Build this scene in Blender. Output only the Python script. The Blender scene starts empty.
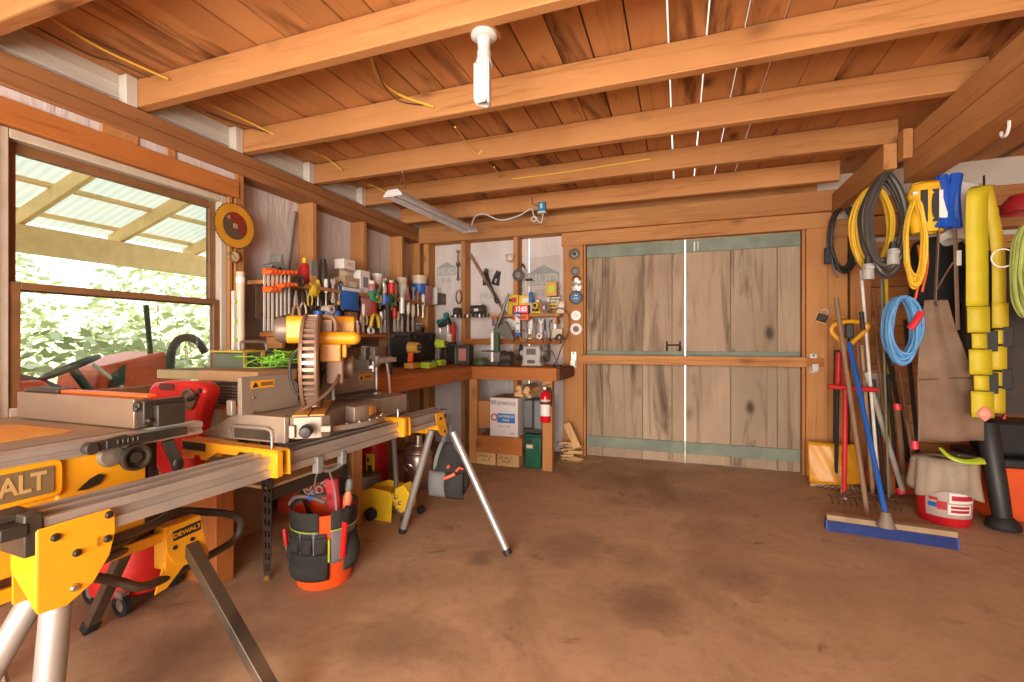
import bpy, bmesh, math, random
from mathutils import Vector, Matrix, Euler, noise as mnoise
random.seed(11)
SC = bpy.context.scene
COL = SC.collection
PI = math.pi
V = Vector
def R(d): return math.radians(d)
EYE, FPX, YAW = 1.22, 466.0, R(19.8)
CY, SY = math.cos(YAW), math.sin(YAW)
def at(u, v, X=None, Y=None, Z=None):
    """where the sight line of a photograph point meets a wall / shelf / floor plane of the room"""
    r = (u - 512) / FPX
    d = V((r * CY - SY, r * SY + CY, (341 - v) / FPX))
    if X is not None: t = X / d.x
    elif Y is not None: t = Y / d.y
    else: t = (Z - EYE) / d.z
    return V((d.x * t, d.y * t, EYE + d.z * t))
# ------------------------------------------------------------------ materials
MATS = {}
def _nt(name):
    m = bpy.data.materials.new(name); m.use_nodes = True
    nt = m.node_tree; b = nt.nodes['Principled BSDF']
    return m, nt, b
def _n(nt, t, **kw):
    n = nt.nodes.new(t)
    for k, v in kw.items():
        if k.startswith('i_'):
            key = k[2:].replace('_', ' ')
            n.inputs[key].default_value = v
        else: setattr(n, k, v)
    return n
def _ramp(nt, fac, stops, interp='LINEAR'):
    r = nt.nodes.new('ShaderNodeValToRGB'); e = r.color_ramp.elements
    r.color_ramp.interpolation = interp
    while len(e) > 1: e.remove(e[-1])
    e[0].position = stops[0][0]; e[0].color = (*stops[0][1], 1) if len(stops[0][1]) == 3 else stops[0][1]
    for p, c in stops[1:]:
        x = e.new(p); x.color = (*c, 1) if len(c) == 3 else c
    nt.links.new(fac, r.inputs['Fac'])
    return r.outputs['Color']
def _mix(nt, fac, a, b, blend='MIX'):
    m = nt.nodes.new('ShaderNodeMix'); m.data_type = 'RGBA'; m.blend_type = blend
    for sock, val in ((m.inputs[0], fac), (m.inputs[6], a), (m.inputs[7], b)):
        if hasattr(val, 'links'): nt.links.new(val, sock)
        elif isinstance(val, (int, float)): sock.default_value = val
        else: sock.default_value = (*val, 1) if len(val) == 3 else val
    return m.outputs[2]
def _math(nt, op, a, b=None):
    m = nt.nodes.new('ShaderNodeMath'); m.operation = op
    for i, val in enumerate((a, b)):
        if val is None: continue
        if hasattr(val, 'links'): nt.links.new(val, m.inputs[i])
        else: m.inputs[i].default_value = val
    return m.outputs[0]
def _bump(nt, b, h, strength=.2, dist=.01):
    bp = _n(nt, 'ShaderNodeBump'); bp.inputs['Strength'].default_value = strength; bp.inputs['Distance'].default_value = dist
    nt.links.new(h, bp.inputs['Height']); nt.links.new(bp.outputs[0], b.inputs['Normal'])
def _coord(nt, scale=(1, 1, 1), rnd=True):
    tc = _n(nt, 'ShaderNodeTexCoord'); mp = _n(nt, 'ShaderNodeMapping'); mp.inputs['Scale'].default_value = scale
    src = tc.outputs['Object']
    if rnd:
        oi = _n(nt, 'ShaderNodeObjectInfo'); vm = _n(nt, 'ShaderNodeVectorMath', operation='MULTIPLY_ADD')
        cx = _n(nt, 'ShaderNodeCombineXYZ')
        ge = _n(nt, 'ShaderNodeNewGeometry'); rs = _math(nt, 'ADD', oi.outputs['Random'], ge.outputs['Random Per Island']) if rnd == 'island' else oi.outputs['Random']
        for i in range(3): nt.links.new(_math(nt, 'MULTIPLY', rs, (37.0, 53.0, 71.0)[i]), cx.inputs[i])
        ad = _n(nt, 'ShaderNodeVectorMath', operation='ADD')
        nt.links.new(src, ad.inputs[0]); nt.links.new(cx.outputs[0], ad.inputs[1]); src = ad.outputs[0]
    nt.links.new(src, mp.inputs['Vector'])
    return mp.outputs[0]
def _noise(nt, vec, scale, detail=4, dist=0.0, rough=.55):
    n = _n(nt, 'ShaderNodeTexNoise'); n.inputs['Scale'].default_value = scale; n.inputs['Detail'].default_value = detail
    n.inputs['Distortion'].default_value = dist; n.inputs['Roughness'].default_value = rough
    nt.links.new(vec, n.inputs['Vector']); return n.outputs['Fac']
def plain(name, col, rough=.5, metal=0.0, var=.12, vs=9.0, bump=0.0, dust=0.0, spec=.5, dcol=(.52, .32, .17), emit=None, es=1.0, coat=0.0):
    """painted / plastic / metal surface with slight tonal variation, optional sawdust"""
    if name in MATS: return MATS[name]
    m, nt, b = _nt(name)
    vec = _coord(nt)
    f = _noise(nt, vec, vs, 5)
    lo = tuple(c * (1 - var) for c in col); hi = tuple(min(1, c * (1 + var)) for c in col)
    c = _ramp(nt, f, [(.3, lo), (.7, hi)])
    if dust > 0:
        f2 = _noise(nt, vec, 2.2, 6, .5)
        msk = _ramp(nt, f2, [(.38, (0, 0, 0)), (.72, (dust, dust, dust))])
        c = _mix(nt, msk, c, dcol)
    nt.links.new(c, b.inputs['Base Color'])
    b.inputs['Roughness'].default_value = rough; b.inputs['Metallic'].default_value = metal
    b.inputs['Specular IOR Level'].default_value = spec; b.inputs['Coat Weight'].default_value = coat
    if bump: _bump(nt, b, _noise(nt, vec, vs * 8, 4), bump, .004)
    if emit: 
        b.inputs['Emission Color'].default_value = (*emit, 1); b.inputs['Emission Strength'].default_value = es
    MATS[name] = m; return m
def wood(name, axis, base, dark, light, knots=.6, ring=14.0, rough=.72, tint=.14, stain=None):
    """sawn timber, grain along the local axis"""
    key = f'{name}_{"xyz"[axis]}'
    if key in MATS: return MATS[key]
    m, nt, b = _nt(key)
    sc = [1.0, 1.0, 1.0]; sc[axis] = .06
    vec = _coord(nt, sc, 'island')
    f = _noise(nt, vec, ring, 8, 1.6, .6)
    c = _ramp(nt, f, [(.25, dark), (.45, base), (.6, base), (.8, light)])
    sk = [1.0, 1.0, 1.0]; sk[axis] = .55
    vk = _coord(nt, sk, 'island')
    big = _noise(nt, vk, 1.7, 3, .4)
    c = _mix(nt, _ramp(nt, big, [(.35, (0, 0, 0)), (.75, (.55,) * 3)]), c, dark)
    if knots:
        vo = _n(nt, 'ShaderNodeTexVoronoi'); vo.inputs['Scale'].default_value = 3.1; vo.inputs['Randomness'].default_value = 1.0
        nt.links.new(vk, vo.inputs['Vector'])
        nz = _noise(nt, vk, 22, 4)
        dd = _math(nt, 'ADD', vo.outputs['Distance'], _math(nt, 'MULTIPLY', nz, .09))
        k = _ramp(nt, dd, [(.10, (knots,) * 3), (.155, (knots * .45,) * 3), (.22, (0, 0, 0))])
        c = _mix(nt, k, c, tuple(x * .32 for x in dark))
    if stain:
        st = [1.0, 1.0, 1.0]; st[axis] = .14
        vs_ = _coord(nt, st, 'island')
        s1 = _noise(nt, vs_, 4.2, 7, .8, .62)
        c = _mix(nt, _ramp(nt, s1, [(.54, (0, 0, 0)), (.66, (.9,) * 3)]), c, stain)
    oi = _n(nt, 'ShaderNodeObjectInfo'); hs = _n(nt, 'ShaderNodeHueSaturation'); ge = _n(nt, 'ShaderNodeNewGeometry')
    rr = _math(nt, 'FRACT', _math(nt, 'ADD', oi.outputs['Random'], ge.outputs['Random Per Island']))
    nt.links.new(_math(nt, 'ADD', _math(nt, 'MULTIPLY', rr, tint * 2), 1 - tint), hs.inputs['Value'])
    nt.links.new(c, hs.inputs['Color'])
    nt.links.new(hs.outputs[0], b.inputs['Base Color'])
    b.inputs['Roughness'].default_value = rough; b.inputs['Specular IOR Level'].default_value = .25
    _bump(nt, b, f, .12, .006)
    MATS[key] = m; return m
def fabric(name, col, weave=160, rough=.95, var=.18, stripe=None):
    if name in MATS: return MATS[name]
    m, nt, b = _nt(name); vec = _coord(nt)
    f = _noise(nt, vec, 6, 6, .3)
    c = _ramp(nt, f, [(.3, tuple(x * (1 - var) for x in col)), (.7, tuple(min(1, x * (1 + var)) for x in col))])
    nt.links.new(c, b.inputs['Base Color']); b.inputs['Roughness'].default_value = rough
    b.inputs['Specular IOR Level'].default_value = .15
    _bump(nt, b, _noise(nt, vec, weave, 2), .25, .003)
    MATS[name] = m; return m
def glassy(name, tint=(1, 1, 1), gloss=.12):
    if name in MATS: return MATS[name]
    m, nt, b = _nt(name); out = nt.nodes['Material Output']
    t = _n(nt, 'ShaderNodeBsdfTransparent'); t.inputs[0].default_value = (*tint, 1)
    g = _n(nt, 'ShaderNodeBsdfGlossy'); g.inputs['Roughness'].default_value = .05
    fr = _n(nt, 'ShaderNodeFresnel'); fr.inputs[0].default_value = 1.45
    mx = _n(nt, 'ShaderNodeMixShader')
    nt.links.new(_math(nt, 'ADD', fr.outputs[0], gloss * .3), mx.inputs[0])
    nt.links.new(t.outputs[0], mx.inputs[1]); nt.links.new(g.outputs[0], mx.inputs[2]); nt.links.new(mx.outputs[0], out.inputs['Surface'])
    MATS[name] = m; return m
# ------------------------------------------------------------------ mesh builder
def frame(p0, p1, up=(0, 0, 1)):
    d = (V(p1) - V(p0)).normalized(); u = V(up)
    if abs(d.dot(u)) > .98: u = V((0, 1, 0)) if abs(d.y) < .9 else V((1, 0, 0))
    x = u.cross(d).normalized(); y = d.cross(x)
    return Matrix(((x.x, y.x, d.x), (x.y, y.y, d.y), (x.z, y.z, d.z)))
def smoothpts(pts, k=4, closed=False):
    P = [V(p) for p in pts]; n = len(P); out = []
    rng = range(n) if closed else range(n - 1)
    for i in rng:
        a = P[(i - 1) % n] if (closed or i > 0) else P[i]
        b_, c_ = P[i], P[(i + 1) % n]
        d = P[(i + 2) % n] if (closed or i + 2 < n) else c_
        for j in range(k):
            t = j / k
            out.append(.5 * ((2 * b_) + (c_ - a) * t + (2 * a - 5 * b_ + 4 * c_ - d) * t * t + (3 * b_ - a - 3 * c_ + d) * t ** 3))
    if not closed: out.append(P[-1])
    return out
class MB:
    def __init__(s, world_of=None):
        s.bm = bmesh.new(); s.w = world_of
    def raw(s, verts, faces):
        vs = [s.bm.verts.new(v) for v in verts]
        for f in faces:
            try: s.bm.faces.new([vs[i] for i in f])
            except ValueError: pass
        return vs
    def box(s, c, size, rot=None, tx=1.0, ty=1.0):
        """tx, ty: taper of the top face"""
        x, y, z = (q / 2 for q in size); M = rot.to_3x3() if rot is not None else Matrix.Identity(3); c = V(c)
        vs = [c + M @ V(p) for p in ((-x, -y, -z), (x, -y, -z), (x, y, -z), (-x, y, -z), (-x * tx, -y * ty, z), (x * tx, -y * ty, z), (x * tx, y * ty, z), (-x * tx, y * ty, z))]
        s.raw(vs, [(3, 2, 1, 0), (4, 5, 6, 7), (0, 1, 5, 4), (1, 2, 6, 5), (2, 3, 7, 6), (3, 0, 4, 7)]); return s
    def bx(s, x0, x1, y0, y1, z0, z1):
        return s.box(((x0 + x1) / 2, (y0 + y1) / 2, (z0 + z1) / 2), (abs(x1 - x0), abs(y1 - y0), abs(z1 - z0)))
    def beam(s, p0, p1, w, h, up=(0, 0, 1)):
        p0, p1 = V(p0), V(p1); M = frame(p0, p1, up)
        return s.box((p0 + p1) / 2, (w, h, (p1 - p0).length), M)
    def cyl(s, p0, p1, r0, r1=None, n=14, cap=True):
        if r1 is None: r1 = r0
        p0, p1 = V(p0), V(p1); M = frame(p0, p1)
        ring = [V((math.cos(2 * PI * i / n), math.sin(2 * PI * i / n), 0)) for i in range(n)]
        vs = [p0 + M @ (q * r0) for q in ring] + [p1 + M @ (q * r1) for q in ring]
        fs = [(i, (i + 1) % n, n + (i + 1) % n, n + i) for i in range(n)]
        if cap: fs += [tuple(range(n))[::-1], tuple(range(n, 2 * n))]
        s.raw(vs, fs); return s
    def lathe(s, prof, o=(0, 0, 0), M=None, n=20, a0=0, a1=2 * PI):
        """profile [(r,z)] about local z"""
        M = M or Matrix.Identity(3); o = V(o); full = abs(a1 - a0 - 2 * PI) < 1e-6
        k = n if full else n + 1; vs, fs = [], []
        for r, z in prof:
            for i in range(k):
                a = a0 + (a1 - a0) * i / n
                vs.append(o + M @ V((max(r, 1e-5) * math.cos(a), max(r, 1e-5) * math.sin(a), z)))
        for j in range(len(prof) - 1):
            for i in range(n if full else n):
                i2 = (i + 1) % k
                fs.append((j * k + i, j * k + i2, (j + 1) * k + i2, (j + 1) * k + i))
        s.raw(vs, fs); return s
    def tube(s, pts, r, n=8, closed=False, k=0, cap=True, flat=1.0, up=(0, 0, 1)):
        P = smoothpts(pts, k, closed) if k else [V(p) for p in pts]
        m = len(P); rr = r if callable(r) else (lambda t: r)
        vs, fs = [], []; prev = None
        for i in range(m):
            a = P[(i - 1) % m] if (closed or i > 0) else P[i]
            b_ = P[(i + 1) % m] if (closed or i < m - 1) else P[i]
            d = (b_ - a)
            if d.length < 1e-9: d = V((0, 0, 1))
            d.normalize()
            if prev is None:
                u = V(up)
                if abs(u.dot(d)) > .95: u = V((1, 0, 0)) if abs(d.x) < .8 else V((0, 1, 0))
                x = (u - d * u.dot(d)).normalized()
            else:
                x = prev - d * prev.dot(d)
                x = x.normalized() if x.length > 1e-6 else prev
            prev = x; y = d.cross(x); R_ = rr(i / max(1, m - 1))
            for j in range(n):
                an = 2 * PI * j / n
                vs.append(P[i] + x * (R_ * math.cos(an) * flat) + y * (R_ * math.sin(an)))
        for i in range(m if closed else m - 1):
            i2 = (i + 1) % m
            for j in range(n):
                j2 = (j + 1) % n
                fs.append((i * n + j, i * n + j2, i2 * n + j2, i2 * n + j))
        if cap and not closed: fs += [tuple(range(n))[::-1], tuple(range((m - 1) * n, m * n))]
        s.raw(vs, fs); return s
    def prism(s, poly, t, o=(0, 0, 0), M=None):
        """2-D outline (local x,y) extruded along local z, centred"""
        M = M or Matrix.Identity(3); o = V(o); n = len(poly)
        vs = [o + M @ V((x, y, -t / 2)) for x, y in poly] + [o + M @ V((x, y, t / 2)) for x, y in poly]
        fs = [tuple(range(n))[::-1], tuple(range(n, 2 * n))] + [(i, (i + 1) % n, n + (i + 1) % n, n + i) for i in range(n)]
        s.raw(vs, fs); return s
    def ball(s, c, r, n=12, m=8, M=None):
        if not hasattr(r, '__len__'): r = (r, r, r)
        M = M or Matrix.Identity(3); c = V(c); vs, fs = [c + M @ V((0, 0, -r[2]))], []
        for j in range(1, m):
            ph = -PI / 2 + PI * j / m
            for i in range(n):
                a = 2 * PI * i / n
                vs.append(c + M @ V((r[0] * math.cos(ph) * math.cos(a), r[1] * math.cos(ph) * math.sin(a), r[2] * math.sin(ph))))
        vs.append(c + M @ V((0, 0, r[2]))); L = len(vs) - 1
        for i in range(n):
            fs.append((0, 1 + (i + 1) % n, 1 + i)); fs.append((L, 1 + (m - 2) * n + i, 1 + (m - 2) * n + (i + 1) % n))
            for j in range(m - 2):
                fs.append((1 + j * n + i, 1 + j * n + (i + 1) % n, 1 + (j + 1) * n + (i + 1) % n, 1 + (j + 1) * n + i))
        s.raw(vs, fs); return s
    def grid(s, f, nu, nv, closed_u=False):
        """surface f(u,v), u,v in 0..1"""
        ku = nu if closed_u else nu + 1; vs, fs = [], []
        for j in range(nv + 1):
            for i in range(ku): vs.append(V(f(i / nu, j / nv)))
        for j in range(nv):
            for i in range(nu):
                i2 = (i + 1) % ku
                fs.append((j * ku + i, j * ku + i2, (j + 1) * ku + i2, (j + 1) * ku + i))
        s.raw(vs, fs); return s
    def build(s, name, mat, parent=None, bevel=0.0, angle=38, solid=0.0, label=None, flip=True):
        bm = s.bm
        if flip: bmesh.ops.recalc_face_normals(bm, faces=bm.faces[:])
        me = bpy.data.meshes.new(name)
        off = V((0, 0, 0))
        if s.w is not None:
            bm.transform(s.w.matrix_basis.inverted())
        elif parent is None and bm.verts:
            lo = V((min(v.co.x for v in bm.verts), min(v.co.y for v in bm.verts), min(v.co.z for v in bm.verts)))
            hi = V((max(v.co.x for v in bm.verts), max(v.co.y for v in bm.verts), 0))
            off = V(((lo.x + hi.x) / 2, (lo.y + hi.y) / 2, lo.z))
            bmesh.ops.translate(bm, verts=bm.verts[:], vec=-off)
        bm.to_mesh(me); bm.free()
        for p in me.polygons: p.use_smooth = True
        me.set_sharp_from_angle(angle=R(angle))
        me.materials.append(mat)
        o = bpy.data.objects.new(name, me); COL.objects.link(o); o.location = off
        if parent is not None: o.parent = parent
        if label: o['label'] = label
        if solid:
            q = o.modifiers.new('solid', 'SOLIDIFY'); q.thickness = solid; q.offset = 0
        if bevel:
            q = o.modifiers.new('bevel', 'BEVEL'); q.width = bevel; q.segments = 2; q.limit_method = 'ANGLE'; q.angle_limit = R(40)
        return o
def tag(o, label, cat, group=None, kind=None):
    o['label'] = label; o['category'] = cat
    if group: o['group'] = group
    if kind: o['kind'] = kind
    return o
def thing(name, label, cat, loc=(0, 0, 0), rz=0.0, group=None, rot=None, scale=None):
    o = bpy.data.objects.new(name, None); COL.objects.link(o); o.location = loc
    o.rotation_euler = rot if rot is not None else (0, 0, rz)
    o.empty_display_size = .05
    bpy_mat = Matrix.LocRotScale(V(loc), Euler(o.rotation_euler), None); o.matrix_basis = bpy_mat
    return tag(o, label, cat, group)
def struct(name, mb, mat, bevel=0.0, parent=None, label=None, **kw):
    o = mb.build(name, mat, parent, bevel, **kw)
    if parent is None: o['kind'] = 'structure'
    if label: o['label'] = label
    return o
def kids(o): return [c for c in bpy.data.objects if c.parent == o]
def copy_tree(o, parent=None, kd=None):
    if kd is None:
        kd = {}
        for c in bpy.data.objects:
            if c.parent: kd.setdefault(c.parent.name, []).append(c)
    c = o.copy(); COL.objects.link(c)
    if parent is not None: c.parent = parent
    for ch in kd.get(o.name, []): copy_tree(ch, c, kd)
    return c
def place(o, loc, rot=(0, 0, 0), label=None, scale=None):
    o.location = loc; o.rotation_euler = rot
    if scale: o.scale = (scale,) * 3 if not hasattr(scale, '__len__') else scale
    if label: o['label'] = label
    return o
def text(parent, body, size, M4, mat, name='lettering', depth=.0008, align='CENTER', world=True, sx=1.0, shear=0.0, bold=0.0):
    """raised lettering: local x = reading direction, y = up, z = out of the surface; centred on the origin of M4"""
    cu = bpy.data.curves.new('t', 'FONT'); cu.body = body; cu.size = size; cu.extrude = depth; cu.align_x = align; cu.align_y = 'CENTER'; cu.resolution_u = 2
    cu.offset = bold; cu.shear = shear
    t = bpy.data.objects.new('t', cu); COL.objects.link(t)
    me = bpy.data.meshes.new_from_object(t.evaluated_get(bpy.context.evaluated_depsgraph_get()))
    bpy.data.objects.remove(t); bpy.data.curves.remove(cu)
    M = M4 @ Matrix.Diagonal((sx, 1, 1, 1))
    if world and parent is not None: M = root_matrix(parent).inverted() @ M
    me.transform(M); me.materials.clear(); me.materials.append(mat)
    o = bpy.data.objects.new(name, me); COL.objects.link(o); o.parent = parent
    return o
def root_matrix(o):
    m = o.matrix_basis.copy() if o.type == 'EMPTY' else Matrix.Translation(o.location)
    return root_matrix(o.parent) @ m if o.parent else m
def face(o, right, up):
    """4x4 with x=right, y=up, z=right x up at o"""
    x = V(right).normalized(); z = x.cross(V(up)).normalized(); y = z.cross(x)
    return Matrix(((x.x, y.x, z.x, o[0]), (x.y, y.y, z.y, o[1]), (x.z, y.z, z.z, o[2]), (0, 0, 0, 1)))
def rot3(x=0, y=0, z=0): return Euler((R(x), R(y), R(z))).to_matrix()
AX_X = Matrix(((0, 0, 1), (0, 1, 0), (-1, 0, 0)))      # local z -> world x
AX_Y = Matrix(((1, 0, 0), (0, 0, 1), (0, -1, 0)))      # local z -> world y  (local y -> -z)
WALLX = Matrix(((0, 0, 1), (1, 0, 0), (0, 1, 0)))      # local x -> y, y -> z, z -> +x
WALLY = Matrix(((1, 0, 0), (0, 0, -1), (0, 1, 0)))     # local x -> x, y -> z, z -> -y (towards viewer)
def rrect(w, h, r, k=4):
    pts = []
    for cx, cy, a0 in ((w / 2 - r, h / 2 - r, 0), (-w / 2 + r, h / 2 - r, 90), (-w / 2 + r, -h / 2 + r, 180), (w / 2 - r, -h / 2 + r, 270)):
        for i in range(k + 1):
            a = R(a0 + 90 * i / k); pts.append((cx + r * math.cos(a), cy + r * math.sin(a)))
    return pts
def circ(r, n=24, cx=0, cy=0): return [(cx + r * math.cos(2 * PI * i / n), cy + r * math.sin(2 * PI * i / n)) for i in range(n)]
# ------------------------------------------------------------------ shared materials
OR, ORD, ORL = (.50, .235, .085), (.27, .095, .028), (.66, .36, .15)
def fir(ax): return wood('fir_timber', ax, OR, ORD, ORL)
def board(ax): return wood('ceiling_plank', ax, (.56, .27, .105), (.42, .175, .06), (.64, .34, .14), knots=.95, tint=.12, stain=(.12, .045, .018))
def plate_wood(ax): return wood('aged_plate_timber', ax, (.36, .155, .06), (.17, .06, .022), (.46, .23, .10))
def bench_wood(ax): return wood('bench_wood', ax, (.46, .16, .04), (.25, .07, .018), (.55, .23, .07))
def pale_wood(ax): return wood('pale_wood', ax, (.62, .40, .19), (.40, .20, .08), (.75, .54, .30), knots=.3)
def old_wood(ax): return wood('weathered_board', ax, (.43, .315, .215), (.20, .13, .082), (.62, .49, .36), knots=.9, ring=11, stain=(.10, .062, .042), tint=.13)
def grey_wood(ax): return wood('primed_grey_wood', ax, (.62, .58, .52), (.48, .44, .38), (.74, .70, .64), knots=0, tint=.08)
def sage_paint(): return plain('sage_green_paint', (.20, .235, .18), .7, var=.2, vs=5, bump=.15)
def black_plastic(): return plain('black_plastic', (.014, .013, .012), .5, var=.3, dust=.12)
def black_clean(): return plain('black_rubber', (.012, .012, .012), .6, var=.3)
def dw_yellow(): return plain('tool_yellow', (.74, .33, .008), .38, var=.06, dust=.06)
def bright_yellow(): return plain('bright_yellow_plastic', (.82, .52, .02), .4, var=.08)
def red_plastic(): return plain('red_plastic', (.62, .012, .012), .35, var=.15, dust=.05)
def orange_plastic(): return plain('orange_plastic', (.85, .10, .015), .4, var=.08)
def steel(): return plain('bright_steel', (.62, .60, .57), .28, 1.0, var=.1)
def alu(): return plain('aluminium_extrusion', (.47, .435, .405), .4, .6, var=.1, dust=.35, dcol=(.58, .45, .32))
def cast(): return plain('cast_grey_aluminium', (.27, .225, .19), .45, .35, var=.12, dust=.6, dcol=(.46, .32, .21))
def dark_steel(): return plain('dark_steel', (.06, .055, .05), .4, .8, var=.3)
def white_plastic(): return plain('white_plastic', (.78, .75, .70), .4, var=.05)
def grey_plastic(): return plain('grey_plastic', (.13, .135, .135), .5, var=.15)
def card(): return plain('brown_cardboard', (.40, .23, .11), .85, var=.12, vs=4)
def white_ink(): return plain('white_ink', (.80, .77, .72), .6, var=.03)
def black_ink(): return plain('black_ink', (.015, .014, .013), .6, var=.1)
def blue_paint(): return plain('blue_plastic', (.02, .11, .42), .4, var=.15)

LX, LXS = -2.92, -3.08          # left wall: stud faces, sheathing
BY, BYS = 4.86, 5.02            # back wall: stud faces, sheathing
CZ = 2.735                      # underside of the ceiling boards
# ------------------------------------------------------------------ floor
FLO = V((.54, 1.03, 0))
def concrete():
    m, nt, b = _nt('stained_concrete'); v = _coord(nt, rnd=False)
    f = _noise(nt, v, 1.3, 9, .4, .62)
    c = _ramp(nt, f, [(.28, (.34, .21, .125)), (.48, (.44, .28, .17)), (.66, (.52, .335, .205)), (.85, (.57, .385, .245))])
    s = _noise(nt, v, .95, 7, 1.1, .6)
    c = _mix(nt, _ramp(nt, s, [(.53, (0, 0, 0)), (.64, (.5,) * 3), (.8, (.7,) * 3)]), c, (.21, .12, .07))
    s2 = _noise(nt, v, 4.5, 5, .6)
    c = _mix(nt, _ramp(nt, s2, [(.64, (0, 0, 0)), (.74, (.6,) * 3)]), c, (.10, .05, .026))
    m1 = _noise(nt, v, 16, 9, .5, .72)
    c = _mix(nt, _ramp(nt, m1, [(.36, (.25,) * 3), (.52, (0, 0, 0))]), c, (.22, .13, .075))
    m2 = _noise(nt, v, 38, 6, .2, .7)
    c = _mix(nt, _ramp(nt, m2, [(.62, (0, 0, 0)), (.72, (.3,) * 3)]), c, (.62, .45, .30))
    # stains, and darker patches under the saws, with ragged edges where they lie on the slab
    wob = _noise(nt, v, 5.5, 8, .6, .68); fine = _noise(nt, v, 3.0, 7, .4, .65)
    for u_, v_, r_, k_ in ((650, 606, .26, .42), (572, 548, .34, .30), (480, 560, .12, .35), (735, 578, .22, .30), (640, 560, .22, .22), (395, 640, .30, .25), (690, 500, .45, .22), (600, 480, .5, .20), (180, 660, .35, .35), (130, 600, .3, .35)):
        p = at(u_, v_, Z=0)
        dn = _n(nt, 'ShaderNodeVectorMath', operation='DISTANCE'); dn.inputs[1].default_value = (p.x - FLO.x, p.y - FLO.y, .12); nt.links.new(v, dn.inputs[0])
        q = _math(nt, 'ADD', _math(nt, 'DIVIDE', dn.outputs['Value'], r_), _math(nt, 'MULTIPLY', wob, 1.3))
        q = _math(nt, 'ADD', q, _math(nt, 'MULTIPLY', fine, .6))
        c = _mix(nt, _ramp(nt, _math(nt, 'MULTIPLY', q, .5), [(.58, (min(.9, k_ * 1.6),) * 3), (.76, (k_ * .9,) * 3), (.90, (0, 0, 0))]), c, (.15, .085, .05))
    nt.links.new(c, b.inputs['Base Color']); b.inputs['Roughness'].default_value = .68; b.inputs['Specular IOR Level'].default_value = .3
    g = _noise(nt, v, 60, 6); _bump(nt, b, g, .18, .004)
    return m
struct('floor', MB().bx(-3.12, 4.2, -3.0, 5.06, -.12, 0), concrete())
# ------------------------------------------------------------------ left wall
def wrap_mat():
    m, nt, b = _nt('house_wrap'); v = _coord(nt, (1, 1, .35), rnd=False)
    f = _noise(nt, v, 3.2, 6, .8)
    c = _ramp(nt, f, [(.3, (.56, .49, .47)), (.65, (.68, .61, .585))])
    nt.links.new(c, b.inputs['Base Color']); b.inputs['Roughness'].default_value = .55
    w = _noise(nt, v, 6, 5, 2.2); _bump(nt, b, w, .5, .03)
    return m
WRAP = wrap_mat()
wl = MB()
WY0, WY1, WZ0, WZ1 = 1.22, 2.36, .88, 2.20        # window opening
wl.bx(LXS - .03, LXS, -3.0, WY0, 0, 2.40).bx(LXS - .03, LXS, WY1, 5.05, 0, 2.40).bx(LXS - .03, LXS, WY0, WY1, 0, WZ0).bx(LXS - .03, LXS, WY0, WY1, WZ1, 2.40)
wall_left = struct('wall_left', wl, WRAP)
struct('soffit_board', MB().bx(-3.03, -3.01, -.5, 5.05, 2.50, 2.79), grey_wood(1), .004)
for k, z in enumerate((2.60, 2.665)): struct('soffit_batten', MB().bx(-3.01, -3.0, -.5, 5.05, z, z + .012), grey_wood(1))
struct('wall_plate', MB().bx(LX - .155, LX, -.6, 5.02, 2.395, 2.475), plate_wood(1), .006)
struct('wall_plate', MB().bx(LX - .155, LX - .015, -.6, 5.02, 2.478, 2.56), plate_wood(1), .006)
for y in (-.2, .55, 3.135, 3.81, 4.48): struct('wall_stud', MB().bx(LXS, LX, y, y + .048, 0, 2.394), fir(2), .004)
struct('wall_stud', MB().bx(LXS, LX + .001, 2.42, 2.475, 0, 2.394), fir(2), .004)
struct('wall_stud', MB().bx(LXS, LX - .01, 4.87, 4.98, 0, 2.394), fir(2), .004)
struct('window_header', MB().bx(LX - .04, LX + .012, .95, 2.43, 2.218, 2.338), bench_wood(1), .004)
struct('wall_left_wrap_strip', MB().bx(LXS + .001, LX - .015, -.5, 2.415, 2.30, 2.394), WRAP)
for y, y1 in ((1.61, 1.79), (1.95, 2.0)): struct('wall_stud', MB().bx(LX - .014, LX - .001, y, y1, 2.339, 2.394), fir(2), .003)
for y in (1.10, 1.20): pass
struct('wall_stud', MB().bx(LXS, LX, 1.10, 1.195, 0, 2.216), bench_wood(2), .004)
# jamb packing beside the window: several thin strips
for k, (y0, y1, dx) in enumerate(((2.362, 2.385, .0), (2.388, 2.402, -.02), (2.404, 2.419, .004))):
    struct('window_jamb_strip', MB().bx(LXS, LX + dx, y0, y1, .84, 2.216), fir(2) if k != 1 else bench_wood(2), .002)
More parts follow.
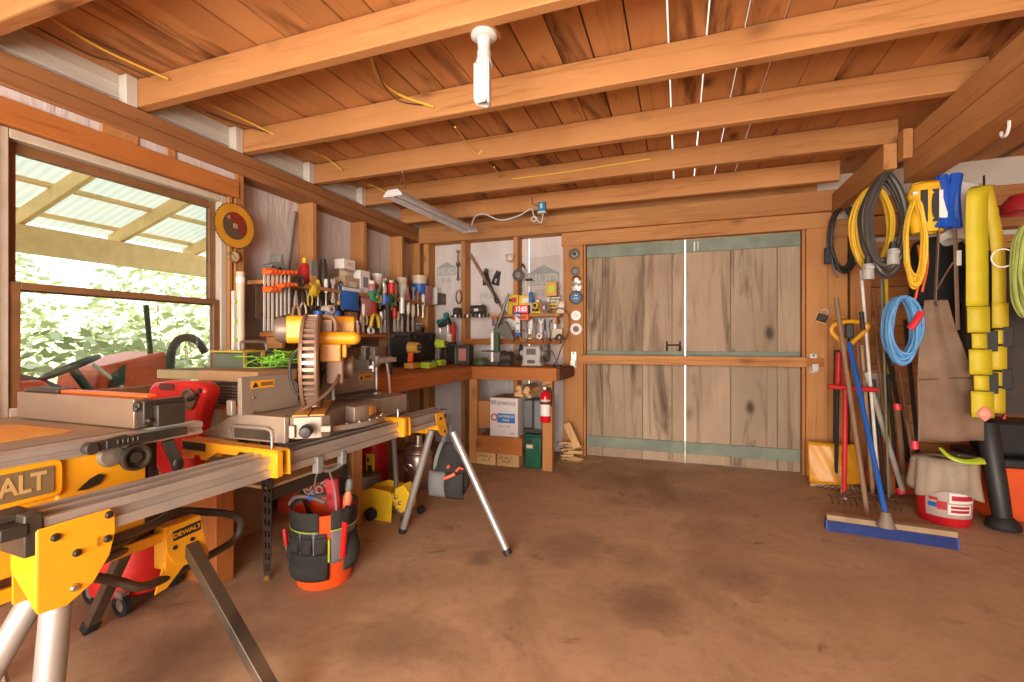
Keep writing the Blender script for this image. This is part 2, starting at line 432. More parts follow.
# window unit
beige = plain('beige_window_vinyl', (.52, .45, .36), .5, var=.08)
sash_brown = plain('brown_window_sash', (.22, .10, .042), .5, var=.15)
wx = LX - .05
def ring4(mb, x0, x1, y0, y1, z0, z1, t, tb=None):
    tb = tb or t
    mb.bx(x0, x1, y0, y0 + t, z0, z1).bx(x0, x1, y1 - t, y1, z0, z1).bx(x0, x1, y0 + t, y1 - t, z1 - t, z1).bx(x0, x1, y0 + t, y1 - t, z0, z0 + tb); return mb
win = struct('window_1', ring4(MB(), wx - .07, wx + .03, WY0 - .015, WY1, WZ0 - .02, WZ1 + .015, .045), beige, .005)
glass = glassy('window_glass', (.98, 1, .98))
def sash(name, x, z0, z1, tb, tt=.05):
    mb = MB(win); mb.bx(x - .02, x + .015, WY0 + .03, WY0 + .075, z0, z1).bx(x - .02, x + .015, WY1 - .09, WY1 - .045, z0, z1)
    mb.bx(x - .02, x + .015, WY0 + .075, WY1 - .09, z1 - tt, z1).bx(x - .02, x + .015, WY0 + .075, WY1 - .09, z0, z0 + tb)
    s_ = mb.build(name, sash_brown, win, .003)
    MB(win).bx(x - .003, x, WY0 + .07, WY1 - .085, z0 + .02, z1 - .02).build('glass_pane', glass, s_)
sash('upper_sash', wx - .035, 1.46, 2.17, .035, .05)
sash('lower_sash', wx + .005, .905, 1.50, .05, .035)
struct('window_sill', MB().bx(LXS, LX + .02, WY0 - .05, WY1 + .02, .835, .863), fir(1), .004)
# ------------------------------------------------------------------ back wall
wb = MB()
wb.bx(-3.1, -1.612, BYS, BYS + .03, 0, 2.42).bx(-1.596, -1.13, BYS, BYS + .03, 0, 2.42)
wall_back = struct('wall_back', wb, WRAP)
struct('wall_plate', MB().bx(-2.92, 1.3, BY - .03, BYS, 2.375, 2.56), fir(0), .006)
struct('wall_back_upper', MB().bx(-3.2, 1.3, BYS + .001, BYS + .03, 2.42, 2.80), fir(0))
struct('door_header', MB().bx(-1.19, 1.28, BY + .01, BYS - .02, 2.235, 2.373), fir(0), .005)
for x0, x1 in ((-2.87, -2.80), (-2.375, -2.325), (-1.735, -1.685)): struct('wall_stud', MB().bx(x0, x1, BY, BYS, 0, 2.374), fir(2), .004)
struct('door_post', MB().bx(-1.17, -.956, BY, BYS, 0, 2.234), fir(2), .006)
struct('door_post', MB().bx(1.073, 1.245, BY, BYS, 0, 2.234), fir(2), .006)
struct('door_jamb_trim', MB().bx(-.955, -.935, BY + .03, BYS - .01, 0, 2.234), fir(2), .003)
struct('door_jamb_trim', MB().bx(1.05, 1.072, BY + .03, BYS - .01, 0, 2.234), fir(2), .003)
# right of the door: board wall
pw = MB()
z = 0
while z < 2.1: pw.bx(1.25, 4.2, BYS - .02, BYS + .02, z, min(2.1, z + .165)); z += .17
pw.bx(1.25, 4.2, BYS + .02, BYS + .04, 0, 2.1)  # added sheet behind the planks, stops daylight leaking through their gaps
struct('wall_back_boards', pw, fir(0), .004)
struct('wall_panel', MB().bx(1.246, 1.40, BY + .03, BYS - .025, 0, 2.3), fir(2), .004)
struct('wall_panel', MB().bx(1.425, 1.58, BY + .05, BYS - .025, 0, 2.3), fir(2), .004)
struct('header_beam', MB().bx(1.24, 4.2, BY, BYS, 2.14, 2.30), fir(0), .006)
struct('header_beam', MB().bx(1.5, 4.2, BY - .02, BYS, 2.31, 2.47), fir(0), .006)
struct('wall_upper_right', MB().bx(1.2, 4.2, BYS, BYS + .04, 2.1, 3.4), plain('white_wall_paint', (.62, .56, .48), .8, var=.05))
struct('wall_right', MB().bx(4.2, 4.24, -3.0, 5.06, 0, 3.4), fir(1))
# doors: three weathered boards a leaf, sage green battens
def leaf(name, xs, handle=False):
    x0, x1 = xs[0], xs[-1]
    mb = MB()
    for a, b_ in zip(xs[:-1], xs[1:]): mb.bx(a + .003, b_ - .003, 4.965, 4.99, .006, 2.238)
    d = struct(name, mb, old_wood(2), .003)
    MB(d).bx(x0 + .004, x1 - .004, 4.9905, 4.998, .008, 2.236).build('backing', old_wood(2), d)  # added unseen backing, blocks daylight between the door boards
    for z0, z1 in ((2.10, 2.222), (.10, .215)): MB(d).bx(x0 + .005, x1 - .005, 4.945, 4.966, z0, z1).build('batten', sage_paint(), d, .003, label='sage green painted batten')
    MB(d).bx(x0 + .005, x1 - .005, 4.945, 4.966, 1.02, 1.118).build('batten', sage_paint(), d, .003, label='sage green painted batten')
    if handle:
        p0, p1 = at(667, 346, Y=4.96), at(680, 346, Y=4.96)
        h = MB(d); h.tube([(p0.x, 4.965, p0.z - .05), (p0.x, 4.93, p0.z - .02), (p0.x, 4.925, p0.z + .01), (p1.x, 4.925, p1.z + .01), (p1.x, 4.93, p1.z - .02), (p1.x, 4.965, p1.z - .05)], .008, 8)
        h.box((p0.x, 4.962, p0.z - .01), (.02, .008, .12)); h.box((p1.x, 4.962, p1.z - .01), (.02, .008, .12))
        h.build('door_handle', black_clean(), d)
dx_ = lambda u: at(u, 350, Y=4.97).x
leaf('door_1', [-.938, dx_(603), dx_(642.5), dx_(672), .047], True)
leaf('door_2', [.0545, dx_(730.5), dx_(777), 1.052])
# hinge strap marks at the top of the right leaf
struct('trim_1', MB().bx(.13, .142, 4.938, 4.946, 2.11, 2.2).bx(.165, .172, 4.938, 4.946, 2.12, 2.2), white_ink())
# bar across the doors, dropped into steel brackets
bar = thing('door_bar', 'reddish timber bar lying across both plank doors in steel brackets', 'door bar', (0, BY - .03, 0))
MB(bar).bx(-1.0, 1.07, BY - .05, BY - .012, .985, 1.075).build('bar', fir(0), bar, .004)
MB(bar).bx(1.071, 1.2, BY - .045, BY - .014, .995, 1.065).build('bar_end', bench_wood(0), bar, .004)
for i, (x, lab) in enumerate(((-1.055, 'zinc bar bracket screwed to the post with the round dials'), (1.13, 'zinc bar bracket screwed to the post beside the snow shovel'))):
    t = thing('bar_bracket', lab, 'bracket', (x, BY, 1.03))
    b_ = MB(t); b_.box((x, BY - .004, 1.02), (.055, .006, .17)).box((x, BY - .035, .955), (.05, .055, .006)).box((x + (.0), BY - .062, .985), (.05, .006, .06))
    b_.build('bracket_plate', steel(), t, .001)
    s_ = MB(t)
    for z in (.96, 1.09): s_.cyl((x, BY - .007, z), (x, BY - .012, z), .009, n=8)
    s_.build('screw', dark_steel(), t)
# ------------------------------------------------------------------ ceiling boards and joists
cb = MB(); x = -3.3; k = 0
while x < 4.2:
    w = .168 + .03 * ((k * 7919) % 5) / 5
    gap = .009 if x < .3 else .0055
    cb.box((x + w / 2, 1.15, CZ + .012 + .003 * ((k * 31) % 3)), (w - gap, 7.9, .022)); x += w; k += 1
struct('ceiling', cb, board(1))
struct('roof', MB().bx(-3.6, -.2, -2.9, 5.2, 2.80, 2.84), dark_steel())
def gap_glow_mat():
    m, nt, b = _nt('translucent_gap_glow'); out = nt.nodes['Material Output']; a = _n(nt, 'ShaderNodeBsdfTranslucent'); a.inputs[0].default_value = (.45, .43, .40, 1); nt.links.new(a.outputs[0], out.inputs['Surface']); return m
struct('gap_glow_sheet', MB().bx(-.2, 4.3, -2.9, 5.2, 3.4, 3.41), gap_glow_mat())  # added translucent sheet, spreads sunlight so the board gaps look bright
for y in (-1.0, -.3, .42, 1.12, 1.80, 2.49, 3.18, 3.87):
    dz = .012 * math.sin(y * 5)
    struct('ceiling_joist', MB().bx(LX - .12, 1.545 if y < 3.6 else 1.40, y, y + .062, 2.572, CZ - .002), fir(0), .006)
struct('ceiling_joist', MB().bx(LX - .12, 1.26, 4.58, 4.64, 2.562, CZ - .002), fir(0), .006)
for y in (1.12, 1.80, 2.49, 3.18, 3.87): struct('soffit_block', MB().bx(-3.009, LX - .02, y - .062, y - .002, 2.561, 2.733), grey_wood(2), .003)
# main beam on the right, two plies, and the ledger that carries it on to the wall
struct('beam_right', MB().bx(1.38, 1.53, -2.5, 3.75, 2.25, 2.415), fir(1), .008)
struct('beam_right', MB().bx(1.395, 1.53, -2.5, 3.75, 2.418, 2.565), fir(1), .008)
struct('beam_right', MB().bx(1.265, 1.34, 3.72, 4.86, 2.35, 2.52), fir(1), .006)
struct('beam_block', MB().bx(1.335, 1.385, 3.62, 3.70, 2.38, 2.565), fir(2), .004)
PXZ = Matrix(((1, 0, 0), (0, 0, 1), (0, 1, 0)))     # outline x->x, y->z, extruded along y
PYZ = WALLX                                          # outline x->y, y->z, extruded along x
def bolts(root, pts, r, axis, mat, name='bolt', parent=None):
    for p in pts:
        b_ = MB(root); b_.lathe([(0, .006), (r * .7, .005), (r, .001), (r, -.004), (0, -.004)], p, axis, 10); b_.build(name, mat, parent or root)
# ------------------------------------------------------------------ mitre saw stand
stand = thing('miter_saw_stand', 'long aluminium rail stand with yellow leg brackets carrying the mitre saw', 'saw stand', (-1.447, 1.5, 0), -R(2.27))
prof = [(-.05, .806), (-.036, .806), (-.034, .786), (-.014, .786), (-.012, .802), (.008, .802), (.010, .780), (.028, .780), (.030, .796), (.05, .796), (.05, .774), (.036, .772), (.036, .750), (.05, .748), (.05, .72), (-.05, .72)]
MB().prism(prof, 1.90, (0, .12, 0), PXZ).build('rail', alu(), stand, .0012)
ip = [(x * .72, .76 + (z - .76) * .7) for x, z in prof]
cap = MB().box((0, -.85, .765), (.112, .035, .10)); cap.box((.01, -.885, .782), (.10, .05, .03)); cap.box((-.01, -.875, .808), (.06, .06, .02))
cap.build('end_cap', black_plastic(), stand, .004)
MB().box((0, 1.08, .762), (.085, .02, .075)).build('end_cap', black_plastic(), stand, .004)
pl = [(-.845, .775), (-.70, .778), (-.688, .765), (-.687, .71), (-.70, .655), (-.735, .60), (-.79, .568), (-.845, .575)]
br = MB().prism(pl, .005, (.056, 0, 0), PYZ).prism(pl, .005, (-.056, 0, 0), PYZ)
br.prism([(-.058, .66), (.058, .578), (.058, .772), (-.058, .772)], .005, (0, -.845, 0), PXZ); br.box((0, -.72, .70), (.117, .02, .03))
hb = br.build('hinge_bracket', dw_yellow(), stand, .002)
for (y, z), m in (((-.812, .745), dark_steel()), ((-.702, .762), dark_steel()), ((-.77, .69), dark_steel()), ((-.705, .70), dark_steel()), ((-.775, .605), steel())):
    MB().lathe([(0, .007), (.007, .006), (.010, .001), (.010, -.003), (0, -.003)], (.0595, y, z), AX_X, 12).build('bolt', m, hb)
def tleg(p0, p1, r):
    MB().cyl(p0, p1, r, r, 18).build('leg', alu_clean(), stand)
    d = (V(p1) - V(p0)).normalized()
    MB().cyl(V(p1) - d * .03, p1, r * 1.12, r * 1.18, 14).build('foot', black_clean(), stand)
def alu_clean(): return plain('bare_aluminium_tube', (.46, .44, .42), .42, .65, var=.1)
inv = stand.matrix_basis.inverted()
def lw(x, y, z): return inv @ V((x, y, z))
tleg(lw(-1.481, .725, .66), lw(-1.47, .67, 0.006), .031)
tleg(lw(-1.54, .74, .64), lw(-1.72, .50, 0.006), .029)
p2 = [(.93, .79), (1.02, .79), (1.075, .655), (1.03, .64), (.985, .66), (.94, .745)]
b2 = MB().prism(p2, .005, (.056, 0, 0), PYZ).prism(p2, .005, (-.056, 0, 0), PYZ)
b2.box((0, 1.0, .70), (.117, .05, .03)); b2.box((-.10, 1.02, .68), (.14, .05, .05))
hb2 = b2.build('hinge_bracket', dw_yellow(), stand, .002)
for y, z in ((.985, .755), (1.035, .67)): MB().lathe([(0, .006), (.008, .004), (.008, -.003), (0, -.003)], (.0595, y, z), AX_X, 10).build('bolt', dark_steel(), hb2)
tleg(lw(-1.285, 2.52, .67), lw(-.918, 2.49, .006), .0215)
tleg(lw(-1.425, 2.51, .68), lw(-1.66, 2.55, .006), .0215)
mp_ = [(a, b - .018) for a, b in [(-.44, .842), (.078, .832), (.082, .74), (.04, .738), (.034, .785), (-.005, .802), (-.05, .802), (-.065, .818), (-.115, .818), (-.13, .803), (-.235, .803), (-.265, .79), (-.30, .768), (-.325, .768), (-.34, .786), (-.365, .786), (-.38, .768), (-.44, .764)]]
for y in (-.165, .615):
    m_ = MB().prism(mp_, .006, (0, y - .028, 0), PXZ).prism(mp_, .006, (0, y + .028, 0), PXZ)
    m_.bx(-.44, .075, y - .026, y + .026, .814, .820); m_.bx(.074, .082, y - .03, y - .006, .724, .814)
    q = m_.build('tool_mount', dw_yellow(), stand, .001)
    MB().bx(-.435, -.30, y - .033, y - .031, .785, .816).build('sticker', black_ink(), q)
    MB().cyl((.02, y, .82), (.02, y, .86), .006, n=10).build('bolt', steel(), q)
# ------------------------------------------------------------------ mitre saw
ms = thing('miter_saw', 'yellow and grey sliding mitre saw bolted on the aluminium rail stand', 'mitre saw', (-1.6, 1.8, .842))
PV = V((-1.62, 1.78, 0)); D = V((.600, -.800, 0)).normalized(); N = V((-D.y, D.x, 0))
def P_(a, b, z): return V((PV.x, PV.y, z)) + D * a + N * b
FR = Matrix(((D.x, N.x, 0), (D.y, N.y, 0), (0, 0, 1)))
b_ = MB(ms); b_.bx(-1.74, -1.47, 1.415, 2.24, .826, .905)
b_.bx(-1.72, -1.50, 1.405, 1.66, .90, .922).bx(-1.72, -1.435, 1.98, 2.25, .828, .926)
sp = [(-1.43, .824), (-1.43, .926), (-1.62, .926), (-1.69, .922), (-1.74, .902), (-1.80, .866), (-1.86, .848), (-1.86, .824)]
b_.prism(sp, .022, (0, 1.402, 0), PXZ)
b_.prism([(-1.48, .826), (-1.48, .922), (-1.72, .922), (-1.76, .86), (-1.76, .826)], .02, (0, 2.247, 0), PXZ)
sec = [(0, 0)] + [(.262 * math.cos(R(a)), .262 * math.sin(R(a))) for a in range(-14, 80, 4)]
b_.prism(sec, .096, (PV.x, PV.y, .876)); b_.build('base', cast(), ms, .003)
g = MB(ms); g.tube([(-1.71, 1.392, .83), (-1.71, 1.384, .872), (-1.69, 1.382, .88), (-1.51, 1.382, .88), (-1.49, 1.384, .872), (-1.485, 1.392, .83)], .008, 8); g.build('carry_grip', cast(), ms)
MB(ms).bx(-1.69, -1.505, 1.388, 1.392, .832, .874).build('grip_recess', black_plastic(), ms)
t_ = MB(ms); t_.lathe([(0, .85), (.19, .85), (.19, .918), (.185, .923), (0, .923)], PV, n=40)
ap = [(-.02, -.13), (.16, -.125), (.27, -.085), (.39, -.078), (.42, -.05), (.42, .05), (.39, .078), (.27, .085), (.16, .125), (-.02, .13)]
t_.prism(ap, .085, P_(0, 0, .8805), FR); t_.build('turntable', cast(), ms, .003)
k_ = MB(ms)
for s_ in (-1, 1): k_.prism([(-.10, s_ * .004), (.40, s_ * .004), (.40, s_ * .058), (-.06, s_ * .058)], .004, P_(0, 0, .9255), FR)
k_.build('kerf_plate', plain('kerf_plate_yellow', (.80, .36, .05), .5, dust=.3), ms)
sc_ = []
for i in range(25): a = R(-62 + 124 * i / 24); sc_.append((.305 * math.cos(a), .30 * math.sin(a)))
for i in range(25): a = R(62 - 124 * i / 24); sc_.append((.20 * math.cos(a), .20 * math.sin(a)))
arc = MB(ms).prism(sc_, .022, (PV.x, PV.y, .850)).build('miter_scale', cast(), ms, .002)
for i in range(9):
    a = R(-50 + 12.5 * i); MB(ms).lathe([(0, .004), (.006, .003), (.007, 0), (0, 0)], (PV.x + .29 * math.cos(a), PV.y + .29 * math.sin(a), .861), n=8).build('detent', steel(), arc)
for a0, a1 in ((6, 18), (20, 32)):
    lb = [(.304 * math.cos(R(a)), .304 * math.sin(R(a))) for a in range(a0, a1 + 1, 2)]
    MB(ms).grid(lambda u, v, lb=lb: (PV.x + .265 / .304 * lb[int(round(u * (len(lb) - 1)))][0], PV.y + .265 / .304 * lb[int(round(u * (len(lb) - 1)))][1], .875 + .04 * v), len(lb) - 1, 1).build('warning_sticker', dw_yellow(), ms)
kn = MB(ms); kn.cyl(P_(.40, 0, .878), P_(.45, 0, .878), .012, n=12); kn.lathe([(0, .445), (.018, .445), (.024, .455), (.024, .495), (.018, .51), (0, .512)], P_(0, 0, .878), Matrix(((N.x, 0, D.x), (N.y, 0, D.y), (0, 1, 0))), 14)
kn.build('miter_lock_knob', black_plastic(), ms)
MB(ms).box(P_(.425, .065, .875), (.03, .04, .025), FR).build('detent_lever', cast(), ms, .003)
MB(ms).box(P_(.425, -.055, .87), (.03, .022, .05), FR).build('detent_lever', cast(), ms, .003)
def fence(y0, y1, z1, cham, nm):
    po = [(y0, .924), (y1, .924), (y1, z1 - (cham if nm == 0 else 0)), (y1 - (cham if nm == 0 else 0), z1), (y0 + (cham if nm else 0), z1), (y0, z1 - (cham if nm else 0))]
    f_ = MB(ms).prism(po, .022, (-1.645, 0, 0), PYZ).build('fence', cast(), ms, .002)
    yc = y0 + .10 if nm == 0 else y1 - .075
    MB(ms).bx(-1.634, -1.633, yc - .058, yc + .058, z1 - .05, z1 - .018).build('warning_sticker', dw_yellow(), f_)
    MB(ms).prism([(yc - .052, z1 - .045), (yc - .022, z1 - .045), (yc - .037, z1 - .022)], .001, (-1.6325, 0, 0), PYZ).build('warning_triangle', black_ink(), f_)
    MB(ms).bx(-1.6325, -1.632, yc - .012, yc + .05, z1 - .042, z1 - .026).build('sticker_print', plain('brown_print', (.25, .10, .02), .6), f_)
    for zz in (.945, 1.0):
        MB(ms).lathe([(0, .004), (.005, .003), (.006, 0)], (-1.634, yc - .045, zz - .012), AX_X, 8).build('bolt', steel(), f_)
fence(1.375, 1.665, 1.075, .05, 0); fence(1.715, 2.225, 1.055, .09, 1)
MB(ms).bx(-1.69, -1.66, 1.352, 1.374, .925, .985).build('fence_clamp_post', cast(), ms, .004)
# blade guard seen nearly edge-on: two side shells with ribs between
GC = P_(.225, 0, 1.135); GA = Matrix(((D.x, 0, N.x), (D.y, 0, N.y), (0, 1, 0)))
gm = plain('dusty_guard', (.22, .13, .085), .5, .3, var=.2)
g1 = MB(ms)
for s_ in (-1, 1):
    g1.lathe([(.12, s_ * .028), (.17, s_ * .038), (.197, s_ * .036), (.203, s_ * .030), (.203, s_ * .022), (.17, s_ * .024), (.12, s_ * .018)], GC, GA, 48)
g1.lathe([(0, -.024), (.165, -.022), (.165, .022), (0, .024)], GC, GA, 36)
guard = g1.build('blade_guard', gm, ms)
rb = MB(ms)
for i in range(44):
    a = 2 * PI * i / 44; rd = D * math.cos(a) + V((0, 0, math.sin(a)))
    M = Matrix((rd, N, rd.cross(N))).transposed()
    rb.box(GC + rd * .186, (.022, .048, .013), M)
rb.build('guard_rib', plain('guard_rib_metal', (.55, .40, .30), .3, .7, var=.2), guard)
MO = P_(.06, .005, 1.272)
mb_ = MB(ms); mb_.prism(rrect(.15, .125, .03), .285, MO + N * .015, Matrix(((D.x, 0, N.x), (D.y, 0, N.y), (0, 1, 0)))); mb_.build('motor_housing', dw_yellow(), ms, .003)
mc = MB(ms); mc.lathe([(.058, -.128), (.060, -.16), (.052, -.178), (.03, -.186), (0, -.186)], MO, Matrix(((D.x, 0, N.x), (D.y, 0, N.y), (0, 1, 0))), 20)
mc.lathe([(0, -.128), (.058, -.128)], MO, Matrix(((D.x, 0, N.x), (D.y, 0, N.y), (0, 1, 0))), 20)
mc.build('motor_cap', plain('motor_cap_grey', (.16, .12, .10), .45, .3, dust=.3), ms)
HC = P_(.24, .10, 1.232)
hd = MB(ms); hd.prism(rrect(.085, .056, .027, 5), .14, HC, Matrix(((D.x, 0, N.x), (D.y, 0, N.y), (0, 1, 0))))
hd.ball(HC + N * .07, (.0425, .025, .028), 14, 10, FR).ball(HC - N * .07, (.0425, .025, .028), 14, 10, FR)
hd.build('handle', dw_yellow(), ms)
nk = MB(ms); nk.box(HC + V((0, 0, -.06)) - N * .03 - D * .02, (.07, .085, .085), FR); nk.box(HC + V((0, 0, -.05)) + N * .025 - D * .03, (.05, .02, .07), FR); nk.build('handle_neck', dw_yellow(), ms, .006)
ch = MB(ms); c0 = HC + V((0, 0, .03)) - N * .045
ch.tube([c0 - N * .03, c0 - N * .03 + V((0, 0, .035)), c0 - N * .015 + V((0, 0, .062)), c0 + N * .02 + V((0, 0, .062)), c0 + N * .035 + V((0, 0, .035)), c0 + N * .035], .011, 8, k=3)
ch.box(c0 + V((0, 0, .02)), (.03, .04, .055), FR); ch.build('trigger_guard', gm, ms)
gb = MB(ms); gb.box(P_(.17, .085, 1.09), (.13, .075, .12), FR).cyl(P_(.10, .05, 1.10), P_(.10, .16, 1.10), .055, n=18); gb.box(P_(.05, .06, 1.16), (.12, .10, .16), FR); gb.build('gear_case', gm, ms, .008)
ar = MB(ms); ar.box(P_(-.14, 0, 1.03), (.10, .14, .22), FR, .7, .8).cyl(P_(-.45, -.05, 1.17), P_(.08, -.05, 1.17), .016, n=14).cyl(P_(-.45, .05, 1.17), P_(.08, .05, 1.17), .016, n=14).box(P_(-.16, 0, 1.16), (.10, .17, .07), FR)
ar.build('slide_rails', cast(), ms, .004)
MB(ms).tube([P_(.10, .06, 1.13), P_(.20, .105, 1.09), P_(.29, .085, 1.03), P_(.35, .03, .98), P_(.385, -.025, .945)], .0075, 8, k=4).build('power_cable', gm, ms)
MB(ms).tube([P_(.12, -.06, 1.19), P_(.14, -.10, 1.14), P_(.15, -.105, 1.07), P_(.16, -.085, 1.0), P_(.17, -.05, .98)], .007, 8, k=4).build('dust_hose', black_plastic(), ms)
MB(ms).bx(-1.60, -1.52, 1.86, 2.15, .95, .955).build('guard_linkage', black_plastic(), ms)
hc = MB(ms); hc.cyl((-1.60, 2.20, .922), (-1.60, 2.20, 1.13), .008, n=10).beam((-1.60, 2.22, 1.095), (-1.50, 2.02, 1.085), .022, .016); hc.cyl((-1.50, 2.035, 1.115), (-1.50, 2.035, 1.06), .007, n=8)
hc.cyl((-1.60, 2.20, 1.11), (-1.60, 2.20, 1.135), .016, .02, 10).cyl((-1.60, 2.20, .924), (-1.60, 2.20, .934), .022, n=12); hc.build('hold_down_clamp', alu_clean(), ms, .001)
# ------------------------------------------------------------------ jobsite table saw
ts = thing('table_saw', 'yellow jobsite table saw with a grey rip fence in front of the window', 'table saw', (-2.02, .70, .60))
MB(ts).bx(-2.34, -1.665, .32, 1.045, .60, .895).build('body', dw_yellow(), ts, .012)
bp = MB(ts); bp.bx(-1.664, -1.648, .34, 1.03, .60, .70).bx(-1.664, -1.65, .80, 1.035, .71, .885); bp.build('front_panel', dw_yellow(), ts, .006)
tt = plain('sawdusty_table_top', (.30, .25, .20), .5, .5, var=.12, dust=.7)
MB(ts).bx(-2.38, -1.69, .30, 1.055, .90, .93).build('table_top', tt, ts, .003)
MB(ts).bx(-2.38, -1.72, 1.11, 1.185, .905, .93).build('side_table', pale_wood(0), ts, .003)
MB(ts).prism(rrect(.36, .20, .03), .003, (-2.0, .835, .9306)).build('throat_plate', dw_yellow(), ts)
rl = [(-1.69, .927), (-1.645, .927), (-1.64, .922), (-1.64, .908), (-1.645, .905), (-1.645, .898), (-1.64, .895), (-1.64, .884), (-1.69, .884)]
MB(ts).prism(rl, 1.02, (0, .71, 0), PXZ).build('fence_rail', alu(), ts, .0008)
MB(ts).bx(-2.41, -2.385, .25, 1.22, .885, .925).build('fence_rail', alu(), ts, .002)
fn = MB(ts).bx(-2.33, -1.675, 1.012, 1.055, .934, 1.03).build('rip_fence', plain('dusty_fence_face', (.27, .21, .165), .42, .6, var=.1, dust=.4), ts, .002)
MB(ts).bx(-2.2, -1.66, 1.04, 1.075, 1.031, 1.042).build('fence_ledge', orange_plastic(), fn, .003)
MB(ts).bx(-2.33, -2.12, 1.03, 1.09, 1.031, 1.045).build('fence_cap', black_plastic(), fn, .003)
fh = MB(ts); fh.bx(-1.675, -1.64, 1.02, 1.155, .945, 1.024).bx(-1.645, -1.622, 1.052, 1.145, .935, 1.008).box((-1.66, 1.022, 1.01), (.03, .03, .02)).cyl((-1.655, 1.012, 1.0), (-1.655, 1.0, 1.0), .010, n=12)
fh.box((-1.635, 1.03, .96), (.025, .012, .012)); fh.build('fence_head', black_plastic(), fn, .004)
lv = MB(ts); lv.bx(-1.638, -1.612, .90, 1.145, .895, .922).cyl((-1.64, .865, .905), (-1.61, .865, .905), .018, n=12).beam((-1.625, .86, .905), (-1.625, .96, .915), .02, .028)
for i in range(5): lv.box((-1.611, .93 + .014 * i, .912), (.006, .006, .016))
lv.build('fence_latch', black_plastic(), fn, .003)
kb = MB(ts); kb.lathe([(0, .02), (.016, .02), (.018, .008), (.030, .008), (.034, .024), (.041, .024), (.043, .006), (.036, -.004), (0, -.006)], (-1.635, .985, .852), AX_X, 20)
kb.cyl((-1.66, .985, .852), (-1.635, .985, .852), .028, n=16); kb.build('adjusting_wheel', black_plastic(), ts)
cc = MB(ts); cc.lathe([(0, .012), (.03, .008), (.036, -.004), (0, -.004)], (-1.645, .93, .868), AX_X, 16); cc.build('wheel_hub', plain('dusty_hub_grey', (.16, .13, .10), .5), ts)
MB(ts).prism([(.845, .785), (.875, .81), (.90, .82), (.915, .812), (.90, .79), (.87, .782)], .004, (-1.646, 0, 0), PYZ).build('tilt_scale_slot', dark_steel(), ts)
lk = MB(ts); lk.bx(-1.70, -1.66, 1.047, 1.075, .72, .88).beam((-1.65, 1.10, .88), (-1.64, 1.125, .80), .022, .035); lk.ball((-1.638, 1.127, .795), (.014, .02, .028)); lk.build('lock_lever', black_plastic(), ts, .004)
fp = MB(ts); fp.prism(rrect(.31, .105, .02), .02, (-1.648, .655, .838), PYZ); fp.build('badge_frame', dw_yellow(), ts, .004)
bd = MB(ts).prism(rrect(.26, .074, .006), .004, (-1.6365, .657, .838), PYZ).build('badge', plain('olive_badge', (.10, .075, .03), .5, dust=.25), ts)
text(bd, 'DEWALT', .068, face((-1.634, .66, .838), (0, 1, 0), (0, 0, 1)), plain('badge_letter', (.42, .27, .10), .5, dust=.3), sx=.80, bold=.0016)
# ------------------------------------------------------------------ rolling stand under the table saw
rs = thing('rolling_saw_stand', 'black tubular folding stand with yellow bracket under the table saw', 'saw stand', (-1.9, .8, 0))
bt = plain('dusty_black_tube', (.03, .026, .022), .45, .2, var=.3, dust=.55, dcol=(.30, .18, .10))
hp = [at(100, 543, Y=.88), at(150, 526, Y=1.05), at(176, 512, Y=1.16), at(206, 512, Y=1.28), at(230, 514.5, Y=1.40), at(241, 522, Y=1.44), at(235, 539, Y=1.42), at(212, 554, Y=1.32), at(196, 562, Y=1.24), at(165, 578, Y=1.10), at(140, 587, Y=1.0), at(116, 581, Y=.95), at(92, 577, Y=.88)]
MB(rs).tube(hp, .0145, 10, k=3).build('handle_tube', bt, rs)
for q0, q1 in ((at(60, 578, Y=.78), at(188, 521, Y=1.26)), (at(75, 563, Y=.80), at(186, 511, Y=1.28))): MB(rs).cyl(q0, q1, .0155, n=12).build('side_tube', bt, rs)
tb = MB(rs)
for x in (-1.70, -2.16): tb.cyl((x, .30, .545), (x, 1.22, .545), .016, n=12)
for y in (.42, 1.10): tb.cyl((-2.16, y, .545), (-1.70, y, .545), .014, n=12)
tb.bx(-2.3, -1.68, .34, .38, .56, .598).bx(-2.3, -1.68, .98, 1.02, .56, .598)
tb.build('frame', bt, rs)
MB(rs).bx(-1.675, -1.655, .62, 1.10, .535, .57).build('mounting_rail', dw_yellow(), rs, .003)
by = MB(rs); by.prism([(1.085, .555), (1.115, .585), (1.205, .59), (1.24, .43), (1.15, .432), (1.11, .46), (1.09, .50)], .008, (-1.638, 0, 0), PYZ)
by.prism([(1.10, .50), (1.165, .432), (1.10, .375), (1.06, .37)], .006, (-1.652, 0, 0), PYZ); by.bx(-1.70, -1.642, 1.09, 1.215, .44, .585)
yb = by.build('leg_bracket', dw_yellow(), rs, .002)
pb = face((-1.6338, 1.158, .552), (0, 1, .06), (0, 0, 1))
MB(rs).box((-1.6335, 1.158, .552), (.002, .098, .034), rot3(3.4, 0, 0)).build('badge', black_ink(), yb)
text(yb, 'DEWALT', .021, face((-1.632, 1.158, .552), (0, 1, .06), (0, 0, 1)), dw_yellow(), sx=1.15, bold=.0004)
for y, z, m in ((1.115, .51, black_clean()), (1.175, .515, dark_steel()), (1.215, .45, steel())):
    MB(rs).lathe([(0, .005), (.007, .004), (.008, 0)], (-1.633, y, z), AX_X, 10).build('bolt', m, yb)
def sq(p0, p1, nm='leg'):
    l_ = MB(rs).beam(p0, p1, .034, .046, (0, 1, 0)).build(nm, bt, rs, .003)
    d = (V(p1) - V(p0)).normalized(); MB(rs).beam(V(p1) - d * .05, p1, .042, .054, (0, 1, 0)).build('rubber_foot', black_clean(), l_, .004)
